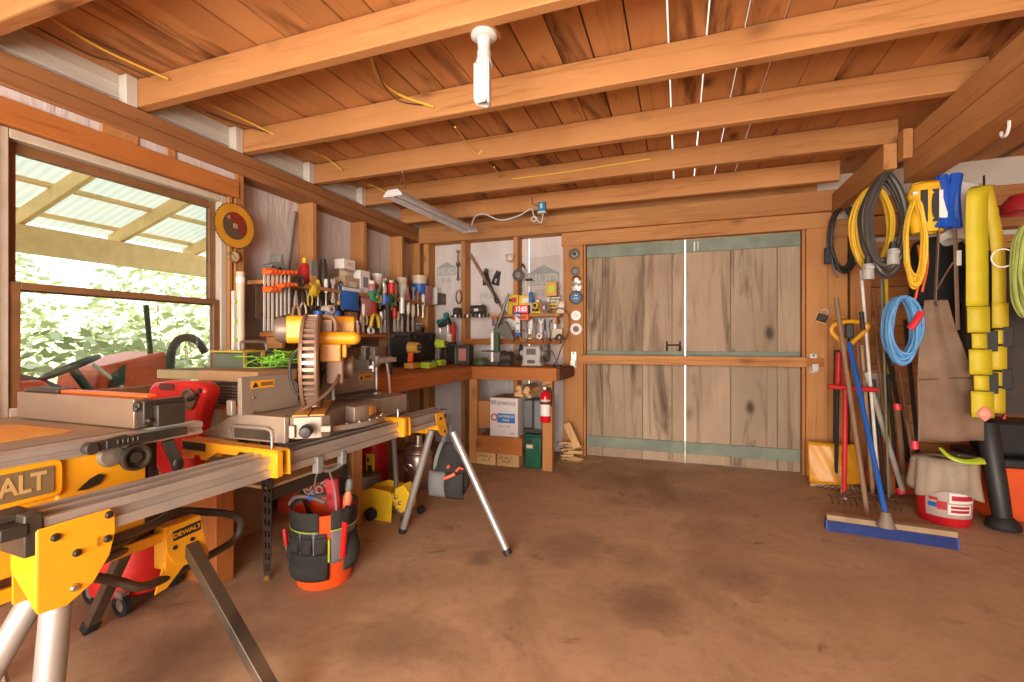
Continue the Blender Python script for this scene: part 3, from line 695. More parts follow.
sq((-1.655, 1.175, .50), (-1.19, 1.16, .015)); sq((-1.95, 1.20, .54), (-2.33, 1.236, .012)); sq((-1.66, .40, .52), (-1.30, .40, .012)); sq((-2.05, .40, .52), (-2.40, .40, .012))
wh = MB(rs); wh.lathe([(.05, -.03), (.12, -.03), (.135, -.015), (.135, .015), (.12, .03), (.05, .03)], (-2.22, .80, .14), AX_X, 28); wh.build('wheel', black_clean(), rs)
wh = MB(rs); wh.lathe([(0, -.02), (.055, -.015), (.055, .02), (0, .034)], (-2.22, .80, .14), AX_X, 18).cyl((-2.2, .80, .14), (-1.75, .80, .14), .01); wh.tube([(-1.9, .8, .14), (-1.95, .8, .30), (-1.98, .78, .53)], .014, 8); wh.build('wheel_hub', plain('dusty_hub', (.25, .17, .10), .5), rs)

hk = MB(stand); q0 = at(318, 462, X=-1.40); q1 = at(342, 455, X=-1.40)
hk.box(q0 + V((0, 0, -.01)), (.03, .035, .07)).box(q1 + V((0, 0, -.01)), (.03, .03, .06)).tube([q0 + V((0, .01, -.03)), (q0 + q1) / 2 + V((0, 0, -.05)), q1 + V((0, 0, -.04))], .01, 8, k=3)
hk.build('carry_handle', plain('grey_handle_plastic', (.20, .19, .18), .5), stand, .004)
# ------------------------------------------------------------------ workbenches
wbn = thing('workbench', 'orange-stained timber workbench along the window wall with drills on top', 'workbench', (-2.4, 3.6, 0))
MB(wbn).bx(-2.905, -1.975, 2.50, 4.855, .93, .968).build('worktop', bench_wood(1), wbn, .003)
MB(wbn).bx(-1.974, -1.93, 2.48, 4.19, .845, .966).build('front_board', bench_wood(1), wbn, .004)
for x, y in ((-2.02, 2.52), (-2.86, 2.55), (-2.86, 4.1)): MB(wbn).bx(x - .045, x + .045, y - .045, y + .045, 0, .929).build('leg', fir(2), wbn, .004)
wb2 = thing('workbench', 'timber workbench on the back wall carrying the bench grinder', 'workbench', (-1.5, 4.5, 0))
MB(wb2).bx(-1.97, -1.075, 4.245, 4.855, .93, .968).build('worktop', bench_wood(0), wb2, .003)
MB(wb2).bx(-1.972, -1.075, 4.20, 4.242, .845, .966).build('front_board', bench_wood(0), wb2, .004)
MB(wb2).bx(-1.074, -1.045, 4.205, 4.85, .85, .964).build('end_board', wood('dark_end_wood', 1, (.16, .07, .03), (.08, .035, .015), (.22, .10, .04)), wb2, .003)  # bench end in a darker wood colour
MB(wb2).bx(-1.985, -1.90, 4.245, 4.33, 0, .929).build('leg', fir(2), wb2, .004)
MB(wb2).bx(-1.215, -1.12, 4.215, 4.30, 0, .929).build('leg', fir(2), wb2, .004)
MB(wb2).bx(-1.90, -1.42, 4.26, 4.84, .265, .29).build('shelf', bench_wood(0), wb2, .003)
MB(wb2).bx(-1.90, -1.42, 4.225, 4.258, .12, .288).build('shelf_front', bench_wood(0), wb2, .003)
MB(wb2).bx(-1.90, -1.78, 4.29, 4.315, .35, .62).build('side_panel', fir(0), wb2, .003)
stt = thing('steel_work_table', 'black perforated steel-legged work table behind the mitre saw', 'work table', (-2.4, 2.1, 0))
MB(stt).bx(-2.88, -1.96, 1.78, 2.44, .86, .885).build('table_top', bench_wood(1), stt, .003)
def pleg(x, y):
    l_ = MB(stt)
    hw = lambda z: .020 + .027 * z
    def strip(f0, f1): l_.prism([(f0 * hw(.02), .02), (f1 * hw(.02), .02), (f1 * hw(.86), .86), (f0 * hw(.86), .86)], .004, (x, y, 0), PXZ)
    strip(-1.0, -.68); strip(-.20, .20); strip(.68, 1.0)
    for k in range(15): z = .03 + .058 * k; l_.box((x, y, z), (2 * hw(z) - .003, .0038, .026))
    l_.prism([(-.045, .86), (.045, .86), (.022, .02), (-.022, .02)], .004, (x - .035, y + .03, 0), PYZ)
    o = l_.build('leg', black_plastic(), stt)
    MB(stt).lathe([(0, 0), (.018, 0), (.02, .01), (.01, .022), (0, .022)], (x, y, 0), n=12).build('levelling_foot', plain('brass', (.6, .38, .12), .35, .8), o)
for x, y in ((-1.985, 1.82), (-2.84, 1.82), (-1.985, 2.40), (-2.84, 2.40)): pleg(x, y)
MB(stt).bx(-1.99, -1.965, 1.84, 2.40, .40, .455).build('cross_brace', black_plastic(), stt)
MB(stt).bx(-2.84, -1.995, 1.83, 2.42, .455, .47).build('lower_shelf', pale_wood(1), stt)
# ------------------------------------------------------------------ things on and under the steel table / window corner
t = thing('red_machine_case', 'red moulded plastic machine case with a slot handle and round dusty cap', 'machine case', (-2.3, 1.68, .60))
YR = 1.60
pp = [(147, 389), (152, 383), (165, 381), (203, 382), (212, 387), (213, 396), (207, 408), (203, 428), (199, 455), (196, 478), (176, 483), (160, 478), (152, 460), (149, 420)]
po = [(at(a, b, Y=YR).x - (.05 if a > 180 else 0), at(a, b, Y=YR).z) for a, b in pp]
MB(t).prism(po, .09, (0, YR + .045, 0), PXZ).build('body', red_plastic(), t, .02)
p = at(181, 387.5, Y=YR); q = at(162, 387.5, Y=YR)
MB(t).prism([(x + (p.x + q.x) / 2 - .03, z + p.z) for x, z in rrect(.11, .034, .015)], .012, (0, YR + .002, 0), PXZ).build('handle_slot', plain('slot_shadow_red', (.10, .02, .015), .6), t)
p = at(190, 399, Y=YR)
c_ = MB(t); c_.lathe([(.036, .0), (.05, .004), (.052, .018), (.044, .022), (.036, .012), (0, .010)], (p.x, YR + .006, p.z), rot3(90, 0, 0), 22); c_.build('round_cap', plain('dusty_cap', (.10, .065, .04), .6, dust=.4), t)
c_ = MB(t); c_.tube([(p.x, YR - .008, p.z), (p.x + .03, YR - .015, p.z + .01), (p.x + .066, YR - .013, p.z + .022)], lambda s: .016 - .006 * abs(s - .5), 8, k=2).ball((p.x + .074, YR - .008, p.z + .045), .012); c_.build('cap_lever', black_plastic(), t)
z0 = at(176, 484, Y=YR).z
o = MB().bx(-2.50, -2.16, 1.675, 1.772, .001, z0 - .002).build('plywood_stand', bench_wood(2), None, .003); tag(o, 'narrow plywood stand holding up the red machine case', 'stand')
def caster(root, p, ax, r=.05):
    c = MB(root); c.lathe([(r * .55, -.014), (r, -.012), (r, .012), (r * .55, .014)], p, ax, 20); w_ = c.build('caster', black_clean(), root)
    MB(root).lathe([(0, -.012), (r * .56, -.010), (r * .56, .010), (0, .018)], p, ax, 14).box(V(p) + V((0, 0, r * .9)), (.05, .03, .03)).build('caster_hub', plain('caster_grey', (.30, .26, .22), .45, .4), w_)
t = thing('shop_vacuum', 'red shop vacuum drum on casters under the table saw', 'shop vacuum', (-2.46, 1.495, 0))
MB(t).lathe([(0, .055), (.15, .055), (.168, .07), (.172, .10), (.165, .18), (.150, .30), (.14, .36), (0, .38)], (-2.46, 1.495, 0), n=30).build('drum', red_plastic(), t)
MB(t).lathe([(0, .43), (.06, .425), (.11, .40), (.145, .375), (.15, .358), (0, .358)], (-2.46, 1.495, 0), n=26).build('lid', black_plastic(), t)
caster(t, V((-2.33, 1.36, .05)), AX_Y); caster(t, V((-2.58, 1.38, .05)), AX_Y); caster(t, V((-2.38, 1.61, .05)), AX_Y)
# mesh crate, flattened carton, case, twine
def mesh_mat():
    m, nt, b = _nt('black_wire_mesh'); v = _coord(nt, (1, 1, 1), False)
    c = _n(nt, 'ShaderNodeTexVoronoi'); c.inputs['Scale'].default_value = 62; c.inputs['Randomness'].default_value = 0.0; nt.links.new(v, c.inputs['Vector'])
    nt.links.new(_ramp(nt, c.outputs['Distance'], [(.30, (.30, .20, .12)), (.42, (.02, .018, .016))]), b.inputs['Base Color']); b.inputs['Roughness'].default_value = .6
    return m
t = thing('mesh_crate', 'black perforated metal crate beside the red machine case', 'crate', (-2.19, 1.90, .886))
MB(t).bx(-2.30, -2.07, 1.79, 2.02, .887, 1.0).build('body', mesh_mat(), t, .004)
MB(t).bx(-2.306, -2.064, 1.784, 2.026, .99, 1.004).build('rim', black_plastic(), t, .003)
t = thing('flattened_carton', 'flattened brown cardboard carton lying across the black mesh crate', 'carton', (-2.4, 1.9, 1.006))
MB(t).bx(-2.46, -2.03, 1.80, 2.06, 1.006, 1.062).build('carton', card(), t, .003)
MB(t).bx(-2.80, -2.462, 1.81, 2.05, 1.008, 1.058).build('flap', plain('olive_card', (.34, .27, .14), .85), t, .003)
t = thing('tool_case', 'grey-green tool case with yellow corners and a metal handle', 'tool case', (-2.56, 2.24, .886))
MB(t).bx(-2.72, -2.46, 2.09, 2.43, .886, 1.15).build('body', plain('grey_green_case', (.11, .125, .085), .5, var=.2), t, .012)
y_ = MB(t); y_.bx(-2.456, -2.448, 2.075, 2.10, .95, 1.15).bx(-2.456, -2.448, 2.20, 2.23, .95, 1.15); y_.bx(-2.73, -2.45, 2.07, 2.235, 1.15, 1.162)
y_.build('yellow_corner', plain('ochre_plastic', (.52, .36, .06), .5), t, .004)
for k in range(3): MB(t).prism([(.0, .0), (.03, 0), (.045, .07), (.015, .07)], .004, (-2.6 , 2.085 + .048 * k, 1.164)).build('lid_window', plain('amber_window', (.65, .40, .04), .4), t)
h_ = MB(t); h_.tube([(-2.55, 2.13, 1.163), (-2.55, 2.135, 1.205), (-2.55, 2.16, 1.215), (-2.55, 2.30, 1.212), (-2.55, 2.325, 1.20), (-2.55, 2.335, 1.152)], .009, 8, k=3); h_.build('handle', alu_clean(), t)
MB(t).bx(-2.70, -2.47, 2.30, 2.42, 1.1505, 1.158).build('lid', plain('dark_green_lid', (.05, .075, .05), .5), t, .003)
st = MB(); random.seed(5)
for k in range(46):
    c = V((-2.27 + random.gauss(0, .04), 2.26 + random.gauss(0, .10), 1.085 + abs(random.gauss(0, .02))))
    pts = [c + V((random.gauss(0, .04), random.gauss(0, .07), random.uniform(-.02, .06))) for _ in range(5)]
    for p in pts: p.z = max(p.z, 1.062)
    st.tube(pts, .0035, 5, k=4)
o = st.build('green_twine', plain('lime_twine', (.27, .62, .06), .6, var=.2)); tag(o, 'tangled heap of bright green twine behind the saw fence', 'twine', kind='stuff')
t = thing('storage_tub', 'dark storage tub under the tangled green twine', 'tub', (-2.27, 2.26, .886))
MB(t).box((-2.27, 2.26, .963), (.30, .34, .152), None, 1.1, 1.08).build('tub', black_plastic(), t, .01)
MB(t).box((-2.27, 2.26, 1.049), (.345, .31, .018)).build('lid', grey_plastic(), t, .006)
# home improvement carton, brown carton, red can, steel tank, drum
t = thing('moving_box', 'orange-red moving box with white stencilled lettering under the steel table', 'box', (-2.48, 2.72, 0))
hdm = plain('orange_red_carton', (.60, .055, .02), .7, var=.12)
bx_ = MB(t).bx(-2.70, -2.27, 2.56, 2.90, .001, .40).build('carton', hdm, t, .004)
q = R(38)
for i, (tx_, s_) in enumerate((('THE', .075), ('HOME', .085), ('DEPOT', .085))):
    cx, cz = -2.40 + .062 * (i - 1) * math.sin(q), .225 - .075 * (i - 1) * math.cos(q)
    text(bx_, tx_, s_, face((cx, 2.557, cz), (math.cos(q), 0, math.sin(q)), (-math.sin(q), 0, math.cos(q))), white_ink(), bold=.002)
o = MB().bx(-2.85, -2.55, 2.06, 2.36, .001, .30).build('cardboard_box', card(), None, .004); tag(o, 'plain brown cardboard box on the floor under the steel table', 'box')
t = thing('red_fuel_can', 'red metal can with a yellow label under the workbench', 'can', (-2.40, 3.22, 0))
MB(t).prism(rrect(.24, .20, .05), .44, (-2.40, 3.22, .22)).build('body', plain('dark_red_enamel', (.42, .008, .012), .3, var=.1), t, .01)
MB(t).cyl((-2.40, 3.22, .44), (-2.40, 3.22, .49), .03).build('cap', black_plastic(), t)
lb = MB(t).bx(-2.365, -2.285, 3.113, 3.119, .14, .32).build('yellow_label', bright_yellow(), t)
MB(t).bx(-2.352, -2.33, 3.11, 3.114, .26, .285).bx(-2.345, -2.305, 3.11, 3.114, .17, .23).build('label_print', black_ink(), lb)
t = thing('steel_tank', 'shiny stainless steel tank standing behind the stand leg', 'tank', (-2.07, 3.42, 0))
MB(t).lathe([(0, 0), (.105, 0), (.115, .02), (.115, .27), (.10, .32), (.07, .345), (.07, .36), (0, .362)], (-2.07, 3.42, 0), n=28).lathe([(.112, .262), (.122, .268), (.122, .282), (.112, .288)], (-2.07, 3.42, 0), n=28).build('body', plain('brushed_stainless', (.50, .42, .35), .32, .9), t)
MB(t).lathe([(0, .362), (.035, .362), (.035, .43), (.02, .44), (0, .44)], (-2.07, 3.42, 0), n=16).build('neck', steel(), t)
MB(t).tube([(-2.10, 3.30, .16), (-2.12, 3.27, .2), (-2.06, 3.27, .22), (-2.02, 3.30, .17)], .008, 6, k=3).build('handle', steel(), t)
t = thing('paint_drum', 'low grey metal drum beside the stainless steel tank', 'drum', (-2.30, 3.33, 0))
MB(t).lathe([(0, 0), (.10, 0), (.105, .01), (.105, .17), (.11, .175), (.11, .185), (.09, .187), (0, .18)], (-2.30, 3.05, 0), n=26).build('drum', plain('grey_drum', (.26, .22, .18), .35, .6), t)
MB(t).tube([(-2.40, 3.05, .14), (-2.36, 2.97, .10), (-2.28, 2.945, .09), (-2.20, 3.0, .14)], .004, 6, k=3).build('bail', steel(), t)
# ------------------------------------------------------------------ floor jack with its long handle
t = thing('floor_jack', 'yellow floor jack with a long upright grey handle pole', 'floor jack', (-1.85, 2.74, 0))
jp = [(352, 497), (362, 490), (374, 487), (392, 491), (394, 500), (393, 522), (386, 525), (374, 517), (364, 510), (356, 508)]
jo = [(at(a, b, Y=2.70).x, at(a, b, Y=2.70).z) for a, b in jp]
for y in (2.68, 2.88): MB(t).prism(jo, .008, (0, y, 0), PXZ).build('side_plate', bright_yellow(), t, .003)
jb = MB(t); jb.bx(-2.02, -1.83, 2.69, 2.87, .11, .17); jb.box((-1.80, 2.78, .15), (.10, .18, .05), rot3(0, 20, 0)); jb.build('top_plate', bright_yellow(), t, .006)
hs = [(392, 490), (400, 486), (407, 496), (405, 512), (398, 515), (391, 508)]
ho = [(at(a, b, Y=2.62).x, at(a, b, Y=2.62).z) for a, b in hs]
MB(t).prism(ho, .10, (0, 2.70, 0), PXZ).build('handle_socket', bright_yellow(), t, .006)
bl = MB(t)
for a, b in ((396, 497), (400, 503), (399, 510), (395, 505)): p = at(a, b, Y=2.645); bl.lathe([(0, .02), (.012, .015), (.014, 0)], (p.x, 2.65, p.z), rot3(90, 0, 0), 8)
bl.build('socket_bolts', steel(), t)
for x, y in ((-1.98, 2.66), (-1.98, 2.90)): MB(t).lathe([(0, -.02), (.03, -.02), (.042, -.014), (.042, .014), (.03, .02), (0, .02)], (x, y, .042), AX_Y, 18).build('wheel', black_clean(), t)
for x, y in ((-1.72, 2.68), (-1.72, 2.88)): MB(t).lathe([(0, -.015), (.03, -.012), (.03, .012), (0, .015)], (x, y, .03), AX_Y, 16).build('wheel', dark_steel(), t)
b0 = at(397, 494, Y=2.70); b1 = at(391, 398, Y=2.95); b2_ = at(387.5, 303, Y=3.1)
MB(t).cyl(b0, b1, .017, n=14).build('handle_pole', plain('grey_pole', (.22, .22, .22), .35, .6), t)
MB(t).cyl(b1, b2_, .017, n=14).build('handle_grip', black_plastic(), t)
# ------------------------------------------------------------------ bucket with tool organiser
t = thing('tool_bucket', 'orange bucket wearing a grey and black tool organiser sleeve', 'bucket', (-1.72, 1.93, 0), R(57))
MB().lathe([(0, .002), (.128, .002), (.132, .01), (.150, .36), (.153, .37), (.146, .37), (.126, .02), (0, .018)], n=36).build('bucket', orange_plastic(), t)
gf, bf = fabric('grey_canvas', (.17, .17, .17)), fabric('black_canvas', (.04, .039, .038))
def sleeve(r0, z0, r1, z1, a0, a1, mat, name, par=t, bulge=0.0, n=24, th=.004):
    def f(u, v):
        a = R(a0 + (a1 - a0) * u); r = r0 + (r1 - r0) * v + bulge * math.sin(PI * u) ** .6 * math.sin(PI * min(1, v * 1.15 + .05)) ** .8
        return (r * math.cos(a), r * math.sin(a), z0 + (z1 - z0) * v)
    return MB().grid(f, n, 8).build(name, mat, par, solid=th)
S1 = sleeve(.146, .13, .157, .385, -95, 245, gf, 'organiser_sleeve', n=60)
sleeve(.158, .30, .161, .39, -95, 245, bf, 'collar', n=60)
MB().tube([(.163 * math.cos(R(a)), .163 * math.sin(R(a)), .297) for a in range(-95, 246, 8)], .0028, 5).build('lime_piping', plain('lime_piping', (.42, .58, .05), .6), t)
for a0, a1 in ((-178, -150), (-150, -124), (-124, -100)):
    sleeve(.157, .19, .160, .265, a0 + 2, a1 - 2, bf, 'pocket', S1, .02, 8)
    sleeve(.160, .268, .161, .286, a0 + 3, a1 - 3, bf, 'tool_loop', S1, .006, 8)
sleeve(.152, .06, .158, .185, -184, -98, bf, 'large_pocket', S1, .035, 16)
sleeve(.150, .08, .158, .26, -70, -18, bf, 'large_pocket', S1, .028, 14)
sleeve(.150, .09, .158, .24, -10, 40, bf, 'large_pocket', S1, .028, 14)
sleeve(.153, .10, .158, .24, 50, 110, bf, 'large_pocket', S1, .028, 14); sleeve(.153, .10, .158, .24, 120, 172, bf, 'large_pocket', S1, .028, 14)
for a in (-99, -72): MB().beam((.164 * math.cos(R(a)), .164 * math.sin(R(a)), .15), (.166 * math.cos(R(a)), .166 * math.sin(R(a)), .26), .006, .008).build('lime_tab', plain('lime_piping', (.42, .58, .05), .6), S1)
MB().tube([(.155 * math.cos(R(a)) * math.cos(R(-85)) , .155 * math.cos(R(a)) * math.sin(R(-85)), .36 + .22 * math.sin(R(a))) for a in range(0, 181, 12)], .0045, 6).build('wire_handle', alu_clean(), t)
tb_ = t
def intool(name, lab, cat, x, y, z0, z1, tilt, parts):
    tt_ = thing(name, lab, cat, (-1.72 + x, 1.93 + y, z0), 0, rot=Euler((R(tilt[0]), R(tilt[1]), 0)))
    for nm, mbf, mat in parts: m_ = MB(); mbf(m_); m_.build(nm, mat, tt_)
    return tt_
intool('bent_bar', 'bent silver bar tool with a blue band lying across the bucket rim', 'hand tool', -.04, -.06, .40, .5, (0, 0), [('frame', lambda m: m.tube([(-.13, 0, -.02), (-.09, 0, .02), (0, 0, .03), (.10, 0, .015)], .011, 8, k=4), plain('grey_tool_metal', (.35, .32, .30), .35, .7)), ('band', lambda m: m.cyl((.0, 0, .03), (.025, 0, .028), .014), blue_paint())])
intool('paint_scraper', 'red flat-handled tool standing up in the bucket', 'hand tool', .02, .05, .33, .5, (8, 0), [('handle', lambda m: m.box((0, 0, .09), (.065, .02, .17), None, .95, 1), plain('pink_red_plastic', (.60, .06, .08), .4))])
intool('rasp', 'orange-tipped tool with a grey grip in the bucket', 'hand tool', .10, .04, .33, .5, (0, 8), [('handle', lambda m: m.lathe([(0, 0), (.02, .0), (.022, .09), (.012, .12), (0, .12)], n=12), plain('coral_plastic', (.80, .22, .10), .4)), ('grip', lambda m: m.lathe([(.012, .12), (.018, .125), (.018, .17), (.01, .185), (0, .186)], n=12), grey_plastic())])
intool('wire_cutters', 'dark long-nose cutters sticking out of the bucket beside the blue-banded bar', 'pliers', -.09, -.01, .33, .45, (0, -18), [('jaw', lambda m: m.beam((0, 0, .0), (-.02, 0, .12), .02, .01), dark_steel()), ('grip', lambda m: m.beam((0, 0, -.08), (0, 0, .0), .03, .012), black_clean())])
intool('pipe_wrench', 'red pipe wrench in the outer pocket of the bucket', 'wrench', .155, -.05, .17, .45, (6, 10), [('handle', lambda m: m.box((0, 0, .08), (.022, .016, .20)), red_plastic()), ('jaw', lambda m: m.box((0, 0, .20), (.04, .018, .05)).box((.012, 0, .24), (.03, .018, .03)), dark_steel())])
intool('driver', 'red-handled screwdriver in the front pocket of the bucket', 'screwdriver', -.155, -.10, .20, .3, (0, -8), [('handle', lambda m: m.lathe([(0, -.02), (.01, -.015), (.012, .05), (.008, .07), (0, .072)], n=10), red_plastic()), ('shaft', lambda m: m.cyl((0, 0, -.05), (0, 0, -.018), .004), steel())])
# ------------------------------------------------------------------ bag hanging from the stand
t = thing('tool_bag', 'charcoal backpack hanging from the far end of the saw stand', 'bag', (-1.375, 2.655, .225))
def bag(u, v):
    a = 2 * PI * u; r = (math.sin(PI * min(.999, v * .86 + .09)) ** .65) * (1.15 - .62 * v) if 0 < v < 1 else 0.0
    n_ = 1 + .12 * mnoise.noise(V((3 * math.cos(a), 3 * math.sin(a), 6 * v)))
    return (.145 * r * n_ * math.cos(a), .085 * r * n_ * math.sin(a), .36 * v)
MB().grid(bag, 28, 18, True).build('body', bf, t)
for s_, m_ in ((-.05, gf), (.055, bf)):
    def pk(u, v, s_=s_):
        a = PI * (1.05 + .9 * u); return (s_ * 1.0 + .068 * math.cos(a), -.055 + .05 * math.sin(a) * math.sin(PI * (v * .8 + .1)), .02 + .16 * v)
    MB().grid(pk, 12, 8).build('pocket', m_, t, solid=.005)
s_ = MB(); s_.tube([(-.06, 0, .28), (-.035, -.02, .38), (-.005, -.02, .47)], .014, 6, k=3, flat=.35).tube([(.06, 0, .27), (.04, -.03, .37), (0.0, -.02, .47)], .014, 6, k=3, flat=.35).tube([(-.09, -.03, .12), (-.07, -.06, .24), (-.03, -.05, .36)], .013, 6, k=3, flat=.3)
s_.build('strap', gf, t)
a_ = MB(); a_.tube([(.02, -.115, .155), (.055, -.115, .17), (.085, -.10, .185)], .010, 6).tube([(.085, -.09, .195), (.10, -.07, .215), (.115, -.05, .205)], .008, 6).tube([(.03, -.09, .215), (.045, -.095, .23)], .009, 6); a_.build('orange_print', plain('coral_print', (.85, .13, .06), .6), t)
MB().tube([(.0, -.0, .47), (-.01, 0, .50), (.0, 0, .53), (.012, 0, .50)], .004, 6, closed=True, k=4).build('carabiner', steel(), t)
# ------------------------------------------------------------------ under the back bench
t = thing('white_carton', 'white carton with a blue label on the shelf under the back bench', 'box', (-1.61, 4.42, .291))
wc = plain('white_carton_board', (.66, .60, .58), .7, var=.06)
c_ = MB(t).bx(-1.755, -1.465, 4.235, 4.60, .291, .665).build('carton', wc, t, .003)
MB(t).bx(-1.74, -1.48, 4.25, 4.58, .6655, .668).build('carton_top', card(), c_)
wf = lambda x, z: face((x, 4.232, z), (1, 0, 0), (0, 0, 1))
text(c_, 'REF', .052, wf(-1.713, .617), plain('grey_print', (.22, .19, .19), .7), sx=.66, bold=.001); text(c_, 'ADVANTAGE', .052, wf(-1.585, .612), plain('grey_print', (.22, .19, .19), .7), sx=.62, bold=.001)
bl_ = MB(t).bx(-1.675, -1.495, 4.229, 4.234, .425, .515).build('blue_label', plain('label_blue', (.03, .17, .42), .6), c_)
text(bl_, 'WATERPROOF', .034, face((-1.583, 4.228, .487), (1, 0, 0), (0, 0, 1)), white_ink(), sx=.72); text(bl_, 'BASE', .032, face((-1.583, 4.228, .452), (1, 0, 0), (0, 0, 1)), white_ink())
MB(t).lathe([(.022, 0), (.036, 0), (.036, .003), (.022, .003)], (-1.708, 4.234, .475), rot3(90, 0, 0), 24).build('red_badge', plain('badge_red', (.48, .06, .06), .6), c_)
text(c_, 'interior finish', .022, wf(-1.60, .39), plain('grey_print', (.22, .19, .19), .7)); text(c_, '1 GAL', .03, wf(-1.525, .325), plain('grey_print', (.22, .19, .19), .7), sx=.8)
t = thing('green_case', 'dark green metal case standing on the floor by the extinguisher', 'case', (-1.35, 4.37, 0))
gm_ = plain('hunter_green_enamel', (.008, .085, .048), .35, var=.15)
MB(t).bx(-1.41, -1.245, 4.27, 4.47, .001, .30).build('body', gm_, t, .01)
MB(t).bx(-1.415, -1.24, 4.265, 4.475, .30, .325).build('lid', gm_, t, .006)
MB(t).bx(-1.39, -1.325, 4.266, 4.27, .19, .225).build('paper_label', plain('cream_paper', (.62, .50, .36), .8), t)
MB(t).bx(-1.385, -1.33, 4.262, 4.27, .24, .27).build('latch', dark_steel(), t)
t = thing('grey_case', 'dark grey hard case on top of the green metal case', 'case', (-1.35, 4.40, .326))
MB(t).bx(-1.445, -1.35, 4.33, 4.55, .37, .64).build('case_half', grey_plastic(), t, .012); MB(t).bx(-1.325, -1.235, 4.28, 4.55, .37, .65).build('case_half', plain('slate_plastic', (.17, .18, .185), .5), t, .02)
MB(t).bx(-1.44, -1.24, 4.31, 4.54, .327, .37).build('base', black_plastic(), t, .006); MB(t).bx(-1.35, -1.325, 4.33, 4.5, .37, .62).build('spine', black_clean(), t)
for i, (x0, x1, lab) in enumerate(((-1.90, -1.70, 'timber block with scribbled marks under the shelf, next to the bench leg'), (-1.685, -1.46, 'timber block with scribbled marks under the shelf, next to the green case'))):
    t = thing('timber_block', lab, 'timber block', ((x0 + x1) / 2, 4.32, 0))
    MB(t).bx(x0, x1, 4.24, 4.40, .001, .118).build('block', pale_wood(0), t, .005)
    q = MB(t); random.seed(i)
    for k in range(7): x = x0 + .035 + k * .02; q.box((x, 4.2385, .078 + .012 * math.sin(k * 2.2)), (.012, .002, .012 + .006 * (k % 2)), rot3(0, 25 * math.sin(k), 0))
    for k in range(4): x = x0 + .06 + k * .022; q.box((x, 4.2385, .045), (.015, .002, .010))
    q.build('scribble', plain('burnt_marks', (.22, .10, .04), .8), t)
# fire extinguisher on the bench leg
t = thing('fire_extinguisher', 'red fire extinguisher with a white label hung on the bench leg', 'fire extinguisher', (-1.17, 4.16, .47))
MB(t).lathe([(0, .47), (.043, .47), (.047, .48), (.047, .70), (.04, .735), (.018, .755), (.016, .765), (0, .765)], (-1.17, 4.16, 0), n=24).build('cylinder', plain('extinguisher_red', (.62, .005, .012), .25, var=.05), t)
l_ = MB(t).lathe([(.0478, .53), (.0478, .635)], (-1.17, 4.16, 0), n=24).build('label', white_plastic(), t)
MB(t).lathe([(.0483, .645), (.0483, .66)], (-1.17, 4.16, 0), n=24).build('black_band', black_ink(), l_)
MB(t).lathe([(.0480, .662), (.0480, .682)], (-1.17, 4.16, 0), n=24).build('cream_band', plain('cream_paper', (.62, .50, .36), .8), l_)
v_ = MB(t); v_.box((-1.17, 4.16, .78), (.03, .03, .035)).beam((-1.19, 4.15, .80), (-1.12, 4.15, .825), .016, .006).beam((-1.19, 4.15, .785), (-1.13, 4.15, .79), .016, .006); v_.build('valve', black_clean(), t)
MB(t).lathe([(0, .006), (.014, .005), (.015, 0)], (-1.17, 4.143, .785), rot3(90, 0, 0), 14).build('gauge', white_plastic(), t)
MB(t).tube([(-1.155, 4.15, .785), (-1.12, 4.15, .78), (-1.11, 4.155, .70), (-1.118, 4.16, .62)], .007, 8, k=3).build('hose', black_clean(), t)
MB(t).bx(-1.2, -1.14, 4.205, 4.214, .50, .78).build('wall_bracket', dark_steel(), t)
# kindling and offcuts
random.seed(21)
kp = None
for k in range(13):
    x = -1.42 + .03 * k; L = random.uniform(.26, .36); w = random.uniform(.02, .035)
    c = V((-1.50 + .024 * (k % 7), 4.44, .70 + .035 * (k // 7) + .012 * (k % 3)))
    b_ = MB(); b_.prism([(-w, -w * .6), (w, -w * .7), (w * .6, w * .8), (-w * .5, w * .7)], L, c, rot3(90, 0, 0) @ rot3(random.uniform(-6, 6), random.uniform(-14, 14), 0))
    o = b_.build('kindling_stick', pale_wood(1)); tag(o, 'split kindling stick piled on the white carton and grey case', 'firewood', 'kindling under the back bench')
for k in range(9):
    b_ = MB(); c = V((-1.04 + .05 * math.sin(k * 2.1), 4.70 - .02 * (k % 3), .015 + .021 * k)); L = random.uniform(.13, .22)
    b_.box(c, (L, .05, .018), rot3(random.uniform(-3, 3), random.uniform(-5, 5), random.uniform(-40, 40)))
    o = b_.build('wood_offcut', pale_wood(0)); tag(o, 'flat pale offcut in the scrap heap at the foot of the door post', 'offcut', 'offcuts at the door post')
o = MB().box((-1.02, 4.62, .27), (.07, .02, .26), rot3(-8, -28, 0)).build('wood_offcut', pale_wood(2)); tag(o, 'pale board propped diagonally on the scrap heap by the door post', 'offcut')
sw = MB()
for k in range(140):
    a = random.uniform(0, 2 * PI); r = abs(random.gauss(0, .16)); L = random.uniform(.01, .05)
    sw.box((-1.05 + r * math.cos(a) * 1.1, 4.66 + r * math.sin(a) * .6, .003 + random.uniform(0, .004)), (L, .006, .002), rot3(0, 0, random.uniform(0, 180)))
tag(sw.build('wood_shavings', pale_wood(0)), 'loose shavings and splinters scattered round the door post', 'shavings', kind='stuff')
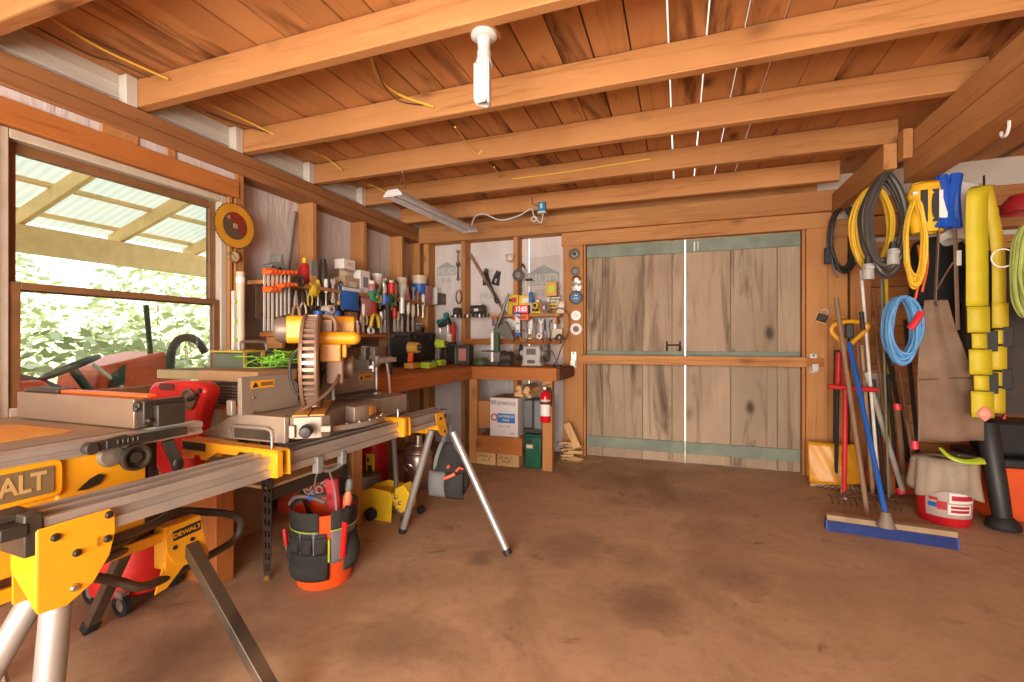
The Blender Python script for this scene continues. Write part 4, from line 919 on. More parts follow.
# ------------------------------------------------------------------ makers of small tools (origin at the base, front towards local -y)
def C_(name, col, rough=.45, metal=0.0): return plain(name, col, rough, metal, var=.12)
PAL = {'red': C_('tool_red', (.55, .02, .02)), 'blue': C_('tool_blue', (.02, .12, .45)), 'yellow': C_('tool_bright_yellow', (.68, .46, .03)), 'orange': C_('tool_orange', (.85, .13, .02)), 'white': C_('tool_white', (.74, .70, .66)),
       'cream': C_('tool_cream', (.62, .50, .36)), 'black': C_('tool_black', (.02, .019, .018)), 'grey': C_('tool_grey', (.20, .19, .18)), 'steel': C_('tool_steel', (.55, .51, .47), .35, .4), 'dark': C_('tool_dark_steel', (.10, .085, .07), .4, .6),
       'green': C_('tool_green', (.05, .28, .16)), 'lime': C_('tool_lime', (.45, .58, .03)), 'pink': C_('tool_pink', (.45, .17, .17)), 'brown': C_('tool_brown', (.22, .10, .045), .6), 'wood': C_('tool_wood_handle', (.50, .27, .10), .6), 'teal': C_('tool_teal', (.02, .17, .17)), 'tan': C_('tool_tan', (.45, .30, .19), .6), 'amber': C_('tool_amber', (.60, .32, .05)), 'silver': C_('tool_silver', (.74, .70, .64), .35, .2), 'clear': glassy('clear_plastic', (.86, .82, .78), .5)}
def spray_can(t, w, h, c, cap):
    r = w / 2; MB().lathe([(0, 0), (r, 0), (r, h * .78), (r * .75, h * .84), (0, h * .84)], n=14).build('can_body', PAL[c], t)
    MB().lathe([(r * .72, h * .83), (r * .72, h * .97), (r * .5, h), (0, h)], n=12).build('cap', PAL[cap], t)
def bottle(t, w, h, c, cap):
    r = w / 2; MB().lathe([(0, 0), (r, 0), (r, h * .58), (r * .55, h * .74), (r * .35, h * .80), (0, h * .80)], n=14).build('bottle_body', PAL[c], t)
    MB().lathe([(r * .42, h * .79), (r * .42, h * .95), (r * .2, h), (0, h)], n=10).build('cap', PAL[cap], t)
def jar(t, w, h, c, cap):
    r = w / 2; MB().lathe([(0, 0), (r * .94, 0), (r, h * .06), (r, h * .72), (r * .85, h * .78), (0, h * .78)], n=16).build('jar_body', PAL[c], t)
    MB().lathe([(r * .92, h * .77), (r * .92, h), (0, h)], n=16).build('lid', PAL[cap], t)
def tub(t, w, h, c, lab):
    r = w / 2; MB().lathe([(0, 0), (r * .86, 0), (r, h * .86), (r * 1.05, h * .87), (r * 1.05, h), (0, h)], n=18).build('tub_body', PAL[c], t)
    MB().lathe([(r * .93, h * .25), (r * 1.0, h * .7)], n=18).build('label', PAL[lab], t)
def cup(t, w, h, c, c2):
    r = w / 2; MB().lathe([(0, 0), (r * .75, 0), (r, h), (r * .93, h), (r * .70, h * .06), (0, h * .05)], n=16).build('cup_body', PAL[c], t)
    MB().lathe([(r * .985, h * .86), (r * 1.06, h * .9), (r * 1.06, h), (r * .95, h)], n=16).build('rim', PAL[c2], t)
def carton(t, w, h, c, c2):
    MB().box((0, 0, h / 2), (w, w * .7, h)).build('carton_body', PAL[c], t, .003)
    MB().box((w * .05, -w * .352, h * .5), (w * .55, .002, h * .45)).build('label', PAL[c2], t)
def screwdriver(t, w, h, c, c2):
    r = w / 2; MB().lathe([(0, h * .5), (r * .8, h * .5), (r, h * .58), (r * .85, h * .72), (r, h * .9), (r * .7, h), (0, h)], n=10).build('handle', PAL[c], t)
    MB().cyl((0, 0, 0), (0, 0, h * .51), r * .32, n=8).build('shaft', PAL[c2], t)
def chisel(t, w, h, c, c2):
    r = w / 2; MB().lathe([(0, h * .55), (r * .6, h * .55), (r, h * .7), (r * .9, h * .95), (0, h)], n=10).build('handle', PAL[c], t)
    MB().prism([(-r * .5, h * .55), (r * .5, h * .55), (r * .8, h * .35), (r * .8, .004), (-r * .8, 0), (-r * .8, h * .35)], .005, (0, 0, 0), PXZ).build('blade', PAL[c2], t)
def pliers(t, w, h, c, c2):
    for s in (-1, 1): MB().tube([(s * w * .06, 0, h * .60), (s * w * .38, 0, h * .42), (s * w * .45, 0, h * .2), (s * w * .32, 0, 0)], w * .11, 6, k=3, flat=.8).build('handle', PAL[c], t)
    MB().prism([(-w * .2, h * .58), (-w * .24, h * .72), (-w * .08, h), (w * .08, h), (w * .24, h * .72), (w * .2, h * .58), (0, h * .52)], .012, (0, 0, 0), PXZ).build('jaws', PAL[c2], t, .002)
def snips(t, w, h, c, c2):
    for s in (-1, 1): MB().tube([(s * w * .05, 0, h * .52), (s * w * .30, 0, h * .40), (s * w * .48, 0, h * .02)], w * .13, 6, k=3, flat=.8).build('handle', PAL[c], t)
    MB().prism([(-w * .22, h * .5), (-w * .20, h * .7), (-w * .02, h), (w * .14, h * .72), (w * .2, h * .5), (0, h * .44)], .012, (0, 0, 0), PXZ).build('blade', PAL[c2], t, .002)
def hammer(t, w, h, c, c2):
    MB().tube([(0, 0, 0), (0, 0, h * .4), (0, 0, h * .93)], lambda s: w * (.11 - .04 * s), 8, k=2).build('handle', PAL[c], t)
    m = MB().cyl((-w * .5, 0, h * .93), (w * .05, 0, h * .93), w * .13, n=10).prism([(0, h * .86), (0, h), (w * .25, h * .97), (w * .5, h * .88), (w * .48, h * .86), (w * .25, h * .90)], w * .16, (0, 0, 0), PXZ); m.build('head', PAL[c2], t)
def wrench(t, w, h, c, c2):
    m = MB().prism([(-w * .2, h * .14), (w * .2, h * .14), (w * .16, h * .8), (-w * .16, h * .8)], .008, (0, 0, 0), PXZ)
    m.prism([(-w * .2, h * .78), (-w * .5, h * .86), (-w * .45, h), (-w * .2, h), (-w * .2, h * .91), (w * .2, h * .91), (w * .2, h), (w * .45, h), (w * .5, h * .86), (w * .2, h * .78)], .01, (0, 0, 0), PXZ).lathe([(w * .2, -.005), (w * .42, -.005), (w * .42, .005), (w * .2, .005)], (0, 0, h * .1), rot3(90, 0, 0), 12)
    m.build('wrench_body', PAL[c], t)
def brush(t, w, h, c, c2):
    MB().prism([(-w * .2, h), (w * .2, h), (w * .16, h * .7), (w * .5, h * .52), (w * .5, h * .4), (-w * .5, h * .4), (-w * .5, h * .52), (-w * .16, h * .7)], .014, (0, 0, 0), PXZ).build('handle', PAL[c], t, .003)
    MB().prism([(-w * .5, h * .4), (w * .5, h * .4), (w * .44, 0), (-w * .44, 0)], .02, (0, 0, 0), PXZ).build('bristles', PAL[c2], t)
def bar_clamp(t, w, h, c, c2):
    MB().box((0, 0, h * .46), (.014, .007, h * .92)).build('bar', PAL[c2], t)
    for z, nm in ((.94, 'fixed_jaw'), (.66, 'sliding_jaw')):
        m = MB().box((-w * .12, -.012, h * z), (w * .75, .026, h * .10)); m.box((0, -.035, h * (z - .01)), (.022, .05, h * .07)).cyl((0, -.055, h * z), (0, -.075, h * z), .012, n=8)
        m.build(nm, PAL[c], t, .003)
def tape_roll(t, w, h, c, c2):
    r = h / 2; MB().lathe([(r * .5, -w / 2), (r, -w / 2), (r, w / 2), (r * .5, w / 2), (r * .5, -w / 2)], (0, 0, r), rot3(90, 0, 0), 20).build('roll', PAL[c], t)
    MB().lathe([(r * .42, -w * .48), (r * .5, -w * .48), (r * .5, w * .48), (r * .42, w * .48)], (0, 0, r), rot3(90, 0, 0), 16).build('core', PAL[c2], t)
def packet(t, w, h, c, c2):
    def f(u, v): return ((u - .5) * w * (1 - .08 * math.sin(PI * v)), -.022 * math.sin(PI * u) * math.sin(PI * v) ** .6 - .002, v * h)
    def g(u, v): return ((u - .5) * w * (1 - .08 * math.sin(PI * v)), .012 * math.sin(PI * u) * math.sin(PI * v) ** .6 + .002, v * h)
    MB().grid(f, 8, 8).grid(g, 8, 8).build('packet', PAL[c], t)
    MB().box((0, -.018, h * .88), (w * .92, .008, h * .14)).build('header', PAL[c2], t)
def disc(t, w, h, c, c2):
    r = w / 2; MB().lathe([(0, .004), (r * .96, .003), (r, 0), (r, -.004), (0, -.004)], (0, 0, r), rot3(90, 0, 0), 28).build('disc', PAL[c], t)
    MB().lathe([(0, .009), (r * .45, .008), (r * .5, .004)], (0, 0, r), rot3(90, 0, 0), 18).build('centre', PAL[c2], t)
def drill(t, w, h, c, c2):
    m = MB().cyl((0, .05, h * .82), (0, -.05, h * .82), w * .36, w * .30, 16); m.box((0, .0, h * .80), (w * .6, .08, h * .25)); m.build('motor_body', PAL[c], t, .006)
    MB().cyl((0, -.05, h * .82), (0, -.085, h * .82), w * .19, w * .12, 12).build('chuck', PAL['black'], t)
    MB().beam((0, .03, h * .72), (w * .06, .045, h * .26), .036, .045).build('grip', PAL[c2], t, .008)
    m = MB().box((w * .02, .02, h * .13), (w * .95, .09, h * .22)); m.build('battery', PAL[c], t, .008); MB().box((w * .02, .02, h * .02), (w * .9, .085, h * .04)).build('battery_base', PAL['black'], t)
def funnel(t, w, h, c, c2):
    MB().prism([(-w * .5, h * .55), (-w * .1, h * .70), (-w * .06, h), (w * .08, h), (w * .1, h * .72), (w * .5, 0), (-w * .05, .02)], .10, (0, 0, 0), PXZ).build('guard_body', PAL[c], t, .008)
    MB().lathe([(0, .004), (w * .09, .004), (w * .09, 0)], (-w * .12, -.052, h * .42), rot3(90, 0, 0), 12).build('knob', PAL[c2], t)
def pipe(t, w, h, c, c2):
    MB().lathe([(w * .4, 0), (w * .5, 0), (w * .5, h), (w * .4, h), (w * .4, 0)], n=16).build('tube', PAL[c], t); MB().lathe([(w * .56, h * .86), (w * .56, h * .93), (w * .5, h * .93), (w * .5, h * .86)], n=16).build('coupling', PAL[c2], t)
def level(t, w, h, c, c2):
    MB().box((0, 0, h / 2), (w, .024, h)).build('level_body', PAL[c], t, .002)
    for z in (.18, .5, .82): MB().box((0, -.013, h * z), (w * .6, .004, h * .06)).build('vial', PAL[c2], t)
def caulk(t, w, h, c, c2):
    MB().lathe([(0, 0), (w * .3, 0), (w * .3, h * .62), (w * .15, h * .68), (w * .08, h), (0, h)], n=12).build('cartridge', PAL[c], t); MB().beam((0, 0, h * .02), (w * .45, -.02, -h * .2), .016, .02).box((0, 0, -h * .01), (w * .7, .06, h * .05)).build('gun_frame', PAL[c2], t)
def cord_bundle(t, w, h, c, c2):
    m = MB(); random.seed(int(w * 1e4))
    for k in range(4):
        o_ = .006 * k; ph = random.uniform(0, 6)
        m.tube([(w * .45 * math.cos(a + ph) * random.uniform(.8, 1), -o_, h * .5 + h * .48 * math.sin(a + ph)) for a in [2 * PI * i / 9 for i in range(9)]], .0045, 5, True, 3)
    m.build('coil', PAL[c], t); MB().box((0, -.01, h * .95), (w * .3, .035, .02)).build('tie', PAL[c2], t)
def hook_tool(t, w, h, c, c2):
    MB().tube([(0, 0, 0), (w * .1, 0, h * .4), (-w * .1, 0, h * .75), (w * .3, 0, h * .95), (w * .45, 0, h * .85)], w * .12, 6, k=3).build('tool_shaft', PAL[c], t); MB().ball((0, 0, h * .05), (w * .28, w * .2, h * .1)).build('tool_grip', PAL[c2], t)
MAKE = dict(spray_can=(spray_can, 'spray can'), bottle=(bottle, 'bottle'), jar=(jar, 'jar'), tub=(tub, 'tub'), cup=(cup, 'cup'), small_box=(carton, 'box'), screwdriver=(screwdriver, 'screwdriver'), chisel=(chisel, 'chisel'), pliers=(pliers, 'pliers'), snips=(snips, 'snips'), hammer=(hammer, 'hammer'), wrench=(wrench, 'wrench'), paint_brush=(brush, 'brush'), bar_clamp=(bar_clamp, 'clamp'), tape_roll=(tape_roll, 'tape roll'), blister_packet=(packet, 'packet'), grinding_disc=(disc, 'disc'), cordless_drill=(drill, 'drill'), blade_guard=(funnel, 'guard'), plastic_pipe=(pipe, 'pipe'), spirit_level=(level, 'level'), caulking_gun=(caulk, 'caulking gun'), cord_coil=(cord_bundle, 'cord'), hook_tool=(hook_tool, 'hand tool'))
def put(kind, u, v, wpx, hpx, X=None, Y=None, c='red', c2='steel', lab='', group=None, rx=0, ry=0, Zs=None):
    """base at the photograph point (u, v) in the wall plane; size from the picture at that depth"""
    p = at(u, v, X=X, Y=Y)
    fwd = -SY * p.x + CY * p.y; s = fwd / FPX
    hv = hpx * s
    wv = wpx * s * (1.0 if X is None else (1.7 if kind == 'blister_packet' else 1.12))
    if Zs is not None:
        hv = max(.02, at(u, v - hpx, X=X, Y=Y).z - Zs); p.z = Zs
    f, cat = MAKE[kind]
    t = thing(kind, lab, cat, p, R(90) if X is not None else 0, group)
    if rx or ry: t.rotation_euler = (R(rx), R(ry), R(90) if X is not None else 0)
    f(t, wv if X is None else min(wv, hv * 3), hv, c, c2)
    return t
# ------------------------------------------------------------------ shelves and backing on the window wall
ZL, ZU = 1.285, 1.655
sh = thing('tool_shelf', 'orange timber lower shelf along the window wall', 'shelf', (-2.78, 3.3, ZL - .03))
MB(sh).bx(-2.915, -2.66, 2.60, 4.10, ZL - .032, ZL).build('shelf_board', bench_wood(1), sh, .002)
for y in (2.66, 3.4, 4.05): MB(sh).bx(-2.915, -2.76, y, y + .03, ZL - .12, ZL - .033).build('shelf_bracket', fir(0), sh, .002)
sh2 = thing('tool_shelf', 'narrow timber upper shelf holding bottles on the window wall', 'shelf', (-2.8, 3.4, ZU - .03))
MB(sh2).bx(-2.915, -2.70, 2.50, 4.75, ZU - .03, ZU).build('shelf_board', fir(1), sh2, .002)
MB(sh2).bx(-2.915, -2.72, 4.70, 4.75, ZU - .28, ZU - .031).build('shelf_end', fir(2), sh2, .002)
MB(sh2).bx(-2.90, -2.885, 2.55, 4.70, ZL + .10, ZU - .031).build('back_rail', plain('dark_backing', (.16, .09, .05), .8), sh2)
struct('wall_backing_board', MB().bx(LXS + .001, LX + .004, 2.48, 4.86, .97, 1.24), plain('stained_plywood', (.21, .115, .055), .75, var=.25, vs=3))
# ------------------------------------------------------------------ saw blade and brass dial by the window
p = at(235, 226, X=LX + .02)
t = thing('saw_blade', 'round yellow saw blade with a dark red centre hung beside the window', 'saw blade', (p.x, p.y, p.z))
Rb = .158; tp = []
for i in range(40): a = 2 * PI * i / 40; tp += [(Rb * .955 * math.cos(a), Rb * .955 * math.sin(a)), (Rb * math.cos(a + .09), Rb * math.sin(a + .09))]
MB().prism(tp, .004, (.0, 0, 0), PYZ).build('blade', plain('dark_tooth_steel', (.12, .075, .035), .4, .5), t)
MB().lathe([(Rb * .60, .003), (Rb * .95, .003)], (0, 0, 0), AX_X, 48).build('yellow_ring', plain('ochre_blade_paint', (.58, .27, .02), .45), t)
def half():
    m, nt, b = _nt('red_and_brown_blade_label'); g = _coord(nt, (1, 1, 1), False); s_ = _n(nt, 'ShaderNodeSeparateXYZ'); nt.links.new(g, s_.inputs[0])
    nt.links.new(_ramp(nt, _math(nt, 'ADD', _math(nt, 'MULTIPLY', s_.outputs[1], 3.2), _math(nt, 'ADD', _math(nt, 'MULTIPLY', s_.outputs[2], 3.0), .5)), [(.5, (.10, .065, .04)), (.51, (.22, .025, .015))], 'CONSTANT'), b.inputs['Base Color']); return m
MB().lathe([(.0, .0034), (Rb * .60, .0034)], (0, 0, 0), AX_X, 40).build('centre_label', half(), t)
MB().prism([(.022 * math.cos(R(45 + 90 * i)), .022 * math.sin(R(45 + 90 * i))) for i in range(4)], .004, (.004, 0, 0), PYZ).build('arbor', plain('tan_print', (.40, .25, .12), .5), t)
MB().prism([(-.05 + .014 * math.cos(R(90 * i)), .05 + .016 * math.sin(R(90 * i))) for i in range(4)], .002, (.0045, 0, 0), PYZ).build('emblem', plain('tan_print', (.40, .25, .12), .5), t)
p = at(234, 256.5, X=LX + .03)
t = thing('brass_dial', 'small cream and brass round dial screwed below the yellow saw blade', 'dial', (p.x, p.y, p.z))
MB().lathe([(.036, -.02), (.042, -.01), (.040, .006), (.034, .008), (.034, -.0)], (0, 0, 0), AX_X, 24).build('brass_rim', plain('brass', (.6, .38, .12), .35, .8), t)
MB().lathe([(0, .002), (.035, .002)], (0, 0, 0), AX_X, 24).build('dial_face', PAL['cream'], t)
MB().beam((.003, -.015, .015), (.003, .015, -.012), .004, .002, (1, 0, 0)).build('dial_hand', PAL['brown'], t)
# ------------------------------------------------------------------ window wall: things on the upper shelf
XU = -2.80
put('blade_guard', 277, 276.5, 24, 22, X=XU, c='grey', c2='black', lab='grey triangular plastic guard on the upper shelf above the orange clamps', Zs=ZU)
o = MB().prism([(2.62, 0), (2.78, 0), (2.77, .055), (2.70, .075), (2.63, .05)], .10, (XU, 0, ZU), PYZ).build('timber_scrap', PAL['amber']); tag(o, 'small chunk of timber on the upper shelf near the brass dial', 'timber scrap')
o = MB().tube([(XU + .04, 2.56, ZU + .002), (XU + .05, 2.57, ZU + .10), (XU + .02, 2.64, ZU + .07), (XU + .04, 2.70, ZU + .055)], .009, 6, k=3).build('bent_bracket', dark_steel()); tag(o, 'bent dark metal bracket standing by the brass dial', 'bracket')
put('bottle', 304.5, 277, 10, 20, X=XU, c='red', c2='yellow', lab='red bottle with a yellow cap on the upper shelf', Zs=ZU)
put('paint_brush', 313.5, 284, 8, 34, X=XU + .06, c='wood', c2='grey', lab='tall wooden-handled brush standing next to the red bottle', Zs=ZU, ry=180).location.z = ZU + .20
put('spray_can', 323.5, 286, 7, 27, X=XU + .03, c='dark', c2='black', lab='slim dark canister on the upper shelf near the red case', Zs=ZU)
o = MB().prism([(0, 0), (.26, 0), (.26, .02), (.20, .05), (.02, .055)], .08, (XU - .03, 3.33, ZU), PYZ).build('red_case', PAL['red'], None, .006); tag(o, 'low red tool case on the upper shelf behind the dark canister', 'tool case')
t = put('small_box', 346, 290, 19, 12, X=XU, c='tan', c2='cream', lab='wide tan box under the white box on the upper shelf', Zs=ZU)
z_ = at(346, 278, X=XU).z + .001; put('blister_packet', 346, 278, 12, 8, X=XU, c='cream', c2='tan', lab='crumpled cream packet between the tan and the white box', Zs=z_); z_ = at(346, 270, X=XU).z + .001
t = put('small_box', 345, 270, 15, 10, X=XU, c='white', c2='cream', lab='plain white box on top of the upper shelf stack', Zs=z_)
put('small_box', 361, 281, 13, 10, X=XU + .02, c='white', c2='grey', lab='white box with a slate end beside the white box stack', Zs=ZU)
put('cup', 368, 288, 4, 9, X=XU + .05, c='pink', c2='white', lab='narrow pink pot with a white rim on the upper shelf', Zs=ZU)
put('jar', 372, 294, 6, 13, X=XU + .09, c='pink', c2='white', lab='pink jar with a white lid near the sage green lid', Zs=ZU)
put('cup', 377, 287, 10, 13, X=XU - .02, c='cream', c2='white', lab='cream paper cup on the upper shelf', Zs=ZU)
put('bottle', 384, 291, 5, 13, X=XU + .02, c='silver', c2='white', lab='slim silver bottle beside the cream cup', Zs=ZU)
put('spray_can', 391.5, 296, 7, 16, X=XU + .05, c='red', c2='cream', lab='small red aerosol with a cream cap', Zs=ZU)
put('tub', 402, 291, 9, 13, X=XU - .02, c='cream', c2='white', lab='cream ribbed tub at the far end of the upper shelf', Zs=ZU)
t = put('tub', 419.5, 289, 13, 13, X=XU, c='cream', c2='blue', lab='cream tub with a deep blue label and black lid', Zs=ZU); MB().lathe([(0, .16), (.052, .16), (.055, .12), (0, .12)], n=18).build('black_lid', PAL['black'], t)
put('small_box', 426, 299, 9, 13, X=XU + .05, c='pink', c2='pink', lab='dusty pink box below the blue-labelled tub', Zs=ZU)
put('small_box', 436, 301, 8, 13, X=XU + .05, c='white', c2='cream', lab='white carton at the corner end of the upper shelf', Zs=ZU)
put('small_box', 441, 302, 12, 8, X=XU + .09, c='dark', c2='brown', lab='dark brown box at the corner end of the upper shelf', Zs=ZU)
# ------------------------------------------------------------------ window wall: hanging under the upper shelf
XH = -2.72
for i, u in enumerate((264.5, 268.5, 272.5, 277, 281, 285, 289)):
    labs = ('first of the orange bar clamps, nearest the white pipe', 'second orange bar clamp from the white pipe', 'third orange bar clamp from the white pipe', 'middle one of the seven orange bar clamps', 'third orange bar clamp from the pale pliers end', 'second orange bar clamp from the pale pliers end', 'last orange bar clamp, next to the pale pliers')
    put('bar_clamp', u, 331 if i < 3 else 320 - i, 4.6, 63 if i < 3 else 50 - i, X=XH + .02, c='orange', c2='silver', lab=labs[i], group='orange bar clamps under the upper shelf')
put('plastic_pipe', 240.5, 350, 7, 78, X=-2.79, c='cream', c2='white', lab='long cream plastic pipe upright beside the window jamb')
put('spirit_level', 234.5, 351, 4, 60, X=-2.80, c='silver', c2='lime', lab='silver spirit level with lime vials beside the window jamb')
put('snips', 296, 322, 11, 32, X=XH, c='tan', c2='steel', lab='pale tan-handled shears hanging near the orange clamps')
put('pliers', 303, 318, 8, 26, X=XH, c='cream', c2='dark', lab='cream-handled pliers beside the tan shears')
put('tape_roll', 299, 287, 6, 11, X=XH, c='dark', c2='brown', lab='dark round pulley hanging at the clamp end of the shelf')
put('pliers', 310, 305, 6, 22, X=XH, c='yellow', c2='dark', lab='yellow-handled pliers under the wooden-handled brush')
put('blister_packet', 314, 296, 8, 13, X=XH + .01, c='yellow', c2='amber', lab='small yellow packet hanging next to yellow pliers')
put('screwdriver', 318, 306, 4, 26, X=XH, c='yellow', c2='steel', lab='yellow screwdriver under the slim dark canister')
put('screwdriver', 326, 306, 4, 27, X=XH, c='white', c2='steel', lab='white screwdriver hanging near the red case')
put('wrench', 333, 303, 5, 24, X=XH, c='silver', c2='steel', lab='silver open-ended wrench near the white screwdriver')
put('hook_tool', 339, 304, 7, 24, X=XH, c='dark', c2='amber', lab='dark hooked hand tool next to the blue packet')
put('blister_packet', 350, 310, 17, 23, X=XH + .02, c='blue', c2='white', lab='large blue tool packet hanging in the middle of the wall')
put('tape_roll', 328, 314, 9, 9, X=XH, c='cream', c2='blue', lab='cream tape roll behind the saw motor')
for k, (u, c, l) in enumerate(((318, 'cream', 'cream jar with a blue lid on the lower shelf behind the saw'), (327, 'grey', 'grey jar with a blue lid on the lower shelf behind the saw'), (336, 'tan', 'tan jar with a blue lid on the lower shelf behind the saw'))):
    put('jar', u, 331, 8.5, 20, X=XH, c=c, c2='blue', lab=l, Zs=ZL + .001)
put('tape_roll', 371.5, 302, 10, 12, X=XH, c='green', c2='grey', lab='sage green round lid hanging below the white-lidded jar')
put('blister_packet', 368, 316, 14, 21, X=XH, c='pink', c2='brown', lab='dusty pink packet hanging below the green round lid')
put('tape_roll', 377, 303, 6, 8, X=XH + .02, c='yellow', c2='amber', lab='small yellow tape roll near the blue ball')
t = put('jar', 384.5, 305, 9, 12, X=XH + .03, c='blue', c2='dark', lab='round blue chalk reel hanging on the wall'); 
put('tape_roll', 390, 306, 6, 12, X=XH, c='green', c2='dark', lab='grey-green reel beside the blue chalk reel')
put('snips', 375, 328, 13, 26, X=XH + .03, c='yellow', c2='red', lab='yellow-handled tin snips hanging upside down', ry=0)
put('pliers', 364, 325, 10, 20, X=XH, c='tan', c2='dark', lab='tan pliers hanging below the dusty pink packet')
for k, (u, h, c, l) in enumerate(((346.5, 13, 'red', 'short red bottle at the yellow handle'), (349.5, 12, 'red', 'second short red bottle at the yellow handle'), (353, 11, 'pink', 'small pink bottle at the yellow handle'), (357.5, 13, 'tan', 'tan glue bottle on the lower shelf'))):
    put('bottle', u, 333.5, 4, h, X=XH + .03, c=c, c2='white' if k != 1 else 'red', lab=l + ' on the lower shelf' if k != 3 else l, Zs=ZL + .001)
put('small_box', 351, 328, 10, 16, X=XH - .04, c='brown', c2='amber', lab='brown box on the lower shelf below the blue packet', Zs=ZL + .001)
put('cord_coil', 370, 334, 9, 7, X=XH + .02, c='white', c2='grey', lab='small white cord loop on the lower shelf')
CH = ((363, 30, 'white', 'chisel with a white handle over the lower shelf, nearest the yellow saw handle'), (381, 22, 'silver', 'silver-handled chisel over the lower shelf by the jack pole'), (385, 24, 'grey', 'grey-handled chisel over the lower shelf by the jack pole'), (394.5, 26, 'red', 'red-tipped chisel just past the jack pole'), (398, 22, 'tan', 'tan-handled chisel past the jack pole'), (402, 30, 'white', 'white-handled chisel above the black toolbox'), (408, 32, 'silver', 'tall silver chisel above the black toolbox'), (413, 29, 'cream', 'cream-handled chisel near the corner post'))
for u, h, c, l in CH: put('chisel', u, 333, 4.2, h, X=XH, c=c, c2='silver', lab=l)
put('caulking_gun', 402, 314, 8, 26, X=XH + .02, c='silver', c2='dark', lab='silver caulking gun hanging above the toolbox')
put('paint_brush', 408, 305, 5, 18, X=XH, c='pink', c2='tan', lab='pink paint brush hanging beside the caulking gun')
put('wrench', 413.5, 304, 5, 17, X=XH, c='steel', c2='steel', lab='steel wrench beside the pink paint brush')
put('screwdriver', 423, 318, 4, 24, X=XH, c='white', c2='steel', lab='white screwdriver under the blue-labelled tub')
put('screwdriver', 418, 316, 4, 24, X=XH, c='brown', c2='steel', lab='brown screwdriver under the blue-labelled tub')
put('blister_packet', 418.5, 331, 7, 8, X=XH + .02, c='grey', c2='white', lab='small grey packet just above the toolbox')
put('hammer', 396, 306, 6, 26, X=XH, c='amber', c2='dark', lab='amber-handled hammer hanging past the jack pole')
random.seed(77)
for k in range(30):
    u = 306 + 2.9 * k + random.uniform(-1, 1); v = random.uniform(298, 312); h = random.uniform(14, 24)
    put(random.choice(['hook_tool', 'pliers', 'wrench', 'screwdriver', 'snips']), u, v, random.uniform(4.5, 7), h, X=XH - .05, c=random.choice(['dark', 'brown', 'black', 'dark', 'tan', 'steel']), c2=random.choice(['dark', 'steel', 'brown']), lab='small dusty hand tool hanging in the crowded row under the upper shelf', group='crowded hand tools under the upper shelf')
for k in range(9):
    u = 300 + 5.2 * k; put('bottle' if k % 2 else 'jar', u, 334, 4.5, random.uniform(9, 15), X=XH - .10, c=random.choice(['brown', 'tan', 'grey', 'pink']), c2=random.choice(['white', 'dark', 'red']), lab='little dusty pot in the row at the back of the lower shelf', group='little pots on the lower shelf', Zs=ZL + .001)
# ------------------------------------------------------------------ on the window-wall bench
ZB = .969
t = thing('toolbox', 'large black toolbox at the back of the window-wall bench', 'toolbox', at(412, 367, X=-2.62))
p = t.location; t.location.z = ZB
MB().box((0, 0, .15), (.26, .52, .30)).build('body', black_plastic(), t, .01); MB().box((0, 0, .32), (.27, .53, .045)).build('lid', black_plastic(), t, .01)
for y in (-.15, .15): MB().box((.137, y, .29), (.012, .05, .06)).build('latch', dark_steel(), t, .003)
put('cordless_drill', 414, 368, 15, 25, X=-2.25, c='amber', c2='orange', lab='orange cordless drill standing on its battery in front of the toolbox', Zs=ZB)
put('cordless_drill', 441, 367.5, 12, 29, X=-2.22, c='lime', c2='grey', lab='lime and grey cordless drill standing next to the charger', Zs=ZB)
t = thing('battery_charger', 'flat lime battery charger between the two drills', 'charger', at(428, 367.5, X=-2.2)); t.location.z = ZB
MB().box((0, 0, .028), (.11, .15, .055), None, .85, .9).build('body', PAL['lime'], t, .006); MB().box((0, -.01, .062), (.06, .09, .016)).build('contacts', PAL['black'], t, .003); MB().box((.04, .04, .066), (.02, .03, .014)).build('switch', PAL['green'], t, .002)
t = thing('hard_case', 'dark hard case behind the lime drill on the bench', 'case', at(446, 366, X=-2.42)); t.location.z = ZB
MB().box((0, 0, .12), (.14, .25, .24)).build('body', black_plastic(), t, .012); MB().tube([(.075, -.05, .2), (.10, -.05, .21), (.10, .05, .21), (.075, .05, .2)], .008, 6).build('handle', grey_plastic(), t)
t = thing('radio', 'black workshop radio with a pale square panel by the corner', 'radio', at(464, 367, Y=4.40)); t.location.z = ZB
MB().box((0, 0, .105), (.17, .12, .21)).build('body', black_plastic(), t, .01); MB().box((.01, -.061, .11), (.085, .004, .125)).build('front_panel', PAL['pink'], t); MB().box((-.065, -.06, .10), (.012, .012, .16)).build('antenna', PAL['green'], t)
t = thing('bench_vise', 'grey steel bench vise behind the mitre saw', 'vise', at(368, 370, X=-2.42)); t.location.z = ZB; t.rotation_euler.z = R(90)
m = MB().box((0, .04, .05), (.14, .20, .10)).box((0, -.01, .15), (.16, .05, .11)).box((0, -.10, .15), (.16, .05, .11)).box((0, -.05, .10), (.07, .24, .05)); m.build('jaws', plain('vise_grey', (.17, .16, .14), .45, .4, dust=.3), t, .008)
MB().cyl((0, -.13, .11), (0, -.22, .11), .013, n=10).cyl((-.09, -.21, .11), (.09, -.21, .11), .007, n=8).build('screw_handle', steel(), t); MB().cyl((.05, .06, .10), (.05, .06, .21), .03, n=14).build('anvil', PAL['tan'], t)
t = thing('claw_hammer', 'slim hammer leaning upright against the bench front', 'hammer', at(390, 393, X=-1.90)); t.rotation_euler = (0, 0, R(70))
p = t.location; 
MB().tube([(0, 0, 0), (-.01, 0, .12), (-.03, 0, .22)], .008, 8).build('handle', PAL['silver'], t); MB().cyl((-.085, 0, .225), (.01, 0, .235), .021, n=12).prism([(0, .215), (.0, .25), (.04, .24), (.05, .22)], .02, (0, 0, 0), PXZ).build('head', PAL['steel'], t)
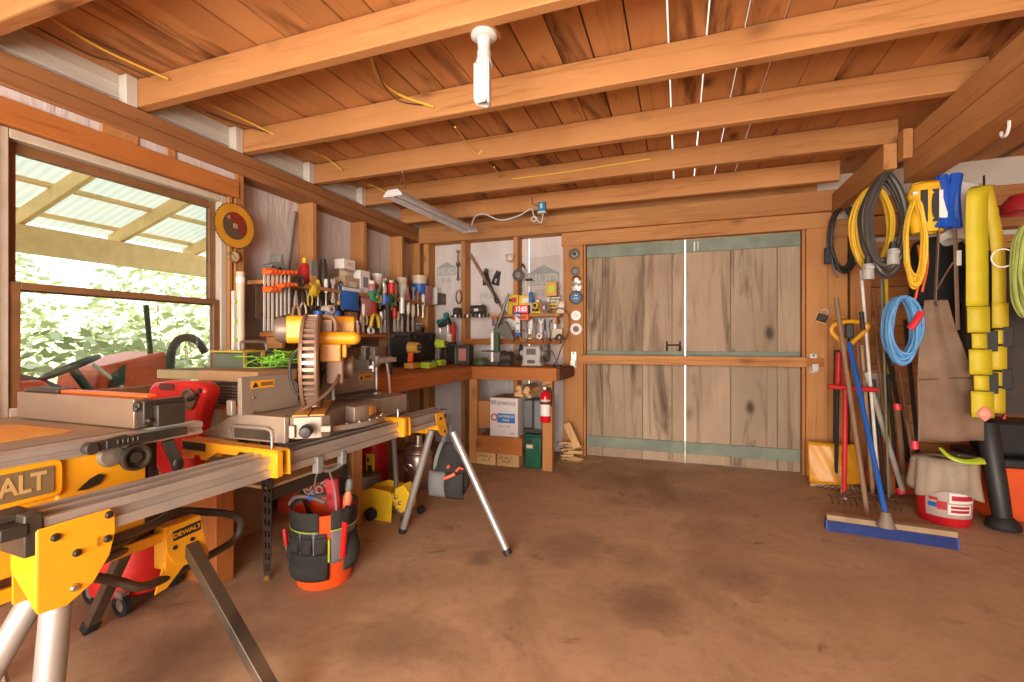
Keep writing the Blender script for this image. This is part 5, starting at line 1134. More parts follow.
# ------------------------------------------------------------------ back wall: shelves
BW = BY - .02
t = thing('back_shelf', 'orange timber shelf under the red digital clock', 'shelf', at(527, 318, Y=4.80)); zs = at(527, 314, Y=4.75).z
xa, xb = at(492, 315, Y=4.78).x, at(561, 315, Y=4.78).x
MB(t).bx(xa, xb, 4.70, 4.858, zs - .032, zs).build('shelf_board', fir(0), t, .002)
for x in (xa + .05, xb - .06): MB(t).bx(x, x + .025, 4.74, 4.858, zs - .11, zs - .033).build('shelf_bracket', fir(2), t, .002)
zr = at(500, 341, Y=4.82).z
o = MB().bx(at(463, 340, Y=4.82).x, at(560, 340, Y=4.82).x, 4.81, 4.858, zr - .035, zr + .025).build('tool_rail', bench_wood(0), None, .002); tag(o, 'reddish timber rail across the back wall above the bench grinder', 'rail')
o = MB().bx(at(452, 316, Y=4.80).x, at(492, 316, Y=4.80).x, 4.76, 4.858, zs - .02, zs + .002).build('metal_shelf', dark_steel(), None, .002); tag(o, 'narrow dark metal shelf holding sockets beside the stud', 'shelf')
for k in range(9):
    p = at(456 + 4 * k, 317, Y=4.755); o = MB().lathe([(0, -.012), (.014, -.012), (.016, .02), (0, .022)], (p.x, 4.742, zs - .012), n=10).build('socket', PAL['dark'] if k % 3 else PAL['steel']); tag(o, 'one of the small sockets in a row under the dark metal shelf', 'socket', 'sockets on the metal shelf')
# clock
p = at(522, 306, Y=4.75)
t = thing('digital_clock', 'digital clock with glowing red digits reading 12:03', 'clock', (p.x, 4.75, zs))
cw = 15 * 5.05 / FPX
MB().box((0, 0, .048), (cw, .05, .094)).build('clock_body', PAL['black'], t, .006)
led = plain('red_led', (.5, .01, .02), .4, emit=(1, .02, .05), es=.9); led2 = plain('red_led_digit', (.9, .3, .3), .4, emit=(1, .45, .42), es=1.6)
q = MB().box((0, -.0255, .05), (cw * .93, .003, .078)).build('display', led, t)
text(q, '12:03', .075, face((p.x, 4.7225, zs + .05), (1, 0, 0), (0, 0, 1)), led2, name='digits', sx=.80, bold=.0012)
t = put('small_box', 523, 313, 15, 5, Y=4.74, c='orange', c2='brown', lab='flat orange box under the red digital clock'); t.location.z = zs - .032 - .036; t.location.y = 4.73
def shelf_item(kind, u, w, h, c, c2, lab, y=4.78): return put(kind, u, 314, w, h, Y=y, c=c, c2=c2, lab=lab, Zs=zs + .001)
shelf_item('tub', 512, 9, 9, 'grey', 'white', 'grey tub left of the red digital clock', 4.80) if False else None
t = put('small_box', 515, 300, 9, 11, Y=4.81, c='yellow', c2='red', lab='yellow box with a red square above the digital clock'); t.location.z = zs + .096
t = put('small_box', 526, 298, 12, 10, Y=4.82, c='yellow', c2='white', lab='yellow box with a white panel above the digital clock'); t.location.z = zs + .096
shelf_item('spray_can', 510.5, 5, 15, 'yellow', 'black', 'slim yellow can with a black cap beside the clock')
shelf_item('screwdriver', 531, 5, 22, 'blue', 'steel', 'blue-handled screwdriver upright beside the clock'); shelf_item('spray_can', 538, 6, 14, 'yellow', 'white', 'yellow spray can right next to the clock', 4.8)
shelf_item('cordless_drill', 536, 11, 10, 'yellow', 'black', 'small yellow power tool lying on the back shelf', 4.74); shelf_item('jar', 543, 5, 11, 'white', 'cream', 'small white jar on the back shelf')
shelf_item('tape_roll', 546, 7, 12, 'brown', 'dark', 'dark brown tape roll on the back shelf'); shelf_item('jar', 541, 5, 10, 'dark', 'black', 'little dark jar behind the yellow power tool', 4.83)
# stack of yellow and black clips
t = thing('clip_rack', 'slanted black wire rack of yellow clips near the door post', 'rack', at(551, 314, Y=4.78)); t.location.z = zs
for s_ in (-1, 1): MB().beam((s_ * .05, -.02, 0), (s_ * .05 + .06, .0, .19), .008, .008).build('rack_side', PAL['black'], t)
for k in range(5): MB().box((.008 + .058 * (.12 + .18 * k), -.012, .03 + .034 * k), (.10, .012, .014)).build('yellow_clip', PAL['cream'] if k > 2 else PAL['yellow'], t)
put('small_box', 552, 290, 11, 14, Y=4.84, c='amber', c2='lime', lab='amber and lime packet against the clear plastic sheet') .location.z = zs + .19
put('small_box', 561, 312, 8, 12, Y=4.80, c='cream', c2='white', lab='pale cream box at the door post end of the back shelf', ).location.z = zs
# clear plastic bag hung over the printed wrap
p = at(545, 275, Y=4.86)
o = MB().grid(lambda u, v: (p.x - .17 + .34 * u, 4.845 - .015 * math.sin(7 * u + 3 * v), p.z - .30 + .50 * v), 16, 12).build('plastic_sheet', glassy('thin_clear_sheet', (.95, .95, .94), .1), None); tag(o, 'clear plastic sheet pinned over the printed house wrap', 'plastic sheet')
# round dials on the door post
YP = BY - .008
for u, v, w, c, c2, lab in ((574.5, 254, 11, 'dark', 'silver', 'topmost round disc on the door post, dark with a pale ring'), (575, 271, 9, 'dark', 'grey', 'second disc down on the door post, dark grey flower-shaped'), (576, 297.5, 14, 'black', 'blue', 'largest disc on the door post, blue centre in a dark rim'), (576, 315.5, 10, 'silver', 'white', 'shiny silver disc under the blue-centred disc on the door post'), (576, 329, 12, 'white', 'brown', 'white disc with a brown hub, lowest on the door post')):
    s_ = 4.95 / FPX; t = put('grinding_disc', u, v + w / 2, w, w, Y=YP, c=c, c2=c2, lab=lab)
    if c == 'black': MB().lathe([(0, .0095), (w * s_ * .36, .0095)], (0, 0, w * s_ / 2), rot3(90, 0, 0), 28).build('blue_face', C_('dial_blue', (.05, .13, .28)), t); [MB().box((dx, -.0105, w * s_ / 2 + dz), (.014, .002, .012)).build('dial_mark', PAL['white'], t) for dx, dz in ((-.013, -.012), (.013, -.012), (-.008, .02), (.01, .02))]
    if c2 == 'silver': MB().lathe([(0, .010), (w * s_ * .2, .010)], (0, 0, w * s_ / 2), rot3(90, 0, 0), 20).build('hub', PAL['black'], t)
for k in range(2):
    t = put('grinding_disc', 576.5, 285 + 7 * k, 10, 10, Y=YP + .003, c='clear', c2='silver', lab=('clear plastic lid above the blue-centred disc', 'clear plastic lid half behind the blue-centred disc')[k])
# things hanging on the back wall
put('hook_tool', 497, 302, 8, 38, Y=BW, c='black', c2='black', lab='long black pry bar hanging beside the diagonal brace', ry=-24)
for u_, rz_, lab in ((487, 4, 'black spring clamp hanging upright on the bare house wrap'), (495, -18, 'tilted black spring clamp hanging beside the diagonal brace')):
    t = thing('spring_clamp', lab, 'clamp', at(u_, 285, Y=BYS - .02), rot=Euler((0, R(-rz_), 0)))
    MB().prism([(-.05, 0), (.05, 0), (.03, .10), (.02, .17), (.005, .16), (0, .11), (-.01, .17), (-.03, .165), (-.045, .08)], .025, (0, 0, 0), PXZ).build('clamp_jaw', PAL['black'], t, .004)
    MB().box((0, -.014, .05), (.02, .006, .05)).build('spring', PAL['steel'], t)
t = put('grinding_disc', 518, 281, 12, 14, Y=BW - .02, c='dark', c2='grey', lab='round dark grey disc hanging on the stud above the clock')
put('hook_tool', 521, 290, 5, 18, Y=BW, c='dark', c2='dark', lab='dark hooked tool below the round dark disc'); put('hammer', 530, 302, 9, 24, Y=BYS - .03, c='steel', c2='black', lab='steel-handled black hammer behind the digital clock')
put('screwdriver', 527, 271, 3, 9, Y=BYS - .02, c='dark', c2='dark', lab='short dark file leaning on the printed wrap', ry=-35)
t = put('cup', 510, 261, 9, 6, Y=BW - .03, c='cream', c2='tan', lab='cream cap hung on the stud above the round dark disc')
for k, (v, h, c) in enumerate(((264, 14, 'brown'), (281, 18, 'dark'))): put('wrench', 458, v, 4, h, Y=BW, c=c, c2=c, lab=('upper dark brown wrench on the corner stud', 'lower dark wrench on the corner stud')[k])
put('cord_coil', 459, 304, 7, 14, Y=BW, c='brown', c2='amber', lab='brown cord loop hanging on the corner stud')
t = thing('cylinder_tool', 'dark and white cylinder tool on the dark metal shelf', 'power tool', at(478, 315, Y=4.80)); t.location.z = zs + .003
MB().cyl((-.08, 0, .06), (.08, 0, .06), .05, n=18).build('body', PAL['dark'], t); MB().box((0, 0, .118), (.11, .06, .02)).build('white_top', PAL['white'], t, .004); MB().box((0, -.045, .055), (.05, .02, .03)).build('shiny_plate', PAL['silver'], t); MB().bx(-.08, .08, -.04, .04, 0, .02).build('foot', PAL['black'], t)
t = thing('small_motor', 'small dark motor at the corner end of the metal shelf', 'power tool', at(457, 315, Y=4.80)); t.location.z = zs + .003
MB().cyl((-.035, 0, .045), (.045, 0, .045), .04, n=16).bx(-.04, .05, -.03, .03, 0, .012).build('body', PAL['dark'], t); MB().box((.0, 0, .085), (.05, .03, .012)).build('tag', PAL['brown'], t)
put('blister_packet', 496, 326, 9, 13, Y=4.80, c='pink', c2='white', lab='pink and white packet hanging from the metal shelf'); t = put('small_box', 496, 325, 7, 4, Y=4.77, c='blue', c2='red', lab='blue strip packet over the pink and white packet')
t = put('spirit_level', 518, 335, 4.5, 23, Y=4.685, c='white', c2='blue', lab='white glue tube with blue ends under the back shelf'); [MB().box((0, -.002, z), (.05, .027, .035)).build('blue_end', PAL['blue'], t) for z in (.012, .235)]
o = MB().box(at(511, 324, Y=4.80), (.11, .012, .10), rot3(0, 20, 0)).build('paper_bag', PAL['white']); tag(o, 'white paper bag hanging beside the glue tube', 'bag')
# drill press: green column with slanted dark head
t = thing('drill_press', 'green bench drill press with a long slanted dark handle', 'drill press', at(494, 367, Y=4.55)); t.location.z = ZB
MB().box((0, 0, .015), (.18, .22, .03)).build('base', PAL['dark'], t, .005); MB().cyl((-.02, 0, .03), (-.02, 0, .34), .022, n=14).build('column', PAL['silver'], t); MB().box((.035, 0, .24), (.05, .06, .22)).build('green_housing', C_('press_green', (.035, .09, .04)), t, .006)
MB().box((0, -.01, .145), (.22, .16, .014)).build('table', PAL['dark'], t); MB().tube([(.02, -.02, .36), (.08, -.03, .48), (.13, -.03, .62), (.18, -.03, .74)], lambda s: .021 - .009 * s, 8, k=3).build('arm', PAL['dark'], t); MB().prism([(.02, .36), (.15, .46), (.24, .27), (.22, .24)], .05, (0, -.02, 0), PXZ).build('belt_cover', C_('press_guard', (.11, .105, .075)), t, .005)
t = thing('coiled_tool', 'low green coiled tool on the bench by the radio', 'hand tool', at(481, 367, Y=4.45)); t.location.z = ZB
MB().lathe([(.03, 0), (.085, .005), (.09, .04), (.06, .075), (.03, .06)], n=20).build('coil', C_('dull_green', (.06, .085, .04)), t); MB().cyl((0, 0, 0), (0, 0, .08), .03, n=12).build('hub', PAL['dark'], t)
t = thing('sander_motor', 'dark round motor on the bench between drill press and grinder', 'motor', at(506, 367, Y=4.50)); t.location.z = ZB
MB().cyl((-.05, 0, .08), (.07, 0, .08), .065, n=20).build('body', PAL['dark'], t); MB().bx(-.05, .06, -.05, .05, 0, .03).build('foot', PAL['black'], t)
t = thing('bench_grinder', 'grey bench grinder with dark wheels on the back bench', 'bench grinder', at(533, 367, Y=4.50)); t.location.z = ZB
gy = C_('grinder_grey', (.42, .38, .35)); m = MB().prism([(-.11, .0), (.11, 0), (.085, .05), (.10, .12), (.085, .20), (-.085, .20), (-.10, .12), (-.085, .05)], .13, (0, 0, 0), PXZ); m.build('body', gy, t, .012)
MB().box((0, -.068, .145), (.095, .006, .06)).build('name_plate', PAL['dark'], t); MB().prism(rrect(.085, .035, .017), .006, (0, -.068, .045), PXZ).build('switch_plate', PAL['dark'], t)
for s_ in (-1, 1):
    MB().cyl((s_ * .10, 0, .13), (s_ * .155, 0, .13), .03, n=12).build('shaft', gy, t); MB().lathe([(.02, -.016), (.085, -.016), (.085, .016), (.02, .016)], (s_ * .145, 0, .13), AX_X, 24).build('wheel', PAL['dark'], t); MB().lathe([(.09, -.02), (.094, 0), (.09, .02)], (s_ * .145, .0, .13), AX_X, 24, R(20), R(250)).build('wheel_guard', PAL['grey'], t)
t = thing('desk_lamp', 'dark jointed lamp beside the bench grinder', 'lamp', at(563, 367, Y=4.40) + V((-.05, 0, 0))); t.location.z = ZB
MB().lathe([(0, 0), (.05, 0), (.045, .02), (0, .025)], n=18).build('base', PAL['black'], t); MB().tube([(0, 0, .02), (-.05, 0, .14), (-.11, 0, .19)], .006, 6).tube([(-.11, 0, .19), (-.05, -.02, .27), (.02, -.02, .30)], .006, 6).build('arm', PAL['dark'], t); MB().lathe([(.015, .06), (.03, .05), (.05, 0)], (.02, -.02, .26), rot3(0, 20, 0), 16).build('lamp_shade', PAL['dark'], t, solid=.003) if False else MB().lathe([(.0, .06), (.03, .05), (.05, 0)], (.02, -.02, .26), n=16).build('lamp_shade', PAL['dark'], t, solid=.003)
# pegged tools between shelf and rail
for k, (u, h, c, mk, lab) in enumerate(((527, 22, 'dark', 'hook_tool', 'dark hook hanging under the back shelf, next to the glue tube'), (531, 20, 'white', 'screwdriver', 'white screwdriver under the back shelf'), (536, 22, 'dark', 'wrench', 'dark wrench under the middle of the back shelf'), (541, 20, 'steel', 'wrench', 'steel wrench under the back shelf'), (545, 24, 'black', 'pliers', 'black pliers under the back shelf'), (550, 22, 'black', 'hook_tool', 'black hook tool under the back shelf near the post'), (555, 21, 'silver', 'screwdriver', 'silver screwdriver nearest the door post'))):
    put(mk, u, 319 + h, 5, h, Y=4.80, c=c, c2=c, lab=lab)
put('spirit_level', 533, 338, 10, 4, Y=4.79, c='brown', c2='yellow', lab='short brown level with yellow marks above the grinder'); put('small_box', 558, 340, 10, 11, Y=4.80, c='cream', c2='cream', lab='cream switch box above the jointed lamp'); put('tape_roll', 540, 339, 5, 6, Y=4.76, c='white', c2='grey', lab='white tape roll above the bench grinder'); put('cord_coil', 524, 341, 10, 11, Y=4.80, c='tan', c2='brown', lab='tan cord coil hanging over the grinder')
t = thing('extension_cable', 'dark reddish cable arching from the back shelf down to the bench', 'cable', at(560, 320, Y=4.78))
MB(t).tube([at(549, 312, Y=4.69), at(560, 308, Y=4.69), at(568, 314, Y=4.80), at(569, 330, Y=4.82), at(562, 346, Y=4.7), at(556, 362, Y=4.6), at(550, 366.5, Y=4.5)], .007, 6, k=5).build('cable', PAL['brown'], t); MB(t).box(at(549, 312, Y=4.69), (.03, .03, .03)).build('plug', PAL['black'], t)
# teal tool, red strap on the corner, dark tools
t = thing('jigsaw', 'dark teal jigsaw hanging in the corner above the lime drill', 'power tool', at(446, 332, X=-2.3)); t.location = at(444, 325, Y=4.70)
MB().box((0, 0, .03), (.15, .07, .09), rot3(0, -18, 0)).build('body', PAL['black'], t, .012); MB().tube([(-.06, -.045, .02), (0, -.05, .05), (.06, -.045, .09)], .018, 8, k=3).build('teal_grip', PAL['teal'], t); MB().lathe([(0, .02), (.03, .018), (.032, -.01)], (.04, -.02, .11), rot3(90, 0, 0), 14).build('knob', PAL['teal'], t); MB().cyl((-.05, 0, 0), (-.05, 0, -.10), .008, n=8).cyl((.05, 0, .0), (.05, 0, -.09), .008, n=8).build('blade', PAL['silver'], t)
put('spray_can', 453, 344, 6, 22, Y=4.78, c='red', c2='brown', lab='long dark red tube hanging on the corner stud'); put('jar', 449, 346, 7, 8, Y=4.5, c='cream', c2='white', lab='cream knob-shaped jar behind the lime drill').location.z = ZB + .24
# diagonal brace on the back wall
b_ = MB(); b_.beam(at(470, 254, Y=BYS - .03), at(508, 318, Y=BYS - .03), .034, .025, (0, 1, 0)); struct('wall_brace', b_, wood('old_brace', 2, (.30, .19, .13), (.2, .12, .08), (.38, .25, .17)), .003)
# blue-grey strip leaning on the left wall
o = MB().beam(at(296, 212, X=LXS + .02), at(288, 276, X=LXS + .05), .012, .03).build('leaning_strip', PAL['grey']); tag(o, 'thin grey strip leaning on the house wrap above the shelf', 'strip')
# ------------------------------------------------------------------ printing on the house wrap
lg = plain('wrap_print', (.33, .345, .335), .6, var=.08)
def logo(u, v, wpx, par, flip=False):
    p = at(u, v, Y=BYS - .002); s = wpx * 5.1 / FPX
    m = MB(par); m.prism([(-s / 2, -.16 * s), (s / 2, -.16 * s), (s / 2, .20 * s), (0, .46 * s), (-s / 2, .20 * s)], .002, (p.x, BYS - .0015, p.z), PXZ); m.build('wrap_print', lg, par)
    MB(par).box((p.x, BYS - .0025, p.z + .02 * s), (s * .96, .001, .34 * s)).build('print_band', plain('wrap_print_band', (.41, .415, .40), .6, var=.08), par)
    text(par, 'HUD', .42 * s, face((p.x, BYS - .0045, p.z + .02 * s), (1, 0, 0), (0, 0, 1)), plain('wrap_letter', (.60, .56, .53), .6, var=.03), sx=1.05)
    text(par, 'BSK', .26 * s, face((p.x, BYS - .0045, p.z - .38 * s), (1, 0, 0), (0, 0, 1)), lg, sx=1.2)
logo(446.5, 272, 24, wall_back); logo(543, 280, 34, wall_back); p = at(489, 296, Y=BYS); text(wall_back, 'HUD', .10, face((p.x, BYS - .003, p.z), (1, 0, 0), (0, 0, 1)), lg)
# ------------------------------------------------------------------ right side: hung hoses, cords, straps
def coil(name, label, cat, c, rx, rz, r, n, mat, depth=.05, axis='y', seed=1, droop=.0, group=None, tilt=0.0, parts=None):
    """a hank of hose or rope: n loops hung from the top"""
    t = thing(name, label, cat, c, R(tilt), group); random.seed(seed); m = MB(); pts = []
    K = 14
    for k in range(n):
        a_ = rx * random.uniform(.80, 1.06); b_ = rz * random.uniform(.88, 1.06); dx = random.uniform(-.012, .012)
        y0 = depth * (k / max(1, n - 1) - .5)
        for i in range(K):
            th = PI / 2 + 2 * PI * i / K
            x = a_ * math.cos(th) * (1 - droop * max(0, math.sin(th)) ** 2); z = b_ * math.sin(th) + (rz - b_) * 1.0
            pts.append((x + dx, y0 + random.uniform(-.01, .01), z - rz))
    m.tube(pts, r, 7, k=3); m.build('loops', mat, t)
    return t
yc = plain('yellow_cord', (.72, .43, .02), .5, var=.1); bh = plain('black_hose', (.022, .021, .02), .5, var=.2); gh = plain('grey_hose', (.055, .048, .042), .45, var=.2)
p = at(843, 207, Y=4.72); coil('black_hose_coil', 'coil of thin black hose hanging on the door post wall', 'hose', p, .105, .27, .0105, 9, bh, .08, seed=3)
p = at(872, 188, Y=3.80)
t = coil('extension_lead', 'loops of yellow extension cord hanging inside the fat grey cable', 'cord', p, .11, .28, .0085, 9, yc, .08, seed=4, droop=.15)
p = at(884, 176, Y=3.66)
t = coil('grey_cable', 'fat grey power cable in long loops with grey plug ends under the beam', 'cable', p, .115, .31, .0145, 9, gh, .12, seed=9, droop=.5)
for (u, v, tl) in ((868, 271, 0), (893, 256, 25)):
    q = at(u, v, Y=3.58) - V(t.location); m = MB().cyl((q.x, q.y, q.z - .055), (q.x + .0, q.y, q.z + .045), .035, .03, 14); m.box((q.x, q.y - .02, q.z + .02), (.05, .03, .02)); m.build('plug', plain('pale_plug', (.36, .34, .32), .45), t, .003)
    MB().cyl((q.x, q.y, q.z + .04), (q.x, q.y, q.z + .09), .022, .018, 12).build('strain_relief', bh, t)
p = at(915, 200, Y=3.56); coil('extension_lead', 'thin bright yellow cord looped beside the fat grey cable', 'cord', p, .05, .26, .0075, 9, yc, .05, seed=6, droop=.3, tilt=0)
p = at(838, 252, Y=4.70)
t = thing('buckle_strap', 'blue-grey strap with a black buckle below the thin black hose', 'strap', (p.x, p.y, p.z)); MB().tube([(-.03, 0, .22), (-.05, 0, .05), (-.04, 0, -.10), (.0, 0, -.22)], .012, 6, k=3, flat=.5).build('strap', plain('slate_blue', (.12, .17, .27), .6), t); MB().box((-.075, 0, -.03), (.05, .03, .14)).build('buckle', bh, t, .006)
o = MB().tube([at(858, 204, Y=3.95), at(857, 230, Y=3.95), at(857, 262, Y=3.95)], .014, 8).build('green_stick', C_('garden_green', (.16, .30, .05))); tag(o, 'short lime green tube hanging next to the yellow cord loops', 'tube')
# yellow rope pack
p = at(927, 208, Y=3.62)
t = thing('rope_pack', 'yellow rope pack with black straps and a white label', 'rope', p)
def pack(u, v):
    a = 2 * PI * u; rr = 1 - .12 * math.cos(4 * PI * v); return (.092 * rr * math.cos(a), .06 * rr * math.sin(a), -.155 + .31 * v)
MB().grid(pack, 20, 12, True).lathe([(0, .162), (.05, .158), (.085, .14)], n=16).build('pack_body', plain('yellow_rope_pack', (.72, .40, .01), .6), t)
for x in (-.055, .0): MB().bx(x, x + .035, -.066, -.055, -.10, .10).build('black_strap', bh, t, .003)
MB().bx(.025, .075, -.064, -.05, -.08, .09).build('white_label', white_plastic(), t); MB().bx(-.09, .09, -.05, .05, .08, .095).build('label_band', white_plastic(), t)
# blue bundle and white bag
p = at(948, 202, Y=3.60)
t = thing('blue_sling', 'bright blue folded lifting sling hanging beside the yellow rope pack', 'sling', p)
m = MB(); random.seed(12)
for k in range(7): m.tube([(random.uniform(-.03, .03) + .012 * (k - 3), random.uniform(-.03, .03), .16), (.014 * (k - 3) + random.uniform(-.01, .01), -.03 * (k % 2), .02), (random.uniform(-.03, .03) + .012 * (k - 3), random.uniform(-.03, .02), -.16)], .026, 7, k=3)
m.build('folds', plain('vivid_blue_webbing', (.005, .07, .42), .6, var=.2), t)
p = at(962, 210, Y=3.78)
t = thing('white_bag', 'crumpled white bag behind the blue sling', 'bag', p)
MB().grid(lambda u, v: ((.10 + .03 * math.sin(6 * PI * v)) * math.cos(2 * PI * u), .05 * math.sin(2 * PI * u), -.2 + .36 * v + .02 * math.sin(4 * PI * u)), 20, 10, True).build('bag', plain('bag_white', (.55, .51, .46), .6, var=.1), t)
# apron
canvas = fabric('brown_canvas', (.21, .135, .09))
pa, pb = at(924, 300, Y=3.55), at(985, 441, Y=3.52)
t = thing('work_apron', 'brown canvas work apron hanging by its strap in front of the post', 'apron', (at(950, 300, Y=3.55).x, 3.55, pb.z))
def apron(u, v):
    # v 0 bottom .. 1 top
    uu = [(918, 985), (919, 984), (918, 978), (919, 966), (921, 955), (925, 947)]
    k = min(4, int(v * 5)); f = v * 5 - k
    a = uu[k][0] + (uu[k + 1][0] - uu[k][0]) * f; b = uu[k][1] + (uu[k + 1][1] - uu[k][1]) * f
    q = at(a + (b - a) * u, 441 - 141 * v, Y=3.55)
    return (q.x, 3.55 + .018 * math.sin(9 * u + 2 * v) * (1 - v * .5), q.z)
MB(t).grid(apron, 18, 18).build('apron_body', canvas, t, solid=.004)
q0, q1 = at(919.5, 380, Y=3.54), at(972, 378, Y=3.54)
MB(t).tube([q0, (q0 + q1) / 2 + V((0, 0, .004)), q1], .0035, 5).build('pocket_seam', plain('dark_seam', (.10, .06, .04), .8), t)
m = MB(t); m.tube([at(935, 302, Y=3.545), at(937, 260, Y=3.56), at(939, 222, Y=3.58)], .016, 6, flat=.25, k=2).tube([at(939, 222, Y=3.58), at(950, 205, Y=3.66), at(955, 230, Y=3.60), at(956, 265, Y=3.56), at(958, 330, Y=3.54)], .016, 6, flat=.25, k=3); m.build('neck_strap', canvas, t)
MB(t).tube([at(936, 290, Y=3.55), at(945, 275, Y=3.56), at(953, 262, Y=3.56)], .008, 6, flat=.3).build('tie', canvas, t)
MB(t).lathe([(.005, 0), (.011, .003), (.011, -.003)], at(936, 304, Y=3.543), rot3(90, 0, 0), 12).build('eyelet', dark_steel(), t)
MB(t).box(at(959, 258, Y=3.555), (.022, .006, .09)).build('strap_label', white_plastic(), t)
# tow strap, wide yellow webbing folded over a hook, with black keepers below
yw = plain('yellow_webbing', (.52, .41, .012), .6, var=.1); 
p = at(984, 186, Y=3.44)
t = thing('tow_strap', 'wide yellow tow strap folded over a hook with black-edged lower folds', 'strap', (p.x, 3.44, at(984, 415, Y=3.44).z))
def band(pts, w, nm, mat, th=.006):
    m = MB(t); m.tube(smoothpts(pts, 3), w, 8, flat=.001 + 1.0, up=(1, 0, 0)) if False else None
    P = smoothpts(pts, 4); vs, fs = [], []
    for q in P:
        vs += [(q.x - w / 2, q.y, q.z), (q.x + w / 2, q.y, q.z)]
    for i in range(len(P) - 1): fs.append((2 * i, 2 * i + 1, 2 * i + 3, 2 * i + 2))
    m.raw(vs, fs); return m.build(nm, mat, t, solid=th)
Ys = 3.42
band([at(984, 186, Y=3.46), at(978, 192, Y=Ys), at(976.5, 220, Y=Ys), at(977, 260, Y=Ys), at(977, 306, Y=Ys)], .10, 'front_band', yw)
band([at(985, 185, Y=3.47), at(990, 205, Y=3.50), at(998, 250, Y=3.50), at(999, 306, Y=3.49)], .062, 'back_band', plain('yellow_webbing_worn', (.55, .40, .02), .6))
zz = [306, 333, 349, 375, 391, 418]
for k in range(5):
    wd = .10 if k % 2 == 0 else .066
    band([at(978 + 1.0 * k, zz[k] + .5, Y=Ys - .004), at(978.5 + 1.0 * k, zz[k + 1] - .5, Y=Ys - .004)], wd, 'fold', yw, .012)
    band([at(1000 - .8 * k, zz[k] - 3, Y=3.485), at(1000 - .8 * k, zz[k + 1] - 5, Y=3.485)], wd * .72, 'fold', plain('yellow_webbing_worn', (.55, .40, .02), .6), .012)
    if k % 2: 
        q = at(989 + k * .3, (zz[k] + zz[k + 1]) / 2, Y=3.46); MB(t).box(q, (.06, .045, .12)).build('black_keeper', bh, t, .005)
        q = at(1006 - k * .3, (zz[k] + zz[k + 1]) / 2 - 4, Y=3.50); MB(t).box(q, (.05, .045, .12)).build('black_keeper', bh, t, .005)
MB(t).tube([at(984, 176, Y=3.5), at(984, 183, Y=3.46), at(984, 188, Y=3.48)], .006, 6).build('hook', dark_steel(), t)
# blue rope
p = at(902, 297, Y=3.56)
t = coil('blue_rope', 'big coil of sky blue rope hanging beside the apron', 'rope', p, .075, .20, .0085, 24, plain('sky_blue_rope', (.09, .27, .52), .6, var=.2), .10, seed=15, droop=.1)
MB().tube([(.02, -.05, -.20), (.05, -.06, -.15), (.075, -.05, -.10)], .02, 8, k=3).build('red_tie', PAL['red'], t)
# green rope at the edge, red ball
p = at(1030, 225, Y=3.30); coil('green_rope', 'hank of pale green rope hanging at the far end of the tool rack', 'rope', p, .055, .26, .010, 8, plain('pale_green_rope', (.34, .40, .10), .7, var=.2), .08, seed=17)
p = at(1024, 208, Y=4.0); t = thing('red_helmet', 'dark red round cap hanging behind the green rope', 'cap', p); MB().lathe([(.0, .10), (.07, .085), (.11, .03), (.115, -.03), (.105, -.03), (.06, .07), (0, .085)], n=22).build('cap_shell', plain('dull_red', (.30, .012, .015), .5), t)
p = at(1003, 258, Y=3.36); o = MB().tube([p + V((  .05 * math.cos(a), .0, .05 * math.sin(a))) for a in [2 * PI * i / 10 for i in range(10)]], .004, 6, True, 3).build('wire_loop', white_plastic()); tag(o, 'thin pale wire loop beside the yellow tow strap', 'wire')
# dark jackets and back drop of gear
def jacket(name, lab, u, v, Y, w, h, mat, seed):
    p = at(u, v, Y=Y); t = thing(name, lab, 'jacket', p); random.seed(seed)
    def f(a, b):
        th = 2 * PI * a; taper = .55 + .45 * min(1, (1 - b) * 2.2); wob = 1 + .10 * math.sin(5 * th + seed) * (1 - b)
        return (w / 2 * taper * wob * math.cos(th), .09 * taper * math.sin(th), -h + h * b)
    MB().grid(f, 26, 14, True).lathe([(0, .01), (w * .27, 0)], n=16).build('jacket_body', mat, t)
    MB().tube([(-w * .30, 0, -.04), (-w * .46, -.03, -h * .3), (-w * .44, -.05, -h * .72)], .05, 8, k=3).build('sleeve', mat, t)
    MB().tube([(w * .30, 0, -.04), (w * .46, -.03, -h * .3), (w * .42, -.05, -h * .72)], .05, 8, k=3).build('sleeve', mat, t)
jacket('dark_jacket', 'black jacket hanging behind the apron strap', 937, 238, 3.90, .26, .62, fabric('black_cloth', (.02, .019, .02)), 2)
jacket('dark_jacket', 'charcoal jacket hanging behind the yellow tow strap', 1010, 250, 3.72, .42, 1.0, fabric('charcoal_cloth', (.055, .045, .04)), 5)
p = at(985, 330, Y=4.05); t = thing('leather_chaps', 'dark brown leather chaps hanging between apron and jackets', 'chaps', p)
for s_ in (-.09, .09): MB().tube([(s_, 0, .28), (s_ * 1.1, 0, 0), (s_ * 1.2, 0, -.45)], lambda k: .085 - .02 * k, 10, k=3).build('leg', plain('dark_leather', (.06, .038, .028), .55), t)
# ------------------------------------------------------------------ long handled tools leaning in the corner
def pole(p0, p1, r, mat, m=None, **kw):
    m = m or MB(); return m.cyl(p0, p1, r, kw.get('r1', r), 10)
def lean(name, lab, cat, p0, p1, r, mat, r1=None, extra=None):
    t = thing(name, lab, cat, (p0.x, p0.y, max(0, p0.z))); MB(t).cyl(p0, p1, r, r if r1 is None else r1, 12).build('handle', mat, t)
    if extra: extra(t)
    return t
def fl(u, v): return at(u, v, Z=0.012)
brn = plain('weathered_handle', (.26, .15, .085), .65, var=.15); pale = plain('pale_handle', (.45, .28, .15), .6)
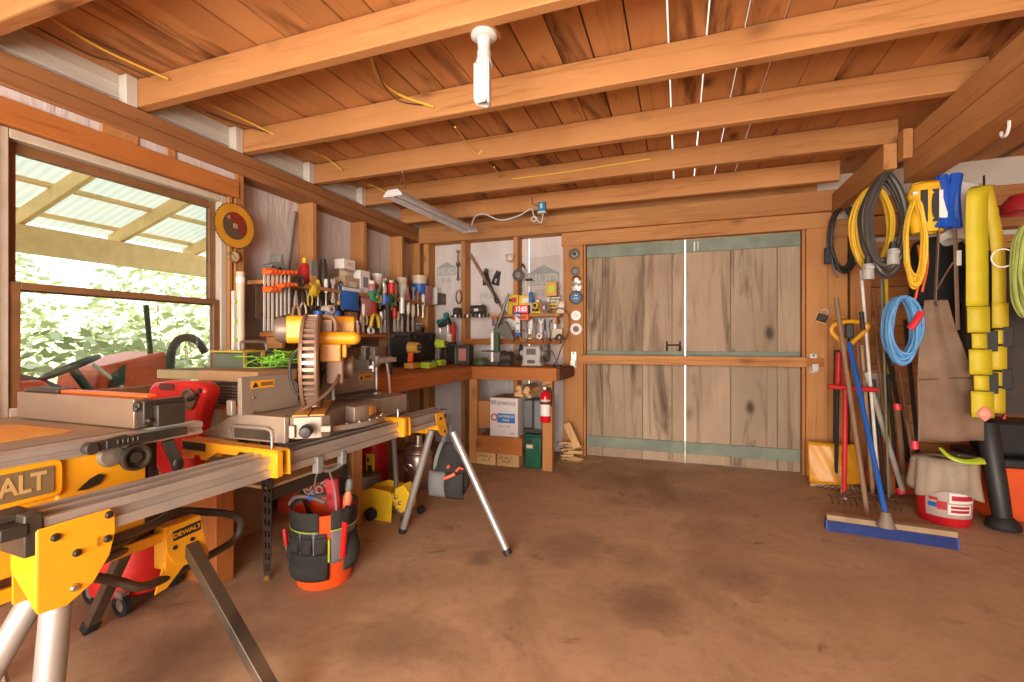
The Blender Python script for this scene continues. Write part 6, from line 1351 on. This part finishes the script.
# snow shovel
sx0, sx1 = at(808, 470, Y=4.60), at(862, 470, Y=4.60)
t = thing('snow_shovel', 'yellow snow shovel standing blade down against the door post wall', 'shovel', ((sx0.x + sx1.x) / 2, 4.62, 0))
def blade(u, v): 
    return (sx0.x + (sx1.x - sx0.x) * u, 4.56 + .06 * v - .05 * math.sin(PI * u) * (1 - v * .4) + .003 * math.sin(22 * u + 9 * v), .03 + .33 * v)
MB(t).grid(blade, 30, 10).build('blade', plain('shovel_yellow', (.66, .28, .01), .4), t, solid=.006)
MB(t).bx(sx0.x, sx1.x, 4.525, 4.57, .004, .03).build('wear_strip', pale, t)
cx = at(835, 440, Y=4.6).x
MB(t).cyl((cx, 4.60, .30), at(836, 350, Y=4.72), .016).build('shaft', bh, t)
# red D-handled digging tool etc.
def dgrip(t, p, w, mat, up=.1):
    MB(t).tube([p + V((-.02, 0, -.09)), p + V((-w, 0, -.01)), p + V((-w * .95, 0, up * .6)), p + V((0, 0, up)), p + V((w * 1.1, 0, up * .8)), p + V((w * 1.2, 0, .02)), p + V((.02, 0, -.09))], .016, 8, k=3).build('d_grip', mat, t)
f0 = fl(844, 499)
def e1(t):
    q = at(846, 388, Y=4.10); MB(t).cyl(q + V((-.12, -.02, .01)), q + V((.20, .02, -.01)), .018, n=12).build('crossbar', PAL['red'], t)
    MB(t).cyl(f0 + V((0, 0, .0)), f0 + V((.0, .01, .20)), .02, .018, 12).build('tip', PAL['silver'], t)
lean('digging_bar', 'red steel bar with a crossbar handle and silver tip', 'digging bar', f0, at(846, 352, Y=4.18), .018, PAL['red'], extra=e1)
lean('shovel_handle', 'dark-handled tool with a red grip next to the door post', 'shovel', fl(836, 486), at(838, 350, Y=4.35), .014, bh, extra=lambda t: MB(t).cyl(at(838, 388, Y=4.37), at(839, 352, Y=4.34), .022, n=12).build('red_grip', PAL['red'], t))
t = lean('brown_pole', 'long weathered wooden pole leaning in front of the digging bar', 'pole', fl(868, 518), at(836, 298, Y=4.25), .0165, brn)
# push broom
t = thing('push_broom', 'wide push broom with blue bristles and a blue handle on the floor', 'broom', (1.28, 3.52, 0))
b0, b1 = at(826, 518, Z=.07), at(956, 536, Z=.07)
d_ = (b1 - b0).normalized()
MB(t).beam(b0 + V((0, 0, .015)), b1 + V((0, 0, .015)), .065, .035).build('head_block', plain('dusty_wood_block', (.33, .22, .13), .7, var=.2), t, .004)
def bris(u, v): 
    q = b0 + (b1 - b0) * u; nrm = V((-d_.y, d_.x, 0)); a = (v * 2 - 1)
    return q
nrm = V((d_.y, -d_.x, 0))
m = MB(t)
for k in range(64):
    q = b0 + (b1 - b0) * ((k + .5) / 64)
    m.box((q.x, q.y, .034), (.020, .075, .062), Matrix.Rotation(math.atan2(d_.y, d_.x), 3, 'Z'), 1.0, .72)
m.build('bristles', plain('royal_blue_bristle', (.015, .05, .30), .6, var=.3), t)
hb_ = at(886, 520, Z=.13)
MB(t).lathe([(0, -.04), (.05, -.04), (.035, .0), (.022, .05), (0, .05)], hb_ + V((0, 0, .0)), n=14).build('socket', plain('socket_grey', (.20, .15, .11), .6), t)
MB(t).cyl(hb_ + V((0, 0, .02)), at(849, 343, Y=4.12), .0155, n=12).build('handle', plain('broom_blue', (.012, .10, .42), .4), t)
t = lean('garden_rake', 'wooden-handled rake with a yellow D grip on top', 'rake', fl(884, 508), at(850, 352, Y=4.30), .013, pale); dgrip(t, at(848, 332, Y=4.22), .10, plain('dgrip_amber', (.72, .33, .01), .4), .08); MB(t).box(at(849, 331, Y=4.2), (.05, .05, .11)).build('grip_core', bh, t, .008)
t = lean('grey_pole', 'pale grey pole with a red end leaning over the broom', 'pole', fl(903, 497) + V((0, 0, .04)), at(866, 372, Y=4.25), .019, plain('pale_grey_handle', (.42, .37, .31), .5), extra=lambda t: MB(t).cyl(fl(903, 497) + V((0, 0, .02)), at(900, 488, Y=fl(903, 497).y + .02), .032, n=12).build('red_end', plain('coral_red', (.75, .04, .06), .4), t))
lean('white_pole', 'white and black pole standing in front of the yellow cord loops', 'pole', fl(880, 500), at(861, 270, Y=4.20), .011, PAL['white'], extra=lambda t: MB(t).cyl(at(863, 330, Y=4.17), at(861.5, 312, Y=4.19), .016, n=10).build('black_sleeve', bh, t))
lean('thin_green_pole', 'thin grey-green pole near the sky blue rope', 'pole', fl(889, 502), at(881, 262, Y=4.15), .008, plain('grey_green', (.15, .17, .11), .6))
lean('black_pole', 'black long handle with a red band next to the blue rope', 'pole', fl(916, 486), at(882, 330, Y=4.1), .013, bh, extra=lambda t: MB(t).cyl(at(898, 410, Y=3.97), at(897, 404, Y=3.975), .022, n=10).build('red_band', plain('coral_red', (.75, .04, .06), .4), t))
lean('black_pole', 'black long handle leaning behind the apron with a red lower band', 'pole', fl(922, 490), at(905, 320, Y=4.1), .013, bh, extra=lambda t: MB(t).cyl(at(915, 449, Y=3.96), at(914.5, 441, Y=3.965), .024, n=10).build('red_band', plain('coral_red', (.75, .04, .06), .4), t))
lean('wooden_handle', 'short wooden handle with a red collar standing by the canvas-covered bucket', 'handle', fl(905, 490), at(897, 405, Y=4.0), .018, brn)
lean('pvc_pipe', 'white plastic pipe standing behind the poles', 'pipe', at(876, 478, Z=.005), at(877, 372, Y=4.66), .045, plain('pipe_white', (.50, .46, .42), .5))
lean('tan_pole', 'tan pole standing between the red bar and the blue broom handle', 'pole', fl(873, 496), at(862, 345, Y=4.35), .014, pale)
lean('brown_stake', 'dark brown stake behind the sky blue rope', 'stake', fl(900, 480), at(873, 290, Y=4.4), .012, PAL['brown'])
lean('yellow_stake', 'yellow-striped measuring stake behind the fat grey cable', 'stake', fl(893, 487), at(886, 275, Y=4.3), .012, PAL['yellow'])
t = thing('padlock', 'square black padlock hanging on the post right above the bar bracket', 'padlock', at(822, 318, Y=BY - .015)); t.rotation_euler = (0, R(20), 0)
MB().box((0, 0, 0), (.075, .04, .07)).build('body', PAL['black'], t, .008); MB().tube([(-.025, 0, .035), (-.025, 0, .065), (0, 0, .085), (.025, 0, .065), (.025, 0, .035)], .006, 6, k=3).build('shackle', PAL['steel'], t); MB().box((0, -.001, -.042), (.08, .03, .012)).build('base_plate', PAL['amber'], t)
o = MB().tube([at(832, 319, Y=4.8), at(845, 317, Y=4.78)], .012, 8).build('amber_rod', PAL['amber']); tag(o, 'short amber handle sticking out beside the black padlock', 'handle')
# rake heads and bits on the floor
random.seed(31)
t = thing('bow_rake', 'rusty bow rake head lying on the floor behind the broom', 'rake', at(862, 505, Z=0))
m = MB(); m.cyl((-.22, 0, .05), (.22, .04, .05), .009, n=8)
for k in range(12): x = -.21 + .038 * k; m.tube([(x, .04 * (x + .22) / .44, .05), (x + .005, -.04, .045), (x + .008, -.07, .008)], .0055, 5)
m.build('tines', plain('rust', (.10, .05, .03), .8), t); MB().tube([(-.15, 0, .05), (0, .06, .09), (.16, .03, .05)], .008, 6, k=3).build('bow', plain('rust', (.10, .05, .03), .8), t)
t = thing('leaf_rake', 'thin wire leaf rake lying at the foot of the poles', 'rake', at(852, 492, Z=0))
m = MB()
for k in range(14): a = R(190 + 11 * k); m.tube([(0, .1, .06), (.18 * math.cos(a), .1 + .18 * math.sin(a) * .6, .03), (.26 * math.cos(a), .1 + .26 * math.sin(a) * .6, .006)], .004, 5)
m.build('tines', plain('rust', (.10, .05, .03), .8), t)
# bucket with canvas cover
p = fl(952, 524); bc = V((p.x, p.y + .10, 0))
t = thing('lidded_bucket', 'red and white bucket under a draped beige canvas cover', 'bucket', bc)
MB(t).lathe([(0, .002), (.135, .002), (.14, .01), (.158, .37), (.15, .37), (.132, .02), (0, .015)], bc, n=32).build('bucket', plain('red_bucket', (.55, .012, .02), .4), t)
ca = math.atan2(-bc.y, -bc.x)
def lab_(a0, a1, z0, z1, mat, nm, par, off=.0012):
    m = MB(t); n = max(3, int(abs(a1 - a0) / 5))
    m.grid(lambda u, v: (bc.x + (.1398 + .05 * (z0 + (z1 - z0) * v) + off) * math.cos(ca + R(a0 + (a1 - a0) * u)), bc.y + (.1398 + .05 * (z0 + (z1 - z0) * v) + off) * math.sin(ca + R(a0 + (a1 - a0) * u)), z0 + (z1 - z0) * v), n, 2); return m.build(nm, mat, par)
lb = lab_(-38, 70, .06, .24, plain('grey_pink_label', (.42, .33, .29), .6), 'paper_label', t)
wm = white_ink(); rm = plain('label_red', (.45, .02, .03), .5)
lab_(10, 68, .16, .225, wm, 'label_panel', lb, .002); lab_(14, 64, .178, .21, rm, 'label_print', lb, .003); lab_(8, 60, .085, .15, wm, 'label_panel', lb, .002); lab_(13, 55, .125, .142, rm, 'label_print', lb, .003); lab_(13, 55, .098, .116, rm, 'label_print', lb, .003)
lab_(-32, -14, .12, .15, blue_paint(), 'label_print', lb, .003); lab_(-14, 6, .11, .165, rm, 'label_print', lb, .003); lab_(-30, -12, .165, .185, rm, 'label_print', lb, .003)
cv = fabric('beige_canvas', (.38, .30, .225))
def cover(u, v):
    a = 2 * PI * u; r = .168 + .02 * (1 - v) + .014 * math.sin(7 * a + 1) * (1 - v) + .006 * math.sin(13 * a); return (bc.x + r * math.cos(a), bc.y + r * math.sin(a), .215 + .035 * math.sin(3 * a + .4) * (1 - v) + .205 * v)
m = MB(t); m.grid(cover, 56, 8, True); m.lathe([(.0, .43), (.10, .432), (.165, .42)], bc, n=40); m.build('canvas_cover', cv, t, solid=.004)
t = thing('grass_shears', 'lime green grass shears lying on the canvas-covered bucket', 'shears', (bc.x, bc.y, .44))
MB(t).tube([at(940, 448, Y=bc.y - .05), at(950, 457, Y=bc.y - .1), at(966, 462, Y=bc.y - .12), at(982, 461, Y=bc.y - .08)], lambda s: .012 + .016 * s, 8, k=3, flat=.6).build('handle', PAL['lime'], t); MB(t).box(at(966, 456, Y=bc.y), (.16, .10, .025), rot3(0, 8, 10)).build('dark_blade', PAL['dark'], t, .006)
# blower tube and orange bin
p0 = fl(1003, 528); 
t = thing('leaf_blower_tube', 'black blower tube standing on its flared end beside the bucket', 'tube', p0)
MB(t).tube([p0 + V((0, 0, .04)), at(998, 490, Y=p0.y + .02), at(991, 450, Y=p0.y + .08), at(987, 425, Y=p0.y + .14)], lambda s: .048 + .012 * s, 16, k=4).build('tube', bh, t)
MB(t).lathe([(0, 0), (.085, 0), (.09, .02), (.075, .05), (.05, .075), (0, .08)], p0, n=20).build('flared_end', black_clean(), t)
p1 = at(990, 500, Z=.25)
t = thing('orange_bin', 'bright orange storage bin with a black lid at the side of the bay', 'bin', (2.30, 4.32, 0))
MB(t).prism(rrect(.62, .46, .05), .36, (2.30, 4.33, .182)).build('bin_body', plain('orange_bin_plastic', (.72, .085, .01), .45), t, .01); MB(t).prism(rrect(.67, .50, .06), .06, (2.30, 4.33, .392)).build('lid', black_clean(), t, .012)
MB(t).prism([(-.05, -.05), (.05, -.02), (.05, .06)], .004, (2.26, 4.096, .2), PXZ).build('dark_arrow', black_ink(), t)
t = thing('chainsaw_case', 'black bulky case on top of the orange storage bin', 'case', (2.30, 4.33, .424)); MB(t).bx(2.05, 2.58, 4.17, 4.5, .425, .66).build('body', black_clean(), t, .03); MB(t).tube([(2.18, 4.33, .66), (2.20, 4.33, .72), (2.42, 4.33, .72), (2.44, 4.33, .66)], .015, 8).build('handle', PAL['red'], t)
p = at(985, 413, Y=3.4); o = MB().grid(lambda u, v: (p.x + .035 * math.cos(2 * PI * u) * math.sin(PI * v), p.y + .02 * math.sin(2 * PI * u) * math.sin(PI * v), p.z - .05 + .09 * v), 10, 8, True).build('pink_tag', C_('salmon', (.70, .28, .20))); tag(o, 'small salmon pink tag hanging at the bottom of the tow strap', 'tag')
for k, (u, v, c, l) in enumerate(((928, 262, 'orange', 'orange cord end hanging between yellow cord and apron strap'), (921, 270, 'red', 'orange-red cord hanging near the thin yellow cord'))):
    o = MB().tube([at(u - 3, v - 25, Y=3.74), at(u, v, Y=3.74), at(u - 6, v + 30, Y=3.74)], .007, 6, k=3).build('cord_end', PAL['orange']); tag(o, l, 'cord')

random.seed(3)
for k in range(9):
    u0 = 872 + 6.5 * k; p0 = at(u0, 496 - .6 * k + random.uniform(-3, 3), Z=.012); p1 = at(u0 - random.uniform(8, 22), random.uniform(300, 380), Y=4.45)
    lean('garden_tool', 'one of the dark wooden-handled garden tools crowded behind the blue rope', 'garden tool', p0, p1, .012, random.choice([PAL['brown'], bh, brn]), None, None)['group'] = 'dark garden tools in the corner'
t = thing('red_tarp', 'crumpled orange-red tarp on the floor behind the garden tools', 'tarp', at(893, 489, Z=0))
MB().grid(lambda u, v: (.20 * math.cos(2 * PI * u) * math.sin(PI * (.5 + .5 * v)) * (1 + .12 * math.sin(5 * PI * u)) if False else (.20 - .12 * v) * math.cos(2 * PI * u) * (1 + .15 * math.sin(6 * PI * u)), (.13 - .07 * v) * math.sin(2 * PI * u), .002 + .42 * v), 26, 8, True).build('tarp', plain('tarp_orange', (.50, .08, .02), .7, var=.2), t)
# ------------------------------------------------------------------ LED lamp, shop light, wiring
p = at(484, 36, Z=2.565)
t = thing('led_lamp', 'white folding LED lamp in a porcelain socket under the joists', 'lamp', (p.x, p.y, 2.26))
lx, ly = p.x, p.y
wp = plain('lamp_white', (.62, .61, .60), .4, var=.02)
MB(t).lathe([(0, 2.572), (.056, 2.572), (.058, 2.56), (.05, 2.553), (.03, 2.55), (.027, 2.50), (.030, 2.495), (.030, 2.47), (0, 2.468)], (lx, ly, 0), n=26).build('socket', wp, t)
MB(t).lathe([(.028, 2.47), (.036, 2.455), (.038, 2.43), (0, 2.43)], (lx, ly, 0), n=20).build('lamp_base', wp, t)
for k in range(3):
    a = R(120 * k + 60 - 45); c, s_ = math.cos(a), math.sin(a); M = Matrix(((-s_, c, 0), (c, s_, 0), (0, 0, 1)))
    MB(t).prism([(-.038, 2.285), (-.024, 2.262), (.024, 2.262), (.038, 2.285), (.038, 2.445), (-.038, 2.445)], .012, (lx + .022 * c, ly + .022 * s_, 0), Matrix(((-s_, 0, c), (c, 0, s_), (0, 1, 0)))).build('led_panel', wp, t, .003)
MB(t).bx(lx - .06, lx + .06, ly - .035, ly + .06, 2.574, 2.60).build('lamp_block', fir(0), t, .003)
# fluorescent shop light
a0 = at(393, 196, Z=2.34); a1 = at(470, 232, Z=2.34)
t = thing('shop_light', 'long white shop light hanging from the joists by chains', 'shop light', tuple((a0 + a1) / 2))
d = (a1 - a0).normalized(); sd = V((d.y, -d.x, 0))
M = Matrix((sd, d, V((0, 0, 1)))).transposed(); L = (a1 - a0).length
pr = [(-.085, .0), (-.05, .045), (.05, .045), (.085, 0), (.075, -.004), (.045, .034), (-.045, .034), (-.075, -.004)]
MX = Matrix((sd, V((0, 0, 1)), d)).transposed()
MB(t).prism(pr, L, (a0 + a1) / 2, MX).build('reflector', wp, t)
for s_ in (-.03, .03): MB(t).cyl(a0 + sd * s_ + V((0, 0, .008)) + d * .03, a1 + sd * s_ + V((0, 0, .008)) - d * .03, .013, n=12).build('tube', plain('tube_white', (.62, .60, .58), .3, var=.02), t)
for q in (a0, a1): MB(t).prism([(-.085, -.004), (.085, -.004), (.085, .01), (.05, .048), (-.05, .048), (-.085, .01)], .012, q, MX).build('end_plate', wp, t)
for q in (a0 + d * .12, a1 - d * .12):
    for s_ in (-.04, .04): MB(t).cyl(q + sd * s_ + V((0, 0, .045)), V((q.x, q.y, 2.575)), .0025, n=5).build('hanging_wire', steel(), t)
b = at(542, 207, Y=4.55)
t2 = thing('plug_adapter', 'blue wall adapter with a white cord under the last joist', 'adapter', b)
MB(t2).box(b, (.075, .05, .09)).build('body', plain('adapter_blue', (.01, .22, .42), .4), t2, .006); MB(t2).box(b + V((0, -.026, .005)), (.022, .004, .045)).build('white_mark', wp, t2); MB(t2).box(b + V((0, 0, -.055)), (.085, .05, .02)).build('collar', wp, t2, .004); MB(t2).tube([b + V((-.11, 0, .10)), b + V((-.10, 0, .04)), b + V((-.03, 0, .02))], .006, 6, k=2).build('bracket_wire', plain('brass', (.6, .38, .12), .35, .8), t2)
t = thing('power_lead', 'white power cord draped from the shop light to the blue adapter', 'cord', at(505, 215, Y=4.5))
MB(t).tube([at(471, 231, Y=4.35), at(474, 218, Y=4.4), at(484, 214, Y=4.5), at(500, 220, Y=4.5), at(518, 216, Y=4.52), at(531, 209, Y=4.52), at(534, 216, Y=4.5), at(541, 223, Y=4.5), at(543, 214, Y=4.52)], .007, 6, k=4).build('cord', wp, t)
MB(t).tube([at(534, 219, Y=4.5) + V((.03 * math.cos(x), 0, .022 * math.sin(x))) for x in [2 * PI * i / 8 for i in range(8)]], .007, 6, True, 3).build('cord_loop', wp, t)
# romex
ym = plain('yellow_cable_sheath', (.72, .44, .06), .45, var=.05); bk = plain('dark_cable_sheath', (.10, .04, .02), .5)
def wire(lab, pts, r=.006, mat=ym, nm='yellow_cable'):
    o = MB().tube(pts, r, 6, k=4).build(nm, mat); return tag(o, lab, 'cable')
wire('yellow cable running over the plate above the window into the first joist bay', [at(43, 13, X=-2.80), at(100, 48, X=-2.76), at(168, 79, X=-2.66)])
wire('yellow cable end in the second joist bay by the window wall', [at(208, 104, X=-2.80), at(240, 118, X=-2.76), at(275, 135, X=-2.66)])
wire('yellow cable end in the third joist bay by the window wall', [at(305, 149, X=-2.78), at(325, 157, X=-2.74), at(342, 170, X=-2.62)])
wire('thin yellow cable in the joist bay above the shop light', [at(368, 184, X=-2.75), at(378, 188, X=-2.7), at(388, 194, X=-2.62)])
wire('dark cable running beside the yellow one above the window', [at(38, 28, X=-2.84), at(90, 55, X=-2.82), at(115, 62, X=-2.78), at(150, 77, X=-2.68)], .0055, bk, 'dark_cable')
wire('dark cable in the second joist bay beside the yellow end', [at(206, 112, X=-2.84), at(240, 124, X=-2.80), at(270, 133, X=-2.70)], .005, bk, 'dark_cable')
wire('yellow cable curving from the ceiling to the joist face left of the lamp', [at(371, 56, Y=1.95), at(378, 76, Y=2.2), at(398, 94, Y=2.42), at(434, 107, Y=2.478)], .0075)
wire('brown cable hanging along the curved yellow cable', [at(375, 62, Y=1.97), at(384, 86, Y=2.3), at(400, 101, Y=2.45), at(424, 105, Y=2.477)], .004, bk, 'dark_cable')
wire('short yellow cable tail below the second joist', [at(455, 127, Y=2.66), at(466, 142, Y=3.0), at(477, 154, Y=3.16), at(482, 150, Y=3.17)])
wire('short yellow cable tail below the third joist', [at(494, 167, Y=3.4), at(500, 177, Y=3.86)])
wire('long yellow cable stapled along the face of the fourth joist', [at(512, 179, Y=3.862), at(560, 173, Y=3.862), at(650, 159, Y=3.862)])
t = thing('beam_hook', 'small white hook screwed under the main beam', 'hook', at(1009, 127, X=1.45)); MB().tube([(0, 0, .05), (0, 0, 0), (.0, .02, -.03), (0, .05, -.025), (0, .055, 0)], .007, 6, k=3).build('hook', wp, t)
# ------------------------------------------------------------------ outside the window: porch, tractor, bushes
def grass():
    m, nt, b = _nt('dry_grass'); v = _coord(nt, rnd=False); nt.links.new(_ramp(nt, _noise(nt, v, 3, 6), [(.3, (.22, .26, .10)), (.7, (.55, .50, .34))]), b.inputs['Base Color']); b.inputs['Roughness'].default_value = .9; return m
g = MB(); g.grid(lambda u, v: (-3.14 - 16 * u, -8 + 24 * v, -.10 + 3.2 * max(0, u - .16) ** 1.2), 30, 20); g.build('outside_ground', grass())['kind'] = 'structure'
struct('outside_yard', MB().bx(-3.1, 8, 5.3, 18, -.2, -.11), grass())
pr_ = plain('porch_timber', (.80, .58, .30), .7, var=.1)
def wpanel():
    m, nt, b = _nt('translucent_roof_panel'); out = nt.nodes['Material Output']; a = _n(nt, 'ShaderNodeBsdfTranslucent'); a.inputs[0].default_value = (.34, .37, .33, 1); d = _n(nt, 'ShaderNodeBsdfDiffuse'); d.inputs[0].default_value = (.5, .52, .48, 1); x = _n(nt, 'ShaderNodeMixShader'); x.inputs[0].default_value = .45
    nt.links.new(a.outputs[0], x.inputs[1]); nt.links.new(d.outputs[0], x.inputs[2]); nt.links.new(x.outputs[0], out.inputs['Surface']); return m
# shed roof falling away from the building
def zr(x): return 3.02 + .30 * (x + 3.3)       # slope
m = MB(); nn = 90
m.grid(lambda u, v: (-3.25 - 2.6 * u, -.6 + 5.4 * v, zr(-3.25 - 2.6 * u) + .10 +   .005 * math.sin(2 * PI * v * 5.4 / .076)), 8, 400); struct('porch_roof_panel', m, wpanel())
for y in (.05, .85, 1.65, 2.45, 3.25, 4.05): struct('porch_rafter', MB().beam((-3.2, y, zr(-3.2)), (-5.75, y, zr(-5.75)), .05, .14, (0, 1, 0)) if False else MB().box((-4.475, y, zr(-4.475)), (2.66, .045, .13), Euler((0, -math.atan(.30), 0)).to_matrix()), pr_)
for k in range(5): x = -3.55 - .52 * k; struct('porch_purlin', MB().box((x, 2.0, zr(x) + .083), (.06, 5.2, .035)), pr_)
struct('porch_beam', MB().bx(-5.62, -5.52, -.6, 4.9, zr(-5.57) - .32, zr(-5.57) - .075), pr_)
for y in (-.45, 4.75): struct('porch_post', MB().bx(-5.64, -5.50, y - .07, y + .07, -.1, zr(-5.57) - .32), pr_)
# tractor
orp = plain('tractor_orange', (.70, .10, .03), .4, var=.1); dkg = plain('tractor_dark_green', (.02, .05, .03), .5); 
t = thing('tractor', 'orange tractor with a dark green steering wheel parked outside the window', 'tractor', (-4.6, 2.6, -.1))
YT = 2.3
def tp(u, v, y=2.3): q = at(u, v, X=-4.2 - (0)); return q
XT = -4.3
hood = [at(100, 367, X=XT), at(168, 351, X=XT), at(176, 372, X=XT), at(196, 385, X=XT), at(192, 412, X=XT), at(95, 412, X=XT)]
MB(t).prism([(q.y, q.z) for q in hood], .55, (XT - .28, 0, 0), PYZ).build('hood', orp, t, .03)
gq = [at(112, 373, X=XT), at(126, 363, X=XT), at(124, 385, X=XT), at(108, 388, X=XT)]
MB(t).prism([(q.y, q.z) for q in gq], .02, (XT + .005, 0, 0), PYZ).build('dark_panel', dkg, t, .01)
fd = [at(15, 382, X=XT + .1), at(45, 380, X=XT + .1), at(64, 396, X=XT + .1), at(62, 415, X=XT + .1), at(15, 415, X=XT + .1)]
MB(t).prism([(q.y, q.z) for q in fd], .40, (XT - .1, 0, 0), PYZ).build('fender', orp, t, .03)
sw0 = at(71, 367, X=XT); e1 = (at(98, 356, X=XT) - at(44, 378, X=XT)).normalized(); e2 = V((1, 0, 0)); rr_ = (at(98, 356, X=XT) - at(44, 378, X=XT)).length / 2
MB(t).tube([sw0 + e1 * (rr_ * math.cos(a)) + (e2 * .8 + V((0, 0, .12))) * (rr_ * .8 * math.sin(a)) for a in [2 * PI * i / 24 for i in range(24)]], .018, 8, True).build('steering_wheel', dkg, t)
m = MB(t)
for a in (0, 120, 240): m.cyl(sw0, sw0 + e1 * (rr_ * math.cos(R(a))) + (e2 * .8 + V((0, 0, .12))) * (rr_ * .8 * math.sin(R(a))), .012, n=8)
m.cyl(sw0, at(90, 392, X=XT), .03, n=10); m.build('steering_column', dkg, t)
MB(t).cyl(at(93, 364, X=XT), at(122, 387, X=XT), .014, n=8).build('lever', plain('lever_white', (.7, .7, .68), .4), t)
MB(t).cyl(at(152, 370, X=XT - .1), at(146, 305, X=XT - .1), .022, n=10).build('exhaust_stack', dkg, t)
MB(t).tube([at(170, 374, X=XT + .1), at(172, 350, X=XT + .1), at(182, 338, X=XT + .1), at(196, 340, X=XT + .1), at(205, 352, X=XT + .1)], .035, 10, k=3).build('air_hose', plain('hose_dark', (.05, .045, .04), .6), t)
for y, r in ((at(40, 400, X=XT).y - .2, .55), (at(185, 400, X=XT).y, .38)):
    for dx in (0, -.75): MB(t).lathe([(r * .5, -.11), (r * .92, -.13), (r, -.07), (r, .07), (r * .92, .13), (r * .5, .11)], (XT - .1 + dx, y, r - .1), AX_X, 28).build('tyre', black_clean(), t)
MB(t).bx(XT - .75, XT - .1, at(40, 400, X=XT).y - .2, at(185, 400, X=XT).y, .35, .55).build('chassis', dkg, t)
# bushes on the bank
def leafmat(nm, a, b_): 
    m, nt, b = _nt(nm); g_ = _n(nt, 'ShaderNodeNewGeometry'); nt.links.new(_ramp(nt, g_.outputs['Random Per Island'], [(0, a), (1, b_)]), b.inputs['Base Color']); b.inputs['Roughness'].default_value = .7; return m
lm = leafmat('pale_leaf', (.36, .46, .22), (.66, .68, .50))
def bush(name, lab, c, r, n, seed):
    t = thing(name, lab, 'bush', c); random.seed(seed); vs, fs = [], []
    for k in range(n):
        d = V((random.gauss(0, 1), random.gauss(0, 1), random.gauss(0, 1))).normalized(); rad = random.uniform(.45, 1) ** .6
        p = V((d.x * r[0] * rad, d.y * r[1] * rad, r[2] * (1 + d.z * rad) * .5)); s_ = random.uniform(.05, .11); a = V((random.gauss(0, 1), random.gauss(0, 1), random.gauss(0, .6))).normalized(); b_ = a.orthogonal().normalized()
        i = len(vs); vs += [p - a * s_, p + b_ * s_ * .5, p + a * s_, p - b_ * s_ * .5]; fs.append((i, i + 1, i + 2, i + 3))
    MB().raw(vs, fs) if False else None
    m = MB(); m.raw(vs, fs); m.build('foliage', lm, t, flip=False)
    m = MB(); m.tube([(0, 0, -.1), (.05, .02, r[2] * .3), (-.04, .05, r[2] * .6)], lambda s: .05 - .03 * s, 7, k=3); m.build('stem', plain('bark', (.16, .11, .07), .9), t)
BS = [(-7.2, .6, 1.2, 'low pale bush on the bank behind the steering wheel'), (-7.6, 2.2, 1.5, 'pale leafy bush on the bank behind the middle of the window'), (-7.0, 3.6, 1.4, 'green bush behind the tractor hood'), (-7.4, 5.2, 1.7, 'green bush behind the tractor air hose'), (-9.6, 1.2, 2.2, 'tall sunlit bush higher up the bank behind the lower sash'), (-9.8, 3.6, 2.4, 'tall sunlit bush up the bank behind the exhaust stack'), (-9.6, 6.2, 2.4, 'tall sunlit bush at the far end of the bank')]
for k, (x, y, h, lab) in enumerate(BS):
    u = (-3.14 - x) / 16; z = -.10 + 3.2 * max(0, u - .16) ** 1.2
    bush('leafy_bush', lab, (x, y, z), (1.1, 1.2, h), 1100, 40 + k)
# ------------------------------------------------------------------ camera, light, exposure
cam = bpy.data.cameras.new('camera'); cam.sensor_width = 36; cam.lens = FPX / 1024 * 36; cam.clip_start = .02
co = bpy.data.objects.new('camera', cam); COL.objects.link(co); co.location = (0, 0, EYE); co.rotation_euler = (PI / 2, 0, YAW); SC.camera = co
w = bpy.data.worlds.new('sky'); SC.world = w; w.use_nodes = True
bg = w.node_tree.nodes['Background']; bg.inputs[0].default_value = (.93, .97, 1.0, 1); bg.inputs[1].default_value = 1.9
def area(name, loc, rot, sx, sy, power, col):
    l = bpy.data.lights.new(name, 'AREA'); l.shape = 'RECTANGLE'; l.size = sx; l.size_y = sy; l.energy = power; l.color = col
    o = bpy.data.objects.new(name, l); COL.objects.link(o); o.location = loc; o.rotation_euler = rot; return o
area('open_garage_door_daylight', (-.15, -2.4, 1.05), (R(97), 0, R(6)), 2.0, 1.4, 205, (1, .88, .74))
area('added_rear_fill', (-.5, -2.9, 1.75), (R(84), 0, R(8)), 4.2, 2.6, 165, (1, .90, .78))  # added soft fill from behind the camera, no separate source
sun = bpy.data.lights.new('sun', 'SUN'); sun.energy = 13; sun.angle = R(2); sun.color = (1, .95, .86)
so = bpy.data.objects.new('sun', sun); COL.objects.link(so); so.rotation_euler = (R(18), R(38), 0)
SC.view_settings.view_transform = 'Standard'; SC.view_settings.look = 'None'; SC.view_settings.gamma = 1; SC.view_settings.exposure = .30
SC.view_settings.use_curve_mapping = False
SC.cycles.max_bounces = 8; SC.cycles.diffuse_bounces = 5; SC.cycles.transparent_max_bounces = 10; SC.cycles.caustics_reflective = False; SC.cycles.caustics_refractive = False
SC.cycles.sample_clamp_indirect = 6; SC.cycles.use_denoising = True
